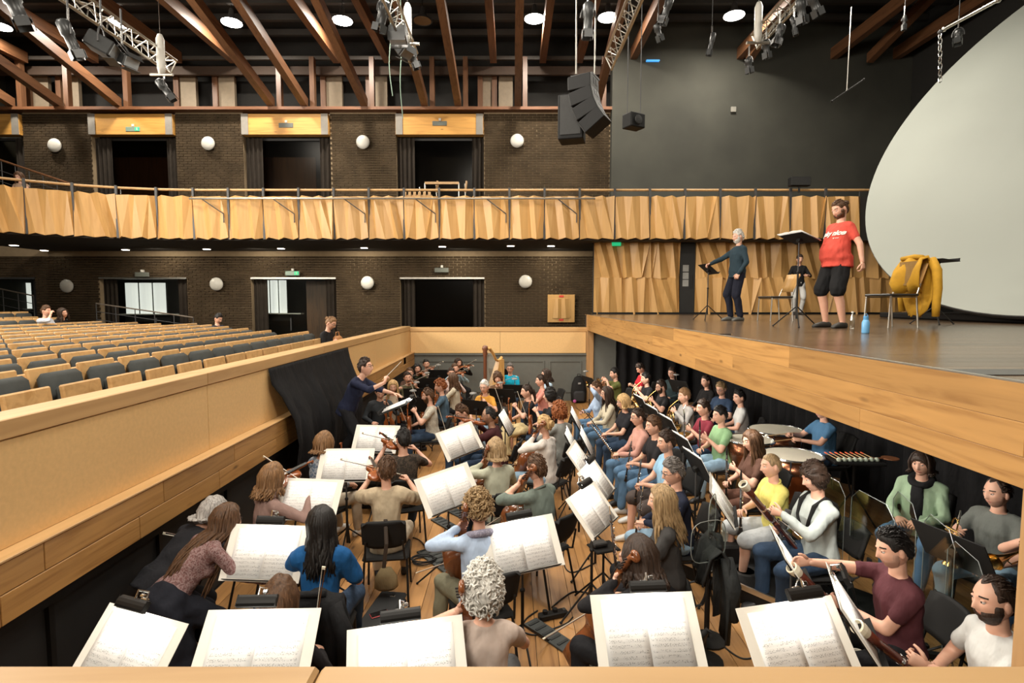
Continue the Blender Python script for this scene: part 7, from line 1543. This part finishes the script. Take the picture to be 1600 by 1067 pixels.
for sx in (-1, 1): a = np.linspace(0, 2*PI, 12, endpoint=False); MB().tube(np.stack([sx*.032+.022*np.cos(a), .017*np.sin(a), 0*a], 1), .002, 5, closed=True).build('rim', CHROME, t); MB().tube([(sx*.054, 0, 0), (sx*.01, .03, .004)], .002, 5).build('temple', CHROME, t)
def drapecoat(p, lab, mat, name='jacket', low=.30, wide=.31):
    t = thing(name, lab, 'jacket', p.pos, p.rz); P = []
    for k, (y, z, hw) in enumerate(((-.25, .62, .23), (-.285, .86, .25), (-.345, .925, .25), (-.40, .88, .27), (-.42, .66, wide), (-.43, .48, wide), (-.42, low, wide*.9))):
        P.append([(hw*u, y-.02*math.sin(u*7+k)-.01*math.cos(u*11), z+.015*math.sin(u*5)+(.05*math.sin(u*4+1) if k == 6 else 0)) for u in np.linspace(-1, 1, 19)])
    MB().grid(P, thick=.015).build('body', mat, t, True); MB().tube([(-.20, -.41, .88), (-.27, -.45, .68), (-.25, -.46, .40)], [.05, .062, .045], 9).build('sleeve', mat, t, True); MB().tube([(.20, -.41, .88), (.28, -.45, .66), (.26, -.46, .38)], [.05, .062, .045], 9).build('sleeve', mat, t, True); MB().tube([(-.14, -.37, .93), (0, -.39, .945), (.14, -.37, .93)], .022, 7).build('collar', mat, t, True)
who = lambda s: next(p for p in FOLK if s in p.label)
drapecoat(who('royal blue'), 'black coat hung over the chair of the woman in royal blue', cloth('black_coat', (.012, .012, .013), fold=.9), low=.22, wide=.33); drapecoat(who('charcoal'), 'dark denim jacket hung over the chair of the blond oboist', cloth('dark_denim_jacket', (.025, .027, .027), fold=.9), low=.2)
b = who('beige knitted'); t = thing('shoulder_bag', 'beige cloth bag hung on the chair of the beige knit violinist', 'bag', b.pos, b.rz); MB().loft([(V3(.02, -.36, z), V3(w_, 0, 0), V3(0, d_, 0)) for z, w_, d_ in ((.25, .07, .03), (.28, .11, .045), (.38, .10, .045), (.46, .05, .02))], 14, power=2.6).build('pouch', cloth('bag_cloth', (.25, .19, .10)), t, True); MB().tube([(.0, -.36, .45), (.03, -.39, .7), (.02, -.33, .905), (.03, -.27, .8)], .018, 6, flat=.4).build('strap', plain('bag_strap', (.05, .035, .025), .7), t)
RUB = plain('rubber_board', (.045, .05, .048), .7)
def board(px, py, rz, L, lab, w=.16):
    q = onfloor(px, py); t = thing('endpin_board', lab, 'board', (q[0], q[1], 0), R_(rz)); MB().rbox((0, 0, .012), (w, L, .02), .004).build('plate', RUB, t)
    for i in range(int(L/.09)): MB().bb((-w*.36, -L/2+.06+i*.09, .022), (w*.36, -L/2+.085+i*.09, .028)).build('rib', plain('rubber_rib', (.025, .027, .026), .8), t)
board(880, 1008, 40, .85, 'ribbed grey endpin board near the power strip'); board(700, 885, 38, 1.0, 'dark endpin board under the pale blue cellist', .24); board(735, 812, 42, .9, 'dark endpin board in front of the curly fair cellist'); board(700, 752+70, 40, .6, 'short grey endpin board under the printed sheet between violins and cellos')
q = onfloor(657, 761); t = thing('foot_rest', 'dark grey square mat by the leaf print violinist', 'mat', (q[0]-.0, q[1], 0)); MB().rbox((0, 0, .02), (.34, .42, .04), .01).build('pad', RUB, t); MB().rbox((0, .1, .045), (.28, .12, .01), .003).build('ridge', plain('rubber_rib', (1, 1, 1)), t)
q = onfloor(864, 965); t = thing('power_strip', 'black power strip with cables on the boards', 'socket strip', (q[0], q[1], 0), R_(20)); MB().rbox((0, 0, .03), (.28, .08, .055), .01).build('housing', BLACK, t)
for x in (-.08, .02): MB().lathe([(.024, .0), (.024, .03)], (x, 0, .055), 12).build('plug', BLACKMATT, t)
MB().rbox((.11, 0, .06), (.03, .04, .012), .003).build('switch', plain('switch_grey', (.06, .06, .06), .4), t)
CAB = plain('cable_rubber', (.015, .015, .015), .6)
def cable(pts, lab, r=.007):
    P = np.array([[*onfloor(x, y)[:2], r] for x, y in pts]); n = len(P); t = np.linspace(0, n-1, n*8); i = np.clip(t.astype(int), 0, n-2); f = (t-i)[:, None]; g = lambda k: P[np.clip(k, 0, n-1)]
    Q = .5*((2*g(i))+(-g(i-1)+g(i+1))*f+(2*g(i-1)-5*g(i)+4*g(i+1)-g(i+2))*f*f+(-g(i-1)+3*g(i)-3*g(i+1)+g(i+2))*f**3); tag(MB().tube(Q, r, 6).build('floor_cable', CAB, smooth=True), lab, 'cable')
cable([(840, 955), (822, 968), (815, 985), (835, 993), (860, 985), (885, 975), (895, 965)], 'black cable looping round the power strip'); cable([(862, 950), (880, 935), (900, 925), (940, 930), (985, 925)], 'black cable running from power strip to the double sheet stand'); cable([(618, 838), (650, 842), (665, 855), (672, 868)], 'black cable running past the beige knit violinist chair')
cable([(905, 800), (890, 830), (880, 870), (892, 895), (930, 880)], 'tangled thin cable behind the sage shirt cellist'); cable([(878, 740), (885, 775), (905, 790), (925, 770), (940, 800), (925, 830)], 'tangled cable under the oboe desks'); cable([(700, 800), (695, 830), (690, 850)], 'thin cable trailing from the sheet between violins and cellos', .005)
cable([(1110, 985), (1130, 1010), (1160, 1030), (1190, 1025)], 'black cable on the boards by the denim jacket chair'); cable([(1090, 905), (1120, 925), (1160, 940), (1210, 950)], 'black cable along the edge of the bassoon platform')
q = onfloor(662, 878); t = thing('cable_coil', 'coil of black cable on the boards by the pale blue cellist', 'cable', (q[0], q[1], 0)); a = np.linspace(0, 6*PI, 60); MB().tube(np.stack([(.13+.012*np.sin(a*1.7))*np.cos(a), (.10+.012*np.cos(a*1.3))*np.sin(a), .012+.006*a/PI], 1), .008, 6).build('loops', CAB, t, True); MB().rbox((.12, .02, .03), (.05, .03, .03), .006).build('plug', BLACKMATT, t)
q = onfloor(1190, 930); t = thing('floor_monitor', 'low black monitor platform with round cones before the bassoons', 'speaker', (q[0]+.1, q[1]+.05, 0), R_(-52)); MB().rbox((0, 0, .09), (1.9, .85, .18), .02).build('cabinet', SPK2, t)
for x, y, r in ((-.2, -.1, .13), (-.55, .12, .12), (.32, .1, .10)): MB().lathe([(r, .18), (r*.94, .187), (r*.45, .175), (r*.2, .18)], (x, y, 0), 18).build('cone', SPK, t)
MB().bb((-.95, -.43, .15), (.95, -.41, .2)).build('edge_trim', ALU, t)
for px, py, lab in ((1133, 836, 'white paper cup on the black box behind the acrylic screen'), (1341, 1028, 'pale paper cup on the floor by the edge-on sheet')):
    q = atz(px, py, .42 if px < 1200 else .5); t = thing('paper_cup', lab, 'cup', (q[0], q[1], q[2]-.06)); MB().lathe([(.028, 0), (.04, .10), (.042, .103), (.036, .10), (.026, .01)], n=16, caps=False).build('cup_wall', plain('cup_paper', (.7, .66, .56), .6), t, True); MB().lathe([(.028, .0), (.028, .006)], n=16).build('cup_base', plain('cup_paper', (1, 1, 1)), t)
    b_ = thing('equipment_box', 'low black box holding the paper cup '+('behind the acrylic screen' if px < 1200 else 'by the edge-on sheet'), 'box', (q[0], q[1], 0)); MB().rbox((0, 0, (q[2]-.06)/2), (.3, .3, q[2]-.062), .02).build('case', BLACKMATT, b_); MB().bb((-.15, -.152, .1), (.15, -.15, .12)).build('strap', DARKGREY, b_)
q = atz(943, 855, .55); t = thing('accessory_tray', 'black accessory tray with tuner on a low stand behind the sage shirt cellist', 'tray', (q[0], q[1], 0), R_(20)); MB().rbox((0, 0, .55), (.26, .22, .02), .008).build('tray', BLACKMATT, t); MB().rbox((-.04, .02, .585), (.15, .10, .04), .01).build('tuner', DARKGREY, t); MB().cyl((0, 0, .1), (0, 0, .55), .012).build('pole', BLACK, t)
for i in range(3): a = i*2.1+.3; MB().tube([(0, 0, .3), (.28*math.cos(a), .28*math.sin(a), .01)], .009, 6).build('leg', BLACK, t)
# mute / microphone
q = atz(1225, 800, 1.0); t = thing('microphone', 'black microphone on a curved boom by the yellow polo clarinettist', 'microphone', (q[0], q[1], 0)); MB().cyl((0, 0, .85), (.04, 0, 1.02), .03, 10).build('capsule', DARKGREY, t); MB().tube([(0, 0, .86), (.0, .1, .9), (.05, .16, .5), (.05, .16, .02)], .008, 6).build('boom', BLACK, t); MB().lathe([(.13, 0), (.13, .012), (.02, .03)], (.05, .16, 0), 16).build('base', BLACK, t)
# reader desk in front of the woman writing
w_ = who('hair bun writing'); q = w_.world((0, .24, 0)); t = thing('folding_table', 'small table with papers before the woman writing at the rail', 'table', (q[0], q[1], w_.pos[2]), w_.rz); MB().rbox((0, 0, .70), (.7, .26, .025), .005).build('top', BLACKMATT, t)
for sx in (-1, 1):
    for sy in (-1, 1): MB().cyl((sx*.3, sy*.1, 0), (sx*.3, sy*.1, .7), .012, 6).build('leg', BLACK, t)
t2 = thing('paper_sheet', 'white sheet lying on the table of the woman writing', 'paper', q+V3(.0, .0, .715), w_.rz); MB().rbox((0, 0, 0), (.3, .21, .004), .001).build('page', PAPER, t2)
t = thing('handbag', 'tan leather handbag on the table of the woman writing at the rail', 'bag', w_.world((-.24, .24, .715)), w_.rz); MB().loft([(V3(0, 0, z), V3(a_, 0, 0), V3(0, b_, 0)) for z, a_, b_ in ((0, .15, .06), (.03, .17, .075), (.18, .15, .06), (.22, .10, .03))], 14, power=3).build('body', plain('tan_leather', (.45, .20, .07), .5), t, True); MB().tube([(-.08, 0, .21), (-.06, 0, .30), (.06, 0, .30), (.08, 0, .21)], .009, 6).build('handle', plain('tan_leather', (1, 1, 1)), t)
# open collar and hood of the mint jacket, shirt collars
for who_, mat_, r_, nm in (('mint green', cloth('black_hood', (.013, .013, .014)), .045, 'hood'), ('yellow polo', MATS['yellow_polo'], .013, 'collar'), ('grey polo shirt', MATS['grey_polo'], .012, 'collar'), ('turquoise', MATS['turquoise_polo'], .013, 'collar'), ('dark teal zip', MATS['teal_zip'], .024, 'collar'), ('curly fair', cloth('lace_scarf', (.42, .40, .50), pat=(.2, .2, .28), patscale=60), .034, 'scarf'), ('sage green', MATS['sage_shirt'], .014, 'collar')):
    p = who(who_); a = np.linspace(0, 2*PI, 18, endpoint=False); c = p.neck-p.up*.005; k = .064 if nm == 'collar' else .084
    MB().tube(c+np.outer(np.sin(a)*k, p.rt)+np.outer(np.cos(a)*k*.95, p.fw)-np.outer(.030*(np.cos(a)+.75), p.up), r_, 8, closed=True, flat=.8).build(nm, mat_, p.root, True)
    if nm == 'hood': MB().loft([(c+p.fw*.125-p.up*h, p.rt*w_, p.fw*.022) for h, w_ in ((.06, .05), (.2, .065), (.42, .07))], 10).build('inner_top', mat_, p.root, True)
# near seats of the people in the stalls are theatre seats; curtain over the pit rail
P = []
for k, (x, z) in enumerate(((XL+.025, 2.095), (XL+.03, 2.05), (XL+.04, 2.0), (XL+.06, 1.9), (XL+.11, 1.72), (XL+.22, 1.42), (XL+.24, 1.1), (XL+.20, .75), (XL+.17, .40))):
    row = []
    for i in range(41):
        u = i/40; y = 6.6+3.2*u+(.22*(k/8)*(1-2*u))*(1 if k > 3 else 0); o = .05*math.sin(u*16+k*.35)*(k > 3)*min(1, (k-3)/3)+.02*math.sin(u*37)*(k > 3); row.append((x+abs(o)*1.6, y, z))
    P.append(row)
tag(MB().grid(P, thick=.012).build('black_cloth', VELVET, None, True), 'large black cloth draped over the pit rail behind the conductor', 'cloth')
